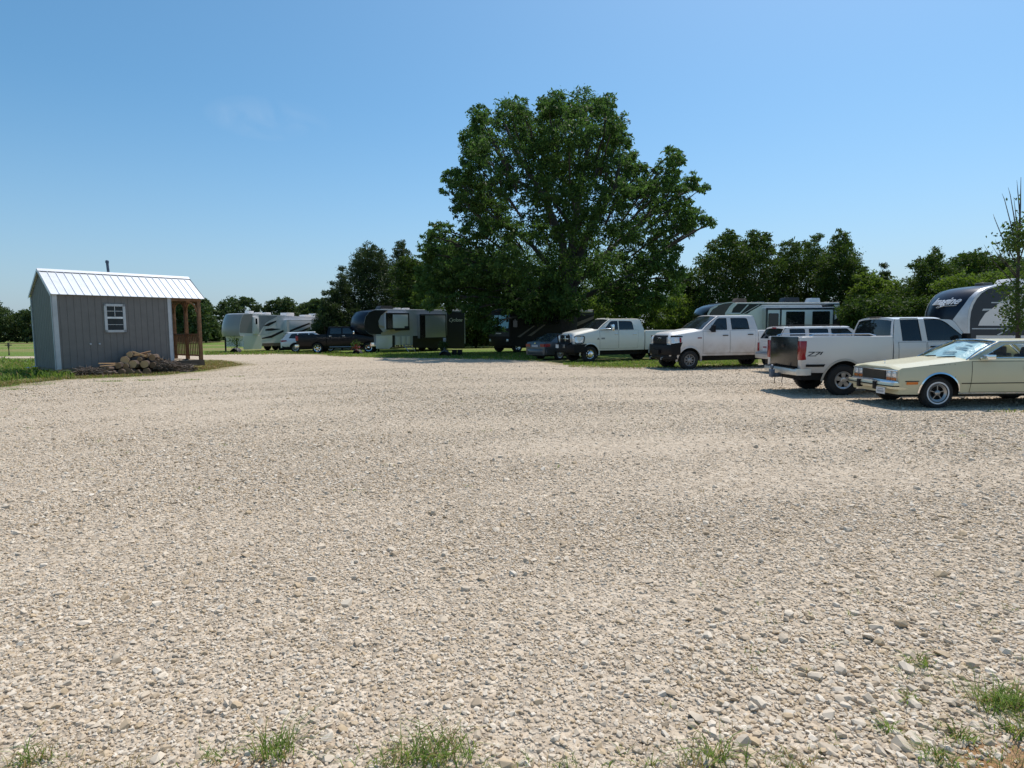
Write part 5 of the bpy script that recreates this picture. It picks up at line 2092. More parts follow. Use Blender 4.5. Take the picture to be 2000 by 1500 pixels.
# ---- sport utility and saloon --------------------------------------------------
def build_suv():
    c = Car('suv_car', 'white boxy SUV with roof rack, parked behind the black tailgated pickup', 'SUV', (1579, 730), rad(2.5), 1.76, -1, axle=.95)
    W = 1.76
    xr, x1 = c.sp(1522, 680)[0], c.sp(1522, 680)[0] + 4.55
    rt, ar, zs = .37, .44, .52
    axles = (xr + .95, xr + 3.7)
    belt, zr = 1.20, 1.645
    top = poly_f([(xr, belt - .03), (xr + .1, belt), (xr + 3.1, belt), (xr + 3.25, belt - .02), (x1 - .05, 1.02), (x1, .93)])
    S = mkS(W, zs, top, xr, x1, .06, .6, .03, .3, .05, .05, 3)
    mb = MB()
    shell(mb, S, stations(xr, x1, axles, ar, zs, rt), zlow_f(axles, ar, zs, rt), top, .04)
    c.part('body', mb, WHITE, smooth=32)
    chassis(c, xr + .15, x1 - .2, .56, .32, .86)
    A0, A1 = (xr + 3.18, belt), (xr + 2.62, zr)
    C1, C0 = (xr + .28, zr), (xr + .03, belt)
    zw0, zw1 = belt + .03, zr - .045
    ws_ = [rpoly(rect(xr + .42, zw0, xr + .98, zw1), .05), rpoly(rect(xr + 1.12, zw0, xr + 1.82, zw1), .05),
           rpoly([(xr + 1.94, zw0), (xr + 2.90, zw0), (xr + 2.52, zw1), (xr + 1.92, zw1)], .05)]
    greenhouse(c, A0, A1, C1, C0, .82, .70, ws_, WHITE, GLASS, True, .12, .03, .045, rwf=(.94, .10, .86), r_a=.18, r_c=.10)
    mb = MB()
    for s in (1, -1):
        mb.tube([(xr + .45, s * .60, zr + .04), (xr + .55, s * .60, zr + .085), (xr + 2.2, s * .60, zr + .085), (xr + 2.35, s * .60, zr + .04)], .016, 5)
    for x in (xr + .7, xr + 1.9):
        mb.tube([(x, -.60, zr + .085), (x, .60, zr + .085)], .014, 5)
    c.part('roof_rack', mb, BLACK, weld=False)
    mb = MB()
    mb.box(xr + .20, xr + .29, -.16, .16, zr - .035, zr + .02)
    c.part('brake_light', mb, RED, .01)
    mb = MB()
    mb.box(xr - .02, xr + .02, -.62, .62, .74, belt - .05)
    tg = c.part('tailgate', mb, WHITE, .02)
    mb = MB()
    mb.box(xr - .03, xr - .018, .02, .36, .80, 1.0, 0)
    mb.box(xr - .033, xr - .029, .05, .33, .90, .97, 1)
    c.part('license_plate', mb, [PLATE, mat('plate_print', (.25, .10, .12), .5)], parent=tg)
    for s in (1, -1):
        mb = MB()
        mb.box(xr - .015, xr + .16, s * .70, s * .872, .78, 1.10)
        c.part('tail_light', mb, RED, .015)
    mb = MB()
    bumper_sweep(mb, xr - .16, .86, .52, .74, .16, .07, .3, 0, pw=4, sgn=-1)
    bumper_sweep(mb, xr - .168, .86, .66, .745, .02, .07, .3, 1, pw=4, sgn=-1)
    c.part('rear_bumper', mb, [WHITE, mat('grey_pad', (.25, .26, .28), .6)], smooth=40)
    mb = MB()
    bumper_sweep(mb, x1 + .08, .86, .50, .74, .16, .08, .3)
    c.part('front_bumper', mb, WHITE, smooth=40)
    for xa in axles:
        for s in (1, -1):
            wheel(c, xa, s, rt, .23, .20, 'five', .03)
    mb = MB()
    for s in (1, -1):
        for xd in (xr + 1.06, xr + 1.88, xr + 2.95):
            mb.strip([(xd, zs + .05), (xd, belt)], .008, on_side(S, s, .003))
    c.part('door_seam', mb, SEAM, weld=False)
    for s in (1, -1):
        mirror(c, xr + 2.86, belt + .10, .84, s, WHITE, .14, .16, .08)
    return c


def build_crossover():
    c = Car('crossover_car', 'small white crossover half hidden behind the black pickup', 'SUV', (577.5, 688.5), rad(18), 1.84, -1)
    rt, ar, zs = .36, .42, .40
    xr = c.sp(545, 672)[0] + .12
    wbase = 2.75
    x1 = wbase + .9
    zr = 1.66
    belt = 1.08
    axles = (0.0, wbase)
    top = poly_f([(xr, belt - .08), (xr + .12, belt + .02), (wbase - .5, belt), (wbase - .3, belt - .03), (x1 - .06, .92), (x1, .80)])
    S = mkS(1.84, zs, top, xr, x1, .14, .9, .10, .6, .06, .06, 2.5)
    mb = MB()
    shell(mb, S, stations(xr, x1, axles, ar, zs, rt), zlow_f(axles, ar, zs, rt), top, .05)
    c.part('body', mb, paint('silver_white_paint', (.68, .71, .76), amount=.15), smooth=32)
    body_m = c.root.children[0].data.materials[0]
    chassis(c, xr + .2, x1 - .25, .58, .26, .76)
    mb = MB()
    for s in (1, -1):
        for xa in axles:
            arch_lip(mb, S, s, xa, rt, ar, zs, .05, .012)
        mb.patch([(axles[0] + ar, zs + .0), (axles[1] - ar, zs), (axles[1] - ar, zs + .12), (axles[0] + ar, zs + .12)], on_side(S, s, .010), 6, 1)
    bumper_sweep(mb, xr - .04, .86, .36, .58, .14, .16, .4, 0, pw=3, sgn=-1)
    c.part('lower_cladding', mb, BLACK, weld=False)
    A0, A1 = (wbase - .42, belt), (wbase - 1.25, zr)
    C1, C0 = (xr + .55, zr - .05), (xr + .12, belt + .02)
    ws_ = [rpoly([(xr + .62, belt + .09), (xr + 1.30, belt + .06), (xr + 1.30, zr - .10), (xr + .86, zr - .14)], .06),
           rpoly(rect(xr + 1.38, belt + .06, xr + 2.18, zr - .09), .05), rpoly([(xr + 2.26, belt + .06), (A0[0] - .22, belt + .06), (A1[0] - .10, zr - .09), (xr + 2.26, zr - .09)], .05)]
    greenhouse(c, A0, A1, C1, C0, .84, .68, ws_, body_m, GLASS, True, .16, .08, .05, rwf=(.90, .08, .88), r_a=.22, r_c=.18)
    mb = MB()
    mb.prism([(xr + .30, zr - .01), (xr + .62, zr + .03), (xr + .66, zr - .02)], lambda x, z: Vector((x, -.6, z)), lambda x, z: Vector((x, .6, z)))
    c.part('spoiler', mb, body_m, .01)
    for s in (1, -1):
        mb = MB()
        mb.patch([(xr + .03, .86), (xr + .50, .93), (xr + .46, 1.02), (xr + .05, 1.02)], on_side(S, s, .012), 5, 2)
        mb.box(xr - .02, xr + .04, s * .52, s * .80, .88, 1.0)
        c.part('tail_light', mb, RED, weld=False)
    for xa in axles:
        for s in (1, -1):
            wheel(c, xa, s, rt, .22, .235, 'ten', .03)
    return c


def build_sedan():
    c = Car('sedan_car', 'dark teal sedan standing in the tree shade, red tail lamps facing out', 'car', (1092, 703), rad(38), 1.80, -1, axle=0.0)
    rt, ar, zs = .32, .39, .28
    xr, x1 = -1.05, 3.65
    axles = (0.0, 2.75)
    belt = .95
    zr = 1.42
    top = poly_f([(xr, .82), (xr + .05, .98), (xr + .6, 1.02), (2.0, belt), (2.2, .93), (x1 - .05, .74), (x1, .62)])
    S = mkS(1.80, zs, top, xr, x1, .16, .9, .12, .7, .07, .08, 2.2)
    mb = MB()
    shell(mb, S, stations(xr, x1, axles, ar, zs, rt), zlow_f(axles, ar, zs, rt), top, .04)
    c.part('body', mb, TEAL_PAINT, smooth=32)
    chassis(c, xr + .25, x1 - .3, .58, .2, .68)
    A0, A1 = (2.05, belt), (1.10, zr)
    C1, C0 = (.15, zr - .02), (-.62, 1.01)
    ws_ = [rpoly([(-.10, 1.05), (.62, 1.0), (.62, zr - .07), (.22, zr - .09)], .05), rpoly([(.72, 1.0), (1.78, .99), (1.06, zr - .07), (.72, zr - .07)], .05)]
    greenhouse(c, A0, A1, C1, C0, .80, .60, ws_, TEAL_PAINT, GLASS_BLUE, True, .15, .10, .05, r_a=.2, r_c=.2)
    for s in (1, -1):
        mb = MB()
        mb.patch([(xr + .02, .72), (xr + .32, .76), (xr + .34, .90), (xr + .03, .90)], on_side(S, s, .012), 4, 2)
        mb.box(xr - .018, xr + .03, s * .42, s * .78, .73, .89)
        c.part('tail_light', mb, RED, weld=False)
    mb = MB()
    bumper_sweep(mb, xr - .07, .84, .32, .62, .16, .16, .35, 0, pw=3, sgn=-1)
    c.part('rear_bumper', mb, TEAL_PAINT, smooth=40)
    mb = MB()
    mb.box(xr - .03, xr - .01, -.26, .26, .72, .84)
    c.part('license_plate', mb, mat('dim_plate', (.4, .4, .42), .4))
    mb = MB()
    mb.obox((xr - .012, 0, .93), (.01, 0, 0), (0, .06, 0), (0, 0, .02))
    c.part('badge', mb, CHROME)
    for xa in axles:
        for s in (1, -1):
            wheel(c, xa, s, rt, .21, .21, 'five', .03)
    return c


coupe = build_coupe()
two_tone = build_two_tone()
work = build_work_truck()
dually = build_dually()
black_pickup = build_black_pickup()
suv = build_suv()
crossover = build_crossover()
sedan = build_sedan()
# ------------------------------------------------------------------ travel trailers and motor homes
def gel(name, rgb, rough=.32):
    return paint(name, rgb, amount=.15, z0=.5, z1=2.2, rough=rough, coat=.35)


GEL_WHITE = gel('white_gelcoat', (.70, .69, .69))
GEL_GREY = gel('grey_gelcoat', (.34, .37, .42))
GEL_NAVY = paint('navy_gelcoat', (.008, .014, .030), amount=.05, z0=.5, z1=2.2, rough=.3, coat=.12, spec=.3)
GEL_BLACK = gel('black_gelcoat', (.010, .010, .012), .22)
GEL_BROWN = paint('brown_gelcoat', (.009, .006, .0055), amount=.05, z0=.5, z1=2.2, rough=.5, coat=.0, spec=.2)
ROOF = mat('rubber_roof', (.62, .60, .55), .8)
VINYL_NAVY = mat('navy_vinyl', (.016, .022, .038), .35)
VINYL_GREY = mat('grey_vinyl', (.20, .23, .26), .4)
VINYL_DARK_AND_SHADE = mat('dark_vinyl_and_shade', (.009, .010, .012), .5)  # dark graphics; on one fifth wheel's rear side it paints tree shade
VINYL_PALE = mat('pale_vinyl', (.45, .50, .54), .4)
VINYL_TAN = mat('tan_vinyl', (.36, .32, .24), .4)
SILVER_TRIM = mat('silver_band', (.55, .58, .62), .35, .2)


def rv_shell(c, prof, W, mats, bow=.0, nfront=0, name='body', crown=.03, mi_front=0, bevel=0.0):
    """closed silhouette (x, z) run across the width; the first nfront points bow forward in plan"""
    us = [-1, -.96, -.85, -.6, -.3, 0, .3, .6, .85, .96, 1]
    mb = MB()
    n = len(prof)
    grid = []
    for i, (x, z) in enumerate(prof):
        b = bow if i < nfront else 0.0
        grid.append([Vector((x + b * (1 - abs(u) ** 2.4), u * W / 2, z)) for u in us])
    grid.append(grid[0])
    mb.grid(grid[:nfront] if nfront else grid[:1] + grid[1:2], mi_front)
    mb.grid(grid[max(0, nfront - 1):], 0)
    for u, k in ((-1, 0), (1, -1)):
        mb.poly(prof, lambda x, z: Vector((x, u * W / 2, z)))
    return c.part(name, mb, mats, bevel, smooth=32)


def flat(c, W, off=.004):
    return lambda x, z: Vector((x, c.near * (W / 2 + off), z))


def graphic(c, polys, W, mats, off=.005, name='stripe', parent=None, y=None):
    """coloured vinyl cut to shape; polys = [(pixel outline, material index)]"""
    mb = MB()
    for i, (p, mi) in enumerate(polys):
        pts = [c.sp(qx, qy, y if y is not None else W / 2) for qx, qy in p]
        mb.poly(pts, lambda x, z: Vector((x, c.near * ((y if y is not None else W / 2) + off + .0015 * i), z)), mi=mi)
    return c.part(name, mb, mats, weld=False, parent=parent)


def rv_window(c, p0, p1, W, off=.0, m=None, name='window', frame_m=None, r=.08):
    """dark pane in a thin frame, corners given in pixels"""
    (xa, za), (xb, zb) = c.sp(*p0, W / 2), c.sp(*p1, W / 2)
    pts = rpoly(rect(min(xa, xb), min(za, zb), max(xa, xb), max(za, zb)), r)
    y = W / 2 + off
    mb = MB()
    mb.prism(pts, lambda x, z: Vector((x, c.near * (y - .01), z)), lambda x, z: Vector((x, c.near * (y + .018), z)), 1)
    inn = rpoly(rect(min(xa, xb) + .04, min(za, zb) + .04, max(xa, xb) - .04, max(za, zb) - .04), r * .8)
    mb.poly(inn, lambda x, z: Vector((x, c.near * (y + .021), z)), mi=0)
    return c.part(name, mb, [m or GLASS, frame_m or BLACK], weld=False)


def slide_out(c, p0, p1, W, depth, mats, trim=.07, name='slide_out'):
    """room that slides out of the side wall"""
    (xa, za), (xb, zb) = c.sp(*p0, W / 2 + depth), c.sp(*p1, W / 2 + depth)
    x0, x1, z0, z1 = min(xa, xb), max(xa, xb), min(za, zb), max(za, zb)
    n = c.near
    mb = MB()
    ya, yb = W / 2 - .05, W / 2 + depth
    mb.box(x0, x1, n * ya, n * yb, z0, z1, 0)
    o = c.part(name, mb, mats[0], .01)
    mb = MB()
    for (a, b, e, f) in ((x0 - .01, x1 + .01, z1 - trim, z1 + .02), (x0 - .01, x1 + .01, z0 - .02, z0 + trim), (x0 - .012, x0 + trim, z0, z1), (x1 - trim, x1 + .012, z0, z1)):
        mb.box(a, b, n * (yb - .04), n * (yb + .012), e, f)
    c.part('slide_trim', mb, mats[1], parent=o, weld=False)
    return o, (x0, x1, z0, z1, yb)


def ac_unit(c, px, py, w, h, l, m, z, y=.0):
    x = c.sp(px, py, 0)[0]
    mb = MB()
    pr = rpoly([(x - l / 2, z - .02), (x - l / 2 + .06, z + h), (x + l / 2 - .18, z + h), (x + l / 2, z + .06), (x + l / 2, z - .02)], .05)
    mb.prism(pr, lambda a, b: Vector((a, y - w / 2, b)), lambda a, b: Vector((a, y + w / 2, b)))
    return c.part('air_conditioner', mb, m, .03)


def vent(c, px, py, w, h, m, z, y=.3):
    x = c.sp(px, py, y)[0]
    mb = MB()
    mb.box(x - w / 2, x + w / 2, y - w / 2, y + w / 2, z - .02, z + h)
    return c.part('roof_vent', mb, m, .03)


def axle_wheels(c, xs, W, rt=.37):
    for x in xs:
        for s in (1, -1):
            wheel(c, x, s, rt, .22, .2, 'steel', .12, W=W, mats=[STEEL, DARK])


def landing_leg(c, x, y, z):
    mb = MB()
    mb.box(x - .05, x + .05, y - .05, y + .05, .04, z)
    mb.box(x - .12, x + .12, y - .12, y + .12, 0, .04)
    return c.part('landing_leg', mb, BLACK)


# ---- the travel trailer with the navy cap -------------------------------------
def build_trailer():
    W = 2.44
    c = Car('travel_trailer', 'white travel trailer with slanted navy nose and pale script lettering', 'travel trailer', (1908, 713), PI + rad(4), W, 1)
    P = lambda a, b: c.sp(a, b, W / 2)
    front = [P(1893, 692), P(1890, 665), P(1889.5, 640), P(1890, 622), P(1892, 607), P(1897, 593), P(1904, 581), P(1913, 571), P(1925, 563.5), P(1940, 559), P(1956, 556.5)]
    zt = front[-1][1]
    # smooth the measured nose
    xr = front[-1][0] - 7.4
    prof = front + [(front[-1][0] - .25, zt + .03), (xr + .1, zt + .03), (xr, zt - .08), (xr, .55), (front[0][0] - .3, .55)]
    rv_shell(c, prof, W, [GEL_WHITE, GEL_NAVY], .42, len(front) + 1, mi_front=1)
    # pale bands: along the far rim of the cap, and sweeping down the near side
    mb = MB()
    fr = prof[:len(front) + 1]

    def cap_pt(i, y, o=.010):
        x, z = fr[i]
        return Vector((x + .42 * (1 - min(1, abs(y / (W / 2))) ** 2.4) + o, y, z + .003))
    rows = []
    for i in range(len(fr)):
        rows.append([cap_pt(i, -W / 2 + .30 * j / 4) for j in range(5)])
    mb.grid(rows)
    wid = [.70, .70, .60, .42, .26, .17, .15, .13, .12, .12, .12, .12]
    rows = []
    for i in range(len(fr)):
        rows.append([cap_pt(i, W / 2 - wid[i] * j / 5) for j in range(6)])
    mb.grid(rows)
    rows = [[Vector((x + .012, W / 2 + .007, z)), Vector((x - .10, W / 2 + .007, z - .03))] for x, z in fr]
    mb.grid(rows)
    c.part('nose_band', mb, SILVER_TRIM, weld=False)
    graphic(c, [([(1893, 690), (1893, 622), (1895, 607), (1900, 594), (1907, 582), (1916, 572), (1927, 565), (1942, 560.5), (1958, 558), (1992, 558), (1962, 583), (1940, 601), (1924, 612), (1914, 627), (1907, 645), (1904, 700)], 0),
                ([(1936, 590), (1962, 590), (1990, 571), (1996, 571), (1966, 592), (1936, 592)], 1), ([(1920, 603), (1938, 603), (1934, 606), (1918, 607)], 1),
                ([(1906, 636), (2060, 637), (2060, 655), (1904, 655)], 0), ([(1898, 641), (2060, 641), (2060, 643), (1898, 643)], 1), ([(1946, 654), (1968, 643), (1971, 643), (1950, 655)], 1)],
            W, [VINYL_NAVY, VINYL_PALE])
    # lettering on the cap, bent to its slope
    k = 6
    a, b = Vector((fr[5][0], 0, fr[5][1])), Vector((fr[7][0], 0, fr[7][1]))
    up = (b - a).normalized()
    q = Vector((fr[5][0], 0, fr[5][1])).lerp(Vector((fr[6][0], 0, fr[6][1])), .5)
    nrm = Vector((0, 1, 0)).cross(up)
    nrm = nrm if nrm.x > 0 else -nrm
    pos = q + Vector((.42, 0, 0)) + nrm * .012
    M = frame(pos + Vector((0, .20, 0)), (0, 1, 0), up)
    t = text_mesh('lettering', 'Imagine', .52, mat('letter_silver', (.62, .66, .72), .3), c.root, M, .42, .012, 1.30, .008)
    for v in t.data.vertices:
        v.co.x -= .42 * min(1.0, abs(v.co.y / (W / 2))) ** 2.4
    mb = MB()
    mb.tube([p_ - Vector((.42 * abs(p_.y / (W / 2)) ** 2.4 - .01, 0, 0)) for p_ in (M @ Vector((-.10, -.20, 0)), M @ Vector((-.22, -.32, 0)), M @ Vector((-.10, -.33, 0)), M @ Vector((.1, -.24, 0)), M @ Vector((.62, -.22, -.02)))], .014, 5)
    c.part('flourish', mb, SILVER_TRIM, weld=False)
    vent(c, 1921, 553, .45, .13, mat('dark_vent', (.05, .055, .06), .4), zt + .03, .1)
    ac_unit(c, 1975, 556, .75, .3, 1.0, GEL_WHITE, zt + .03)
    rv_window(c, (2010, 590), (2050, 620), W)
    axle_wheels(c, [-3.2, -4.1], W, .35)
    landing_leg(c, .2, .8, .6)
    landing_leg(c, .2, -.8, .6)
    return c


# ---- fifth wheel behind the white pickups --------------------------------------
def build_right_fifth():
    W = 2.5
    c = Car('fifth_wheel', 'white fifth wheel with black nose cap and two wide dark windows behind the pickups', 'fifth wheel trailer', (1520, 681), PI + rad(9), W, 1, 'fifth wheel trailers')
    P = lambda a, b: c.sp(a, b, W / 2)
    front = [P(1384, 636), P(1381, 624), P(1382, 612), P(1388, 602), P(1399, 596), P(1413, 591.8), P(1427, 589.8)]
    zt = P(1440, 592)[1]
    xr = P(1640, 600)[0]
    zf = P(1384, 636)[1]
    prof = front + [(P(1436, 591)[0], zt), (xr + .1, zt), (xr, zt - .06), (xr, .60), (P(1462, 640)[0], .60), (P(1462, 640)[0], zf), (front[0][0] - .2, zf)]
    rv_shell(c, prof, W, [GEL_WHITE, GEL_BLACK], .25, len(front))
    mb = MB()
    capp = [P(1384, 636), P(1382, 624), P(1383, 613), P(1389, 603.5), P(1400, 597.5), P(1413, 593.2), P(1427, 591.2), P(1434, 592), P(1426, 600), P(1418, 612), P(1416, 624), P(1416, 636)]
    mb.poly(capp, flat(c, W, .006))
    us = [-1, -.5, 0, .5, 1]
    rows = []
    for (x, z) in front:
        rows.append([Vector((x + .25 * (1 - abs(u) ** 2.4) + .006, u * W / 2, z + .006)) for u in [-1, -.96, -.85, -.6, -.3, 0, .3, .6, .85, .96, 1]])
    mb.grid(rows)
    c.part('nose_cap', mb, GEL_BLACK, weld=False)
    mb = MB()
    rim = [P(1434, 592), P(1426, 600), P(1418, 612), P(1416, 624), P(1416, 636)]
    mb.strip(rim, .16, flat(c, W, .012))
    mb.strip([P(1385, 632), P(1383, 621), P(1384.5, 612), P(1391, 603), P(1401, 597.5)], .10, flat(c, W, .012))
    c.part('nose_band', mb, SILVER_TRIM, weld=False)
    graphic(c, [([(1428, 613), (1432, 602), (1440, 594), (1482, 595), (1450, 613)], 0), ([(1452, 613), (1484, 595), (1489, 595), (1466, 608), (1460, 613)], 0), ([(1443, 613), (1460, 595), (1463, 595), (1446, 613)], 1),
                ([(1440, 593.4), (1640, 593.4), (1640, 595), (1440, 595)], 0), ([(1486, 597.5), (1600, 596.5), (1604, 599), (1486, 600)], 2), ([(1604, 596), (1629, 595), (1629, 599), (1606, 600)], 0), ([(1605, 640), (1640, 618), (1640, 660), (1605, 660)], 0)], W, [VINYL_DARK_AND_SHADE, SILVER_TRIM, VINYL_PALE])
    o, (x0, x1, z0, z1, yb) = slide_out(c, (1497, 602), (1628, 668), W, .5, [GEL_WHITE, VINYL_NAVY], .13)
    mb = MB()
    (xa, _), (xb, _) = c.sp(1523, 620, yb), c.sp(1526.5, 620, yb)
    mb.box(xa, xb, yb - .02, yb + .012, z0, z1)
    c.part('slide_trim', mb, VINYL_NAVY, parent=o)
    for p0, p1 in (((1501, 612), (1520, 640)), ((1535.5, 608.5), (1571, 640)), ((1587, 608), (1620, 640))):
        rv_window(c, p0, p1, 2 * yb)
    mb = MB()
    mb.box(c.sp(1446, 612)[0], c.sp(1421, 612)[0], W / 2, W / 2 + .05, c.sp(1430, 614)[1], c.sp(1430, 611)[1])
    c.part('awning_tube', mb, SILVER_TRIM, .015)
    ac_unit(c, 1446, 585, .7, .42, .95, mat('brown_cover', (.10, .075, .06), .7), zt, -.2)
    vent(c, 1482, 588, .6, .16, mat('smoke_dome', (.03, .035, .045), .2), zt, .1)
    ac_unit(c, 1545, 583, .8, .48, 1.4, mat('dark_cover', (.018, .020, .028), .35), zt, -.3)
    ac_unit(c, 1585, 584, .7, .42, .95, gel('blue_white_cover', (.42, .50, .58)), zt, .1)
    vent(c, 1614, 590, .35, .10, ROOF, zt, .2)
    mb = MB()
    mb.box(xr, P(1440, 592)[0], -W / 2 + .06, W / 2 - .06, zt, zt + .05)
    c.part('roof', mb, ROOF, .02)
    axle_wheels(c, [-3.6, -4.6], W)
    landing_leg(c, P(1470, 640)[0], .9, .7)
    return c


# ---- black nosed fifth wheel in the tree shade ----------------------------------
def build_black_fifth():
    W = 2.5
    c = Car('fifth_wheel', 'dark nosed fifth wheel with grey side, half lost in the shade of the pecan', 'fifth wheel trailer', (765, 688), PI + rad(38), W, 1, 'fifth wheel trailers')
    P = lambda a, b: c.sp(a, b, W / 2)
    front = [P(723, 653), P(716, 648), P(712, 640), P(711, 630), P(714, 618), P(721, 609), P(732, 605.5)]
    zt = P(760, 604.6)[1]
    xr = P(908, 610)[0]
    zf = P(723, 653)[1]
    xk = P(735, 660)[0]
    prof = front + [(P(745, 604.6)[0], zt), (xr + .1, zt), (xr, zt - .06), (xr, .55), (xk, .55), (xk, zf), (front[0][0] - .15, zf)]
    rv_shell(c, prof, W, [GEL_GREY, GEL_NAVY], .32, len(front) + 1, mi_front=1)
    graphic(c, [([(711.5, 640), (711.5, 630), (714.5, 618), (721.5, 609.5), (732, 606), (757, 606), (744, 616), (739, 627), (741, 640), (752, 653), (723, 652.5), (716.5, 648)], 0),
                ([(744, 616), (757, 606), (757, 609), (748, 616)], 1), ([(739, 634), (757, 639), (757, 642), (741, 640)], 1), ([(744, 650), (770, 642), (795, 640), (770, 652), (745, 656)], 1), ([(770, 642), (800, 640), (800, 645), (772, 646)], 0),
                ([(873, 608), (907, 610), (907, 656), (873, 656)], 0), ([(806, 656), (907, 655), (907, 681), (806, 679)], 0), ([(766, 655), (771, 655), (771, 678), (766, 678)], 0)], W, [VINYL_DARK_AND_SHADE, VINYL_TAN])  # rear panels: dark behind the lettering, with tree shade put into the black
    o, (x0, x1, z0, z1, yb) = slide_out(c, (754, 611.5), (799.5, 643), W, .35, [gel('pale_slide', (.56, .60, .66)), VINYL_DARK_AND_SHADE], .10)
    mb = MB()
    (xa, za), (xb, zb) = c.sp(754, 614, yb), c.sp(767.5, 642, yb)
    mb.box(min(xa, xb), max(xa, xb), yb - .01, yb + .008, min(za, zb), max(za, zb))
    c.part('panel', mb, GEL_BLACK, parent=o)
    (xa, za), (xb, zb) = c.sp(790, 637, yb), c.sp(798, 641, yb)
    mb = MB()
    mb.box(min(xa, xb), max(xa, xb), yb - .01, yb + .008, min(za, zb), max(za, zb))
    c.part('badge', mb, VINYL_NAVY, parent=o)
    o, (x0, x1, z0, z1, yb) = slide_out(c, (820, 614), (872, 660), W, .45, [gel('shaded_slide', (.22, .235, .25)), VINYL_DARK_AND_SHADE], .06)  # tree shade is put into this slide's darker grey
    mb = MB()
    (xa, za), (xb, zb) = c.sp(820.5, 616, yb), c.sp(831, 660, yb)
    mb.box(min(xa, xb), max(xa, xb), yb - .01, yb + .014, min(za, zb), max(za, zb))
    c.part('panel', mb, GEL_BLACK, parent=o)
    for p0, p1 in (((772.5, 657), (782, 674)), ((784, 656.5), (792.5, 673.5)), ((794, 656.5), (801, 672.5))):
        (xa, za), (xb, zb) = P(*p0), P(*p1)
        mb = MB()
        mb.box(min(xa, xb), max(xa, xb), W / 2 - .02, W / 2 + .03, min(za, zb), max(za, zb))
        c.part('hatch', mb, gel('pale_hatch', (.55, .56, .57)), .02)
    (xa, za), (xb, zb) = P(737, 662), P(758, 679)
    mb = MB()
    mb.box(min(xa, xb), max(xa, xb), W / 2 - .02, W / 2 + .03, min(za, zb), max(za, zb))
    c.part('hatch', mb, GEL_WHITE, .02)
    mb = MB()
    mb.prism([P(735, 656), P(766, 655), P(766, 676), P(760, 681), P(735, 681)], flat(c, W, -.05), flat(c, W, .012))
    c.part('lower_compartment', mb, GEL_WHITE)
    M = frame((P(889, 625)[0], W / 2 + .012, P(892, 625)[1]), (-1, 0, 0), (0, 0, 1))
    text_mesh('lettering', 'Cyclone', .42, mat('white_script', (.7, .72, .74), .35), c.root, M, .45, .004, 1.35)
    mb = MB()
    q0, q1 = Vector((P(794, 673)[0], W / 2 + .02, P(794, 673)[1])), Vector((P(798, 686)[0], W / 2 + .6, .12))
    for s in (-.3, .3):
        mb.tube([q0 + Vector((s, 0, 0)), q1 + Vector((s, 0, -.1))], .03, 5)
    for k in range(3):
        p = q0.lerp(q1, (k + .6) / 3)
        mb.box(p.x - .3, p.x + .3, p.y - .10, p.y + .12, p.z - .02, p.z + .02)
    c.part('step', mb, mat('alloy_step', (.5, .5, .5), .4, .6), weld=False)
    vent(c, 775, 603, .5, .18, GEL_WHITE, zt, .2)
    vent(c, 792, 603, .5, .18, GEL_WHITE, zt, .2)
    ac_unit(c, 752, 601, .8, .34, 1.2, mat('dark_ac', (.03, .03, .03), .5), zt, -.2)
    mb = MB()
    mb.box(xr, P(748, 604)[0], -W / 2 + .05, W / 2 - .05, zt, zt + .04)
    c.part('roof', mb, GEL_WHITE, .015)
    axle_wheels(c, [-4.0, -4.9], W)
    landing_leg(c, P(738, 660)[0] - .2, .9, .7)
    return c


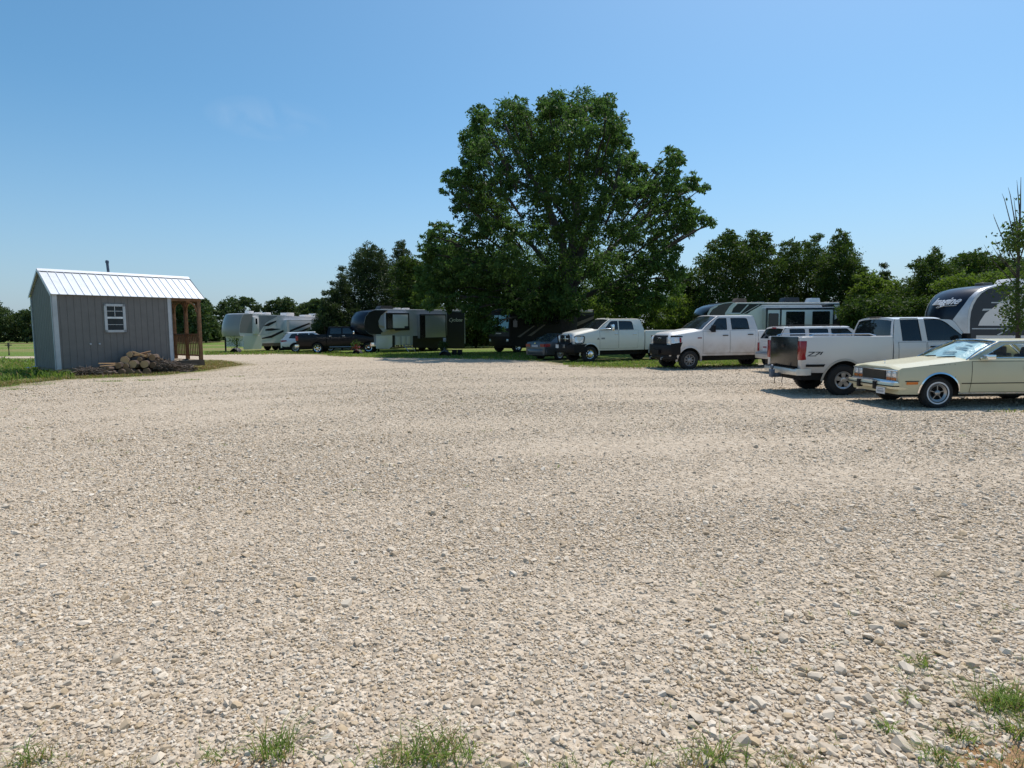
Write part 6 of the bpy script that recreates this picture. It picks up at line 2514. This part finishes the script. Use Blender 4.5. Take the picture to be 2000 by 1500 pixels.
# ---- grey fifth wheel by the field ------------------------------------------------
def build_grey_fifth():
    W = 2.45
    c = Car('fifth_wheel', 'silver grey fifth wheel with swooping graphics and white roof vents, farthest left', 'fifth wheel trailer', (478, 687), PI + rad(59), W, 1, 'fifth wheel trailers')
    P = lambda a, b: c.sp(a, b, W / 2)
    x_edge = 478
    front = [P(469, 657), P(467, 650), P(468, 635), P(471, 622), P(475, 613.5)]
    zt = P(480, 612)[1]
    xr = P(624, 620)[0]
    zr_ = P(624, 620)[1]
    zf = P(462, 657)[1]
    xk = P(475, 660)[0]
    prof = front + [(P(480, 612)[0], zt), (xr + .1, zr_), (xr, zr_ - .06), (xr, .60), (xk, .45), (xk, zf), (front[0][0] - .15, zf)]
    SIL = gel('silver_cap', (.26, .25, .24), .3)
    rv_shell(c, prof, W, [GEL_WHITE, SIL], .45, len(front) + 1, mi_front=1)
    graphic(c, [([(467.5, 648), (468.5, 635), (471.5, 622), (475.5, 614), (493, 613), (493, 651), (468, 650)], 0), ([(505, 616), (543, 617), (520, 630), (513, 640), (506, 651)], 1),
                ([(509, 652), (516, 636), (527, 627), (541, 620), (520, 634), (519, 641), (540, 641), (560, 636), (560, 640), (525, 652), (507, 655)], 2),
                ([(514, 637), (526, 630), (540, 626), (539, 629), (524, 637)], 3), ([(518, 643), (530, 641), (548, 643), (530, 646), (518, 646)], 3), ([(511, 660), (530, 655), (560, 641), (560, 645), (530, 660), (512, 662)], 3), ([(541, 617), (560, 617), (590, 624), (590, 650), (566, 650), (541, 640)], 4)],
            W, [SIL, VINYL_GREY, VINYL_PALE, VINYL_DARK_AND_SHADE, gel('pale_grey_side', (.54, .57, .61))])
    mb = MB()
    (xa, za), (xb, zb) = P(493, 619), P(504.5, 653)
    mb.box(min(xa, xb), max(xa, xb), W / 2 - .02, W / 2 + .16, min(za, zb), max(za, zb))
    so = c.part('slide_out', mb, GEL_WHITE, .02)
    rv_window(c, (496.5, 622), (500.5, 633.5), W, .16)
    o, (x0, x1, z0, z1, yb) = slide_out(c, (560, 625), (622, 652), W, .5, [gel('slide_grey', (.56, .60, .65)), GEL_WHITE], .05)
    graphic(c, [([(566, 645), (585, 637), (605, 630), (605, 633), (586, 641), (566, 649)], 0), ([(566, 650), (590, 645), (606, 638), (606, 641), (590, 649)], 0), ([(608, 626), (622, 626), (622, 652), (608, 652)], 1), ([(560, 626), (565, 626), (565, 652), (560, 652)], 1)], 2 * yb, [VINYL_DARK_AND_SHADE, GEL_WHITE], parent=o)
    mb = MB()
    (xa, za), (xb, zb) = P(475, 656), P(511, 681.5)
    mb.prism(rpoly(rect(min(xa, xb), min(za, zb), max(xa, xb), max(za, zb)), .12), flat(c, W, -.05), flat(c, W, .02))
    c.part('lower_compartment', mb, gel('cream_compartment', (.76, .74, .66)))
    mb = MB()
    mb.box(xr + .5, P(512, 670)[0], W / 2 - .02, W / 2 + .015, P(530, 676)[1], P(530, 670)[1])
    c.part('skirt', mb, mat('brown_skirt', (.16, .11, .09), .6))
    for (px, w, h) in ((487, .55, .30), (504, .5, .22), (520, .6, .26), (561, .9, .34), (596, .8, .24), (617, 1.0, .40)):
        x = c.sp(px, 614, 0)[0]
        z = float(np.interp(x, [xr, P(474, 612)[0]], [zr_, zt]))
        vent(c, px, 614, w, h, GEL_WHITE, z, 0)
    axle_wheels(c, [-4.0, -4.9], W)
    landing_leg(c, P(474, 660)[0] + .3, .8, 1.2)
    landing_leg(c, P(474, 660)[0] + .3, -.8, 1.2)
    return c


# ---- motor home in the deep shade ----------------------------------------------
def build_motorhome():
    W = 2.5
    c = Car('motorhome', 'dark brown motorhome with reflected sky painted blue into its windscreen, under the pecan tree', 'motorhome', (1011, 688), PI + rad(40), W, 1)
    P = lambda a, b: c.sp(a, b, W / 2)
    xf = P(996, 660)[0]
    xr = P(1160, 620)[0]
    zt = P(1155, 606)[1]
    zt = 3.25
    front = [(xf - .05, .45), (xf, .60), (xf + .04, 1.2), (xf + .02, 1.75), (xf - .12, 2.8), (xf - .22, 3.1), (xf - .45, zt - .02)]
    prof = front + [(xf - .6, zt), (xr + .1, zt), (xr, zt - .08), (xr, .45)]
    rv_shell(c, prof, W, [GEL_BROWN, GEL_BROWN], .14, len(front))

    def face(u, v):
        z = 1.80 + (2.78 - 1.80) * v
        x = float(np.interp(z, [q[1] for q in front], [q[0] for q in front]))
        return Vector((x + .14 * (1 - abs(u) ** 2.4) + .012, u * W / 2, z))
    mb = MB()
    t = NT('painted_sky_windscreen')
    t.base(t.ramp(t.noise(4, 3), [(.3, (.22, .52, .64)), (.7, (.34, .66, .78))]))  # reflected sky is put into the base colour here
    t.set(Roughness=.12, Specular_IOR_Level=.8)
    for a, b in ((-.90, -.02), (.02, .90)):
        mb.patch([(a, .0), (b, .0), (b, 1), (a, 1)], face, 8, 5)
    c.part('windscreen', mb, t.mat, weld=False)
    mb = MB()
    mb.patch([(-.99, -.75), (.99, -.75), (.99, -.30), (-.99, -.30)], lambda u, v: face(u, 0) + Vector((.02, 0, v * .8)), 8, 3)
    c.part('grille', mb, VINYL_DARK_AND_SHADE, weld=False)
    for s in (1, -1):
        mb = MB()
        mb.box(xf - .02, xf + .09, s * .80, s * 1.14, .82, 1.0)
        c.part('headlight', mb, LENS, .02)
        mb = MB()
        mb.tube([(xf, s * 1.20, 2.75), (xf + .35, s * 1.35, 2.75)], .02, 5)
        mb.box(xf + .28, xf + .38, s * 1.28, s * 1.46, 2.25, 2.72)
        c.part('mirror', mb, BLACK, .02)
    mb = MB()
    mb.obox((xf + .185, .1, 1.42), (.006, 0, 0), (0, .36, 0), (0, 0, .045))
    c.part('badge', mb, mat('dim_chrome', (.45, .45, .46), .3, .6))
    rv_window(c, (1001, 622), (1011, 640), W)
    rv_window(c, (1024, 620), (1048, 636), W)
    rv_window(c, (1070, 619), (1092, 634), W)
    graphic(c, [([(1010, 658), (1045, 634), (1048, 634), (1015, 659)], 0), ([(1030, 656), (1062, 634), (1066, 634), (1038, 656)], 0), ([(1100, 640), (1160, 617), (1160, 622), (1110, 645)], 0), ([(1118, 606), (1160, 606), (1160, 616), (1118, 614)], 1)], W, [mat('bronze_vinyl', (.16, .12, .10), .35), VINYL_DARK_AND_SHADE])
    mb = MB()
    mb.box(xr + .3, xf - 1.2, W / 2, W / 2 + .16, zt - .22, zt - .06)
    c.part('awning', mb, mat('awning_case', (.42, .42, .42), .4), .04)
    mb = MB()
    mb.box(xr, xf - .5, -W / 2 + .05, W / 2 - .05, zt, zt + .04)
    c.part('roof', mb, ROOF, .02)
    ac_unit(c, 1060, 604, .8, .3, 1.0, GEL_WHITE, zt)
    for x in (0.0, xr + 2.6):
        for s in (1, -1):
            wheel(c, x, s, .46, .26, .27, 'steel', .06, W=W, mats=[CHROME, DARK])
    chassis(c, xr + .2, xf - .3, .9, .3, .5)
    return c


imagine = build_trailer()
right_fifth = build_right_fifth()
black_fifth = build_black_fifth()
grey_fifth = build_grey_fifth()
motorhome = build_motorhome()
# ------------------------------------------------------------------ the grey shed
def vertical_siding(name, rgb):
    t = NT(name)
    P = t.coord()
    n = t.noise(3, 4, P)
    t.base(t.ramp(n, [(.3, tuple(c * .9 for c in rgb)), (.7, tuple(c * 1.08 for c in rgb))]))
    t.set(Roughness=.6)
    return t.mat


SIDING = vertical_siding('grey_siding', (.156, .147, .139))
TRIM = mat('pale_trim', (.46, .48, .50), .55)
TIN = mat('white_tin', (.78, .79, .80), .30, .25, var=.05)
SHED_WOOD = mat('brown_timber', (.185, .095, .045), .75, var=.35, scale=5, bump=.3)
SHED_DECK = mat('weathered_deck', (.34, .27, .19), .8, var=.25, scale=4)

A = at(111, 721, 25.0)
al = rad(50)
root = thing('garden_shed', 'grey board shed with white ribbed metal roof and a small timber porch', 'shed', A, al)
Ls, Lp, Wd, Eh, Rh = 4.45, 1.36, 3.0, 3.03, 4.02


# local: x along the front wall to the right, y into the shed, z up
def sbox(name, x0, x1, y0, y1, z0, z1, m, bevel=0.0, parent=root):
    mb = MB()
    mb.box(x0, x1, y0, y1, z0, z1)
    return mb.build(name, m, parent, bevel)


def groove_wall(mb, p0, p1, ztop, inv, zb=.0, pitch=.25):
    """boards with narrow grooves between them; ztop(u) gives the top edge"""
    p0, p1 = Vector(p0), Vector(p1)
    L = (p1 - p0).length
    d = (p1 - p0) / L
    nrm = Vector((d.y, -d.x, 0)) * inv
    n = int(round(L / pitch))
    for k in range(n):
        a, b = L * k / n, L * (k + 1) / n
        us = [a, b - .030, b - .026, b - .004, b]
        of = [0, 0, -.011, -.011, 0]
        lo_, hi_ = [], []
        for u, o in zip(us, of):
            q = p0 + d * u + nrm * o
            lo_.append(Vector((q.x, q.y, zb)))
            hi_.append(Vector((q.x, q.y, ztop(u))))
        mb.grid([lo_, hi_])


mb = MB()
groove_wall(mb, (0, 0, 0), (Ls, 0, 0), lambda u: Eh, 1)
mb.build('front_wall', SIDING, root, weld=False)
gab = lambda u: Eh + (Rh - Eh) * (1 - abs(u - Wd / 2) / (Wd / 2))
mb = MB()
groove_wall(mb, (0, 0, 0), (0, Wd, 0), gab, -1)
mb.build('gable_wall', SIDING, root, weld=False)
mb = MB()
groove_wall(mb, (Ls, 0, 0), (Ls, Wd, 0), gab, 1)
mb.build('gable_wall', SIDING, root, weld=False)
mb = MB()
groove_wall(mb, (0, Wd, 0), (Ls, Wd, 0), lambda u: Eh, -1)
mb.build('back_wall', SIDING, root, weld=False)
for (x0, x1, y0, y1) in ((-.03, .16, -.035, -.003), (-.035, -.003, -.035, .06), (Ls - .13, Ls + .03, -.035, -.003), (Ls + .003, Ls + .035, -.035, .10), (-.035, -.003, Wd - .07, Wd + .03)):
    sbox('corner_trim', x0, x1, y0, y1, -.02, Eh - .04, TRIM)
sbox('floor_frame', .05, Ls + Lp - .02, .06, Wd - .05, -.10, .02, SHED_DECK)
for y in (.35, Wd - .35):
    sbox('skid', .1, Ls + Lp - .5, y - .08, y + .08, -.33, -.10, SHED_WOOD)
# window: 2 over 1 panes with bars in the upper sash
wx, wz0, wz1, ww = 1.79, 1.46, 2.66, .80
wn = MB()
for (a, b, e, f) in ((wx, wx + ww, wz0, wz0 + .10), (wx, wx + ww, wz1 - .10, wz1), (wx, wx + .10, wz0, wz1), (wx + ww - .10, wx + ww, wz0, wz1)):
    wn.box(a, b, -.06, -.002, e, f)
window = wn.build('window', TRIM, root, weld=False)
zm = (wz0 + wz1) / 2 + .02
mb = MB()
mb.box(wx + .1, wx + ww - .1, -.045, -.004, zm - .04, zm + .04)
mb.build('sash', mat('white_sash', (.72, .73, .74), .4), window)
mb = MB()
mb.box(wx + .1, wx + ww - .1, -.032, -.006, zm + .27, zm + .29)
mb.box(wx + ww / 2 - .01, wx + ww / 2 + .01, -.034, -.006, zm + .04, wz1 - .1)
mb.box(wx + .1, wx + ww - .1, -.032, -.006, zm - .30, zm - .285)
mb.build('muntin', mat('white_bar', (.6, .61, .62), .4), window, weld=False)
mb = MB()
mb.grid([[(wx + .09, -.020, wz0 + .09), (wx + ww - .09, -.020, wz0 + .09)], [(wx + .09, -.020, wz1 - .09), (wx + ww - .09, -.020, wz1 - .09)]])
mb.build('pane', glass('dim_window_glass', (.02, .026, .032), .12, .3), window)
for x in (1.22, 1.55):
    mb = MB()
    mb.obox((x, -.03, .98), (.034, 0, 0), (0, .025, 0), (0, 0, .032))
    mb.build('cleat', TRIM, root, .01)
# ribbed metal roof
X0, X1 = -.07, Ls + Lp + .12
ov = .12
sl = (Rh - Eh) / (Wd / 2)


def roof_slope(sign):
    mb = MB()
    y_e, y_r = (-ov, Wd / 2) if sign > 0 else (Wd + ov, Wd / 2)
    z_e, z_r = Eh + .05 - sl * ov, Rh + .05
    n = int((X1 - X0) / .285)
    st = (X1 - X0) / n
    xs, zs_ = [], []
    for k in range(n):
        a = X0 + k * st
        xs += [a, a + .018, a + .034, a + .052]
        zs_ += [0, .032, .032, 0]
    xs.append(X1)
    zs_.append(0)
    mb.grid([[Vector((x, y_e, z_e + z)) for x, z in zip(xs, zs_)], [Vector((x, y_r, z_r + z)) for x, z in zip(xs, zs_)]])
    mb.grid([[Vector((x, y_e, z_e + z)) for x, z in zip(xs, zs_)], [Vector((x, y_e, z_e - .01)) for x in xs]])
    mb.grid([[Vector((X0, y_e, z_e - .012)), Vector((X1, y_e, z_e - .012))], [Vector((X0, y_r, z_r - .012)), Vector((X1, y_r, z_r - .012))]])
    return mb.build('roof', TIN, root, smooth=0, weld=False)


rf = roof_slope(1)
roof_slope(-1)
mb = MB()
y, z = Wd / 2, Rh + .085
mb.grid([[Vector((x, y - .16, z - .16 * sl + .012)) for x in (X0 - .01, X1 + .01)], [Vector((x, y, z + .02)) for x in (X0 - .01, X1 + .01)], [Vector((x, y + .16, z - .16 * sl + .012)) for x in (X0 - .01, X1 + .01)]])
mb.build('ridge_cap', TIN, root, smooth=0)
for xx in (X0 - .012, X1 + .012):
    mb = MB()
    for sg in (1, -1):
        y_e, y_r = (-ov - .01, Wd / 2) if sg > 0 else (Wd + ov + .01, Wd / 2)
        mb.grid([[Vector((xx, y_e, Eh + .07 - sl * ov)), Vector((xx, y_r, Rh + .10))], [Vector((xx, y_e, Eh - .04 - sl * ov)), Vector((xx, y_r, Rh - .02))]])
    mb.build('rake_trim', mat('tin_trim', (.55, .58, .62), .35, .3), root, smooth=0)
mb = MB()
mb.tube([(2.93, Wd - .35, Rh - .7), (2.86, Wd - .35, Rh + .66)], .055, 10)
mb.lathe([(.075, 0), (.075, .10), (.001, .14)], (2.86, Wd - .35, Rh + .62), 'z', 10)
mb.build('flue', mat('blue_grey_flue', (.06, .085, .13), .45, .3), root)
# porch
sbox('porch_deck', Ls + .04, Ls + Lp, .02, Wd - .02, .09, .14, SHED_DECK)
sbox('porch_rim', Ls + .04, Ls + Lp + .02, -.03, .015, -.12, .13, mat('dark_rim', (.105, .075, .055), .8, var=.3))
sbox('porch_rim', Ls + Lp + .003, Ls + Lp + .04, .02, Wd, -.12, .13, SHED_WOOD)
ph = .075
for (x, y) in ((Ls + Lp - .10, .06), (Ls + Lp - .10, 1.5), (Ls + Lp - .10, Wd - .10), (Ls + .14, Wd - .10)):
    sbox('porch_post', x - ph, x + ph, y - ph, y + ph, .142, Eh - .03 if y < 1 or y > 2 else Rh - .25, SHED_WOOD, .008)
sbox('porch_beam', Ls + .04, Ls + Lp, -.02, .12, Eh - .16, Eh - .02, SHED_WOOD)
sbox('porch_beam', Ls + Lp - .18, Ls + Lp - .02, .13, Wd - .06, Eh - .17, Eh - .03, SHED_WOOD)
for y0, y1 in ((.13, 1.42), (1.58, Wd - .18)):
    mb = MB()
    x = Ls + Lp - .10
    mb.box(x - .045, x + .045, y0, y1, 1.30, 1.37)
    mb.box(x - .03, x + .03, y0, y1, .30, .37)
    n = int((y1 - y0) / .17)
    for k in range(n):
        yy = y0 + (y1 - y0) * (k + .5) / n
        mb.box(x - .02, x + .02, yy - .022, yy + .022, .371, 1.299)
    mb.build('railing', SHED_WOOD, root, weld=False)
mb = MB()
y = Wd - .10
mb.box(Ls + .22, Ls + Lp - .18, y - .045, y + .045, 1.30, 1.37)
mb.box(Ls + .22, Ls + Lp - .18, y - .03, y + .03, .30, .37)
for k in range(6):
    xx = Ls + .27 + (Lp - .52) * k / 5
    mb.box(xx - .022, xx + .022, y - .02, y + .02, .371, 1.299)
mb.build('railing', SHED_WOOD, root, weld=False)
for (x, y, dx, dy) in ((Ls + Lp - .10, .16, 0, 1), (Ls + Lp - .10, 1.40, 0, -1), (Ls + Lp - .10, 1.60, 0, 1), (Ls + Lp - .10, Wd - .2, 0, -1), (Ls + Lp - .2, .05, -1, 0), (Ls + .14, Wd - .2, 0, -1)):
    mb = MB()
    P_ = []
    for k in range(7):
        t = PI / 2 * k / 6
        P_.append(Vector((x + dx * .45 * (1 - math.cos(t)), y + dy * .45 * (1 - math.cos(t)), Eh - .65 + .48 * math.sin(t))))
    mb.tube(P_, .045, 5)
    mb.build('brace', SHED_WOOD, root)
mb = MB()
mb.lathe([(.12, -.09), (.26, -.09), (.28, -.06), (.28, .06), (.26, .09), (.12, .09), (.12, -.09)], (Ls + Lp - .72, .25, -.08), 'y', 24)
mb.build('wheel', RUBBER, root)
Ms = Matrix.Translation(A) @ Matrix.Rotation(al, 4, 'Z')

# ------------------------------------------------------------------ firewood
LOG_END = None


def log_mats(i, tone):
    t = NT('cut_end')
    P = t.coord()
    x, y, z = t.xyz(P)
    r = t.math('SQRT', t.math('ADD', t.math('POWER', t.math('ABSOLUTE', x), 2), t.math('POWER', t.math('ABSOLUTE', z), 2)))
    ring = t.math('SINE', t.math('ADD', t.math('MULTIPLY', r, 210), t.math('MULTIPLY', t.noise(9, 3, P), 9)))
    base_ = [(.54, .34, .175), (.34, .20, .10), (.21, .125, .070)][tone]
    t.base(t.mix(t.ramp(ring, [(.2, 0), (.9, .35)]), base_, tuple(c * .6 for c in base_)))
    t.set(Roughness=.85)
    return t.mat


ENDS = [log_mats(i, i) for i in range(3)]
LOGBARK = mat('log_bark', (.085, .060, .045), .9, var=.5, scale=12, bump=.6, bscale=25)


def log_at(px, py, r, depth, L, tone, lab, tilt=0.0, yaw=0.0, seed=0, half=False):
    """round of wood whose sawn end looks along the shed's front-left direction"""
    v = ray(px, py)
    o = Vector((0, 0, H))
    Mi = Ms.inverted()
    o2, d2 = Mi @ o, Mi.to_3x3() @ v
    t = (-depth - o2.y) / d2.y
    p = Ms @ (o2 + d2 * t)
    rs_ = random.Random(seed)
    mb = MB()
    n = 18
    wob = [1 + .07 * math.sin(2 * PI * k / n * 2 + rs_.random() * 6) + rs_.uniform(-.03, .03) for k in range(n)]
    if half:
        wob = [w_ * (.45 if 0 <= k < n // 2 else 1) for k, w_ in enumerate(wob)]
    rows = []
    for y in (0, .012, L * .5, L - .012, L):
        e = .96 if y in (0, L) else 1.0
        rows.append([Vector((r * e * wob[k] * math.cos(2 * PI * k / n), y, r * e * wob[k] * math.sin(2 * PI * k / n))) for k in range(n)])
    mb.grid(rows, 0, wrap=True)
    mb.add(rows[0], [tuple(range(n))], 1)
    mb.add(rows[-1], [tuple(range(n))], 1)
    ob = mb.build('log', [LOGBARK, ENDS[tone]], None, weld=False)
    ob.location = p
    ob.rotation_euler = (rad(tilt), 0, al + rad(-38 + yaw))
    tag(ob, lab, 'log', 'logs stacked against the shed')
    return ob


# pixel of the sawn end, radius (m), distance of the end in front of the wall, length
LG = [
    (206, 728.5, .125, 1.00, .5, 1, 'bottom row log at the far left end of the wood stack'),
    (221, 726.5, .135, .92, .5, 2, 'second log from the left in the bottom row of the wood stack'),
    (236.5, 727.0, .135, .92, .5, 2, 'third log from the left in the bottom row of the wood stack'),
    (252, 726.5, .145, .92, .5, 2, 'fourth log from the left in the bottom row of the wood stack'),
    (268.5, 725.5, .155, .88, .5, 2, 'fifth log from the left in the bottom row of the wood stack'),
    (286, 726.0, .15, .84, .5, 2, 'rightmost log in the bottom row of the wood stack'),
    (230.5, 714.0, .135, .80, .5, 1, 'leftmost log in the second row, with thin split sticks beside it'),
    (245, 716.0, .125, .80, .5, 1, 'small round log in the second row between two bigger ones'),
    (258.5, 711.5, .165, .82, .5, 0, 'tall oval pale log in the second row of the wood stack'),
    (281.5, 711.5, .165, .78, .5, 0, 'big round pale log in the second row, right of a dark gap'),
    (298, 713.0, .13, .74, .5, 2, 'dark log right of the big round pale log'),
    (243.5, 703.5, .170, .66, .5, 0, 'big pale log in the third row left of the tall oval log'),
    (272, 702.0, .105, .64, .5, 1, 'small log in the third row above the dark gap'),
    (297, 698.0, .135, .62, .5, 1, 'reddish round log high on the right of the wood stack'),
    (253, 692.5, .130, .56, .5, 0, 'topmost round log, palest in the wood stack'),
    (286, 694.5, .09, .58, .6, 1, 'thin dark log leaning between the reddish log and the split slab'),
    (306, 706.0, .11, .62, .5, 2, 'dark bark covered log below the reddish log'),
    (210, 720.5, .085, .95, .45, 1, 'small log lying on the far left bottom log'),
]
for i, (qx, qy, r, dpt, L, tone, lab) in enumerate(LG):
    log_at(qx, qy, r, dpt, L, tone, lab, 0, (i * 37 % 17) - 8, i, half=(i in (1, 4)))


def slab(px, py, depth, v, w, th, lab, tone=0):
    Mi = Ms.inverted()
    o2, d2 = Mi @ Vector((0, 0, H)), Mi.to_3x3() @ ray(px, py)
    t = (-depth - o2.y) / d2.y
    p = Ms @ (o2 + d2 * t)
    v = Ms.to_3x3() @ Vector(v)
    a = v.normalized()
    b = a.cross(Vector((.3, .2, 1))).normalized()
    mb = MB()
    mb.obox((0, 0, 0), v / 2, b * w / 2, a.cross(b) * th / 2)
    ob = mb.build('split_log', [ENDS[tone]], None, .012)
    ob.location = p
    tag(ob, lab, 'firewood', 'split firewood on the log stack')


slab(272, 691.5, .55, (.50, -.1, -.22), .11, .07, 'pale split slab leaning down to the right on top of the stack')
slab(263, 693.5, .50, (.42, .1, -.06), .12, .06, 'grey split slab lying right of the topmost log')
slab(283, 689.0, .52, (.5, .1, .10), .07, .06, 'dark split stick reaching up behind the leaning pale slab', 2)
slab(212, 710.0, .70, (.75, .05, -.03), .05, .04, 'upper thin split stick at the left end of the second row')
slab(214, 714.0, .74, (.72, .02, .03), .05, .04, 'lower thin split stick at the left end of the second row')
slab(317, 702.5, .55, (.35, -.1, -.2), .09, .06, 'reddish split stick slanting at the right end of the stack', 1)
slab(337.5, 722.0, .55, (-.03, -.12, .55), .09, .05, 'orange brown split board standing upright by the corner trim', 0)

# tangled brushwood either side of the logs
STICK = mat('dead_twig', (.10, .075, .058), .9, var=.5, scale=6)
STICK2 = mat('grey_twig', (.24, .20, .17), .9, var=.4, scale=6)


def brush(px0, px1, py0, py1, n, seed, L0, L1, r, label):
    rs_ = random.Random(seed)
    mb = MB()
    Mi = Ms.inverted()
    for k in range(n):
        qx, qy = rs_.uniform(px0, px1), py0 + (py1 - py0) * rs_.random()
        dep = rs_.uniform(.25, 1.0)
        o2, d2 = Mi @ Vector((0, 0, H)), Mi.to_3x3() @ ray(qx, qy)
        t = (-dep - o2.y) / d2.y
        p = Ms @ (o2 + d2 * t)
        p.z = max(p.z, gz(p.x, p.y) + .02)
        a = rs_.uniform(0, 6.28)
        L = rs_.uniform(L0, L1)
        d = Vector((math.cos(a), math.sin(a) * .6, rs_.uniform(-.25, .45))).normalized() * L
        q0, q1 = p - d * .5, p + d * .5
        for q in (q0, q1):
            q.z = max(q.z, gz(q.x, q.y) + .015)
        m_ = (q0 + q1) / 2 + Vector((rs_.gauss(0, .05), rs_.gauss(0, .05), rs_.gauss(0, .04)))
        m_.z = max(m_.z, gz(m_.x, m_.y) + .015)
        rr_ = r * rs_.uniform(.5, 1.4)
        mb.tube([q0, m_, q1], [rr_, rr_ * .8, rr_ * .35], 5, 0 if rs_.random() < .75 else 1)
    return tag(mb.build('brushwood', [STICK, STICK2], None, weld=False), kind='stuff')


brush(154, 204, 720, 731, 150, 1, .35, 1.0, .013, '')
brush(304, 343, 704, 724, 190, 2, .25, .7, .018, '')
brush(338, 378, 712, 727, 100, 3, .25, .6, .016, '')

# ------------------------------------------------------------------ planters, post, small things by the trailers
def planter(px, py, r, h, lab, flower=None, seed=1, leaves=True, mt=None, tall=.35):
    p = hit(px, py)
    t = thing('planter', lab, 'planter', p)
    mb = MB()
    mb.lathe([(r * .80, 0), (r * .98, h * .45), (r, h * .93), (r * 1.04, h * .94), (r * 1.04, h), (r * .92, h), (r * .90, h * .88), (.001, h * .86)], n=20)
    mb.build('pot', mt or mat('dark_pot', (.03, .032, .04), .6), t)
    rs_ = np.random.RandomState(seed)
    if leaves:
        V, Fc = foliage([(0, 0, h + tall * .35, tall * .6), (.1, 0, h + tall * .7, tall * .4)], 420, .12, rs_, 2.2, -.3, 6, .3)
        fast_mesh('plant', V, Fc, OAK, t)
    if flower:
        V, Fc = foliage([(.0, -.12, h + .05, .22), (.12, -.1, h - .08, .15)], 110, .09, rs_, 1.3, 0, 4, .3)
        fast_mesh('flower', V, Fc, flower, t)
    return t


planter(457, 689.0, .42, .55, 'dark tub with a loose green plant by the nose of the grey fifth wheel', None, 1, tall=.75)
planter(696, 691.5, .36, .48, 'round tub with red and pale flowers in front of the black pickup', mat('red_petal', (.50, .06, .06), .6), 2, tall=.5)
planter(867, 695.5, .38, .60, 'black half barrel planter standing in the shade in front of the black nosed fifth wheel', None, 3, tall=.3, mt=mat('black_barrel', (.012, .014, .018), .5))
mb = MB()
p = hit(869, 693)
mb.box(-.07, .07, -.05, .05, 0, 1.15)
mb.box(-.10, .10, -.07, .07, .80, 1.17)
ob = mb.build('power_pedestal', mat('pedestal_grey', (.30, .31, .32), .5), None, .01)
ob.location = p
tag(ob, 'small grey power pedestal rising behind the black half barrel', 'power pedestal')
p = hit(893, 694)
mb = MB()
for dx in (-.18, .18):
    mb.box(dx - .16, dx + .16, -.18, .18, .0, .34)
mb.box(-.36, .36, -.20, .20, .34, .38)
ob = mb.build('storage_crate', BLACK, None, .02)
ob.location = p
tag(ob, 'low black crate on the grass right of the half barrel', 'crate')
# a fence post and wire in the far field
for i, (qx, lab) in enumerate(((18, 'weathered wooden fence post in the dry field left of the shed'), (-40, 'wooden fence post just outside the left edge of the picture'))):
    if i:
        continue
    p = hit(qx, 694)
    mb = MB()
    mb.tube([(0, 0, -.1), (0, 0, .8), (.02, 0, 1.05)], [.085, .08, .07], 8)
    mb.box(-.28, .28, -.02, .02, .80, .88)
    ob = mb.build('fence_post', mat('weathered_post', (.12, .10, .08), .9, var=.3), None)
    ob.location = p
    tag(ob, lab, 'fence post')
# daisies in the weeds by the shed
rs_ = np.random.RandomState(8)
for (qx, qy, lab) in ((57, 718.5, 'white wildflower in the weeds, left of its twin'), (70, 716.0, 'white wildflower in the weeds near the shed corner')):
    p = hit(qx, qy + 14)
    t = thing('wildflower', lab, 'flower', p, 0, 'white wildflowers')
    top_ = at(qx, qy, p.y)
    hh = max(.3, top_.z - p.z)
    mb = MB()
    mb.tube([(0, 0, 0), (.03, 0, hh * .6), (0, 0, hh)], .012, 5)
    mb.build('stem', mat('green_stem', (.06, .11, .03), .7), t)
    mb = MB()
    for k in range(9):
        a = 2 * PI * k / 9
        mb.obox((.06 * math.cos(a), .06 * math.sin(a) - .02, hh), (.05 * math.cos(a), .05 * math.sin(a), .01), (-.02 * math.sin(a), .02 * math.cos(a), 0), (0, 0, .004))
    mb.lathe([(.001, 0), (.04, .0), (.03, .03), (.001, .04)], (0, -.02, hh), 'z', 8)
    mb.build('petals', mat('white_petal', (.75, .76, .74), .6), t)
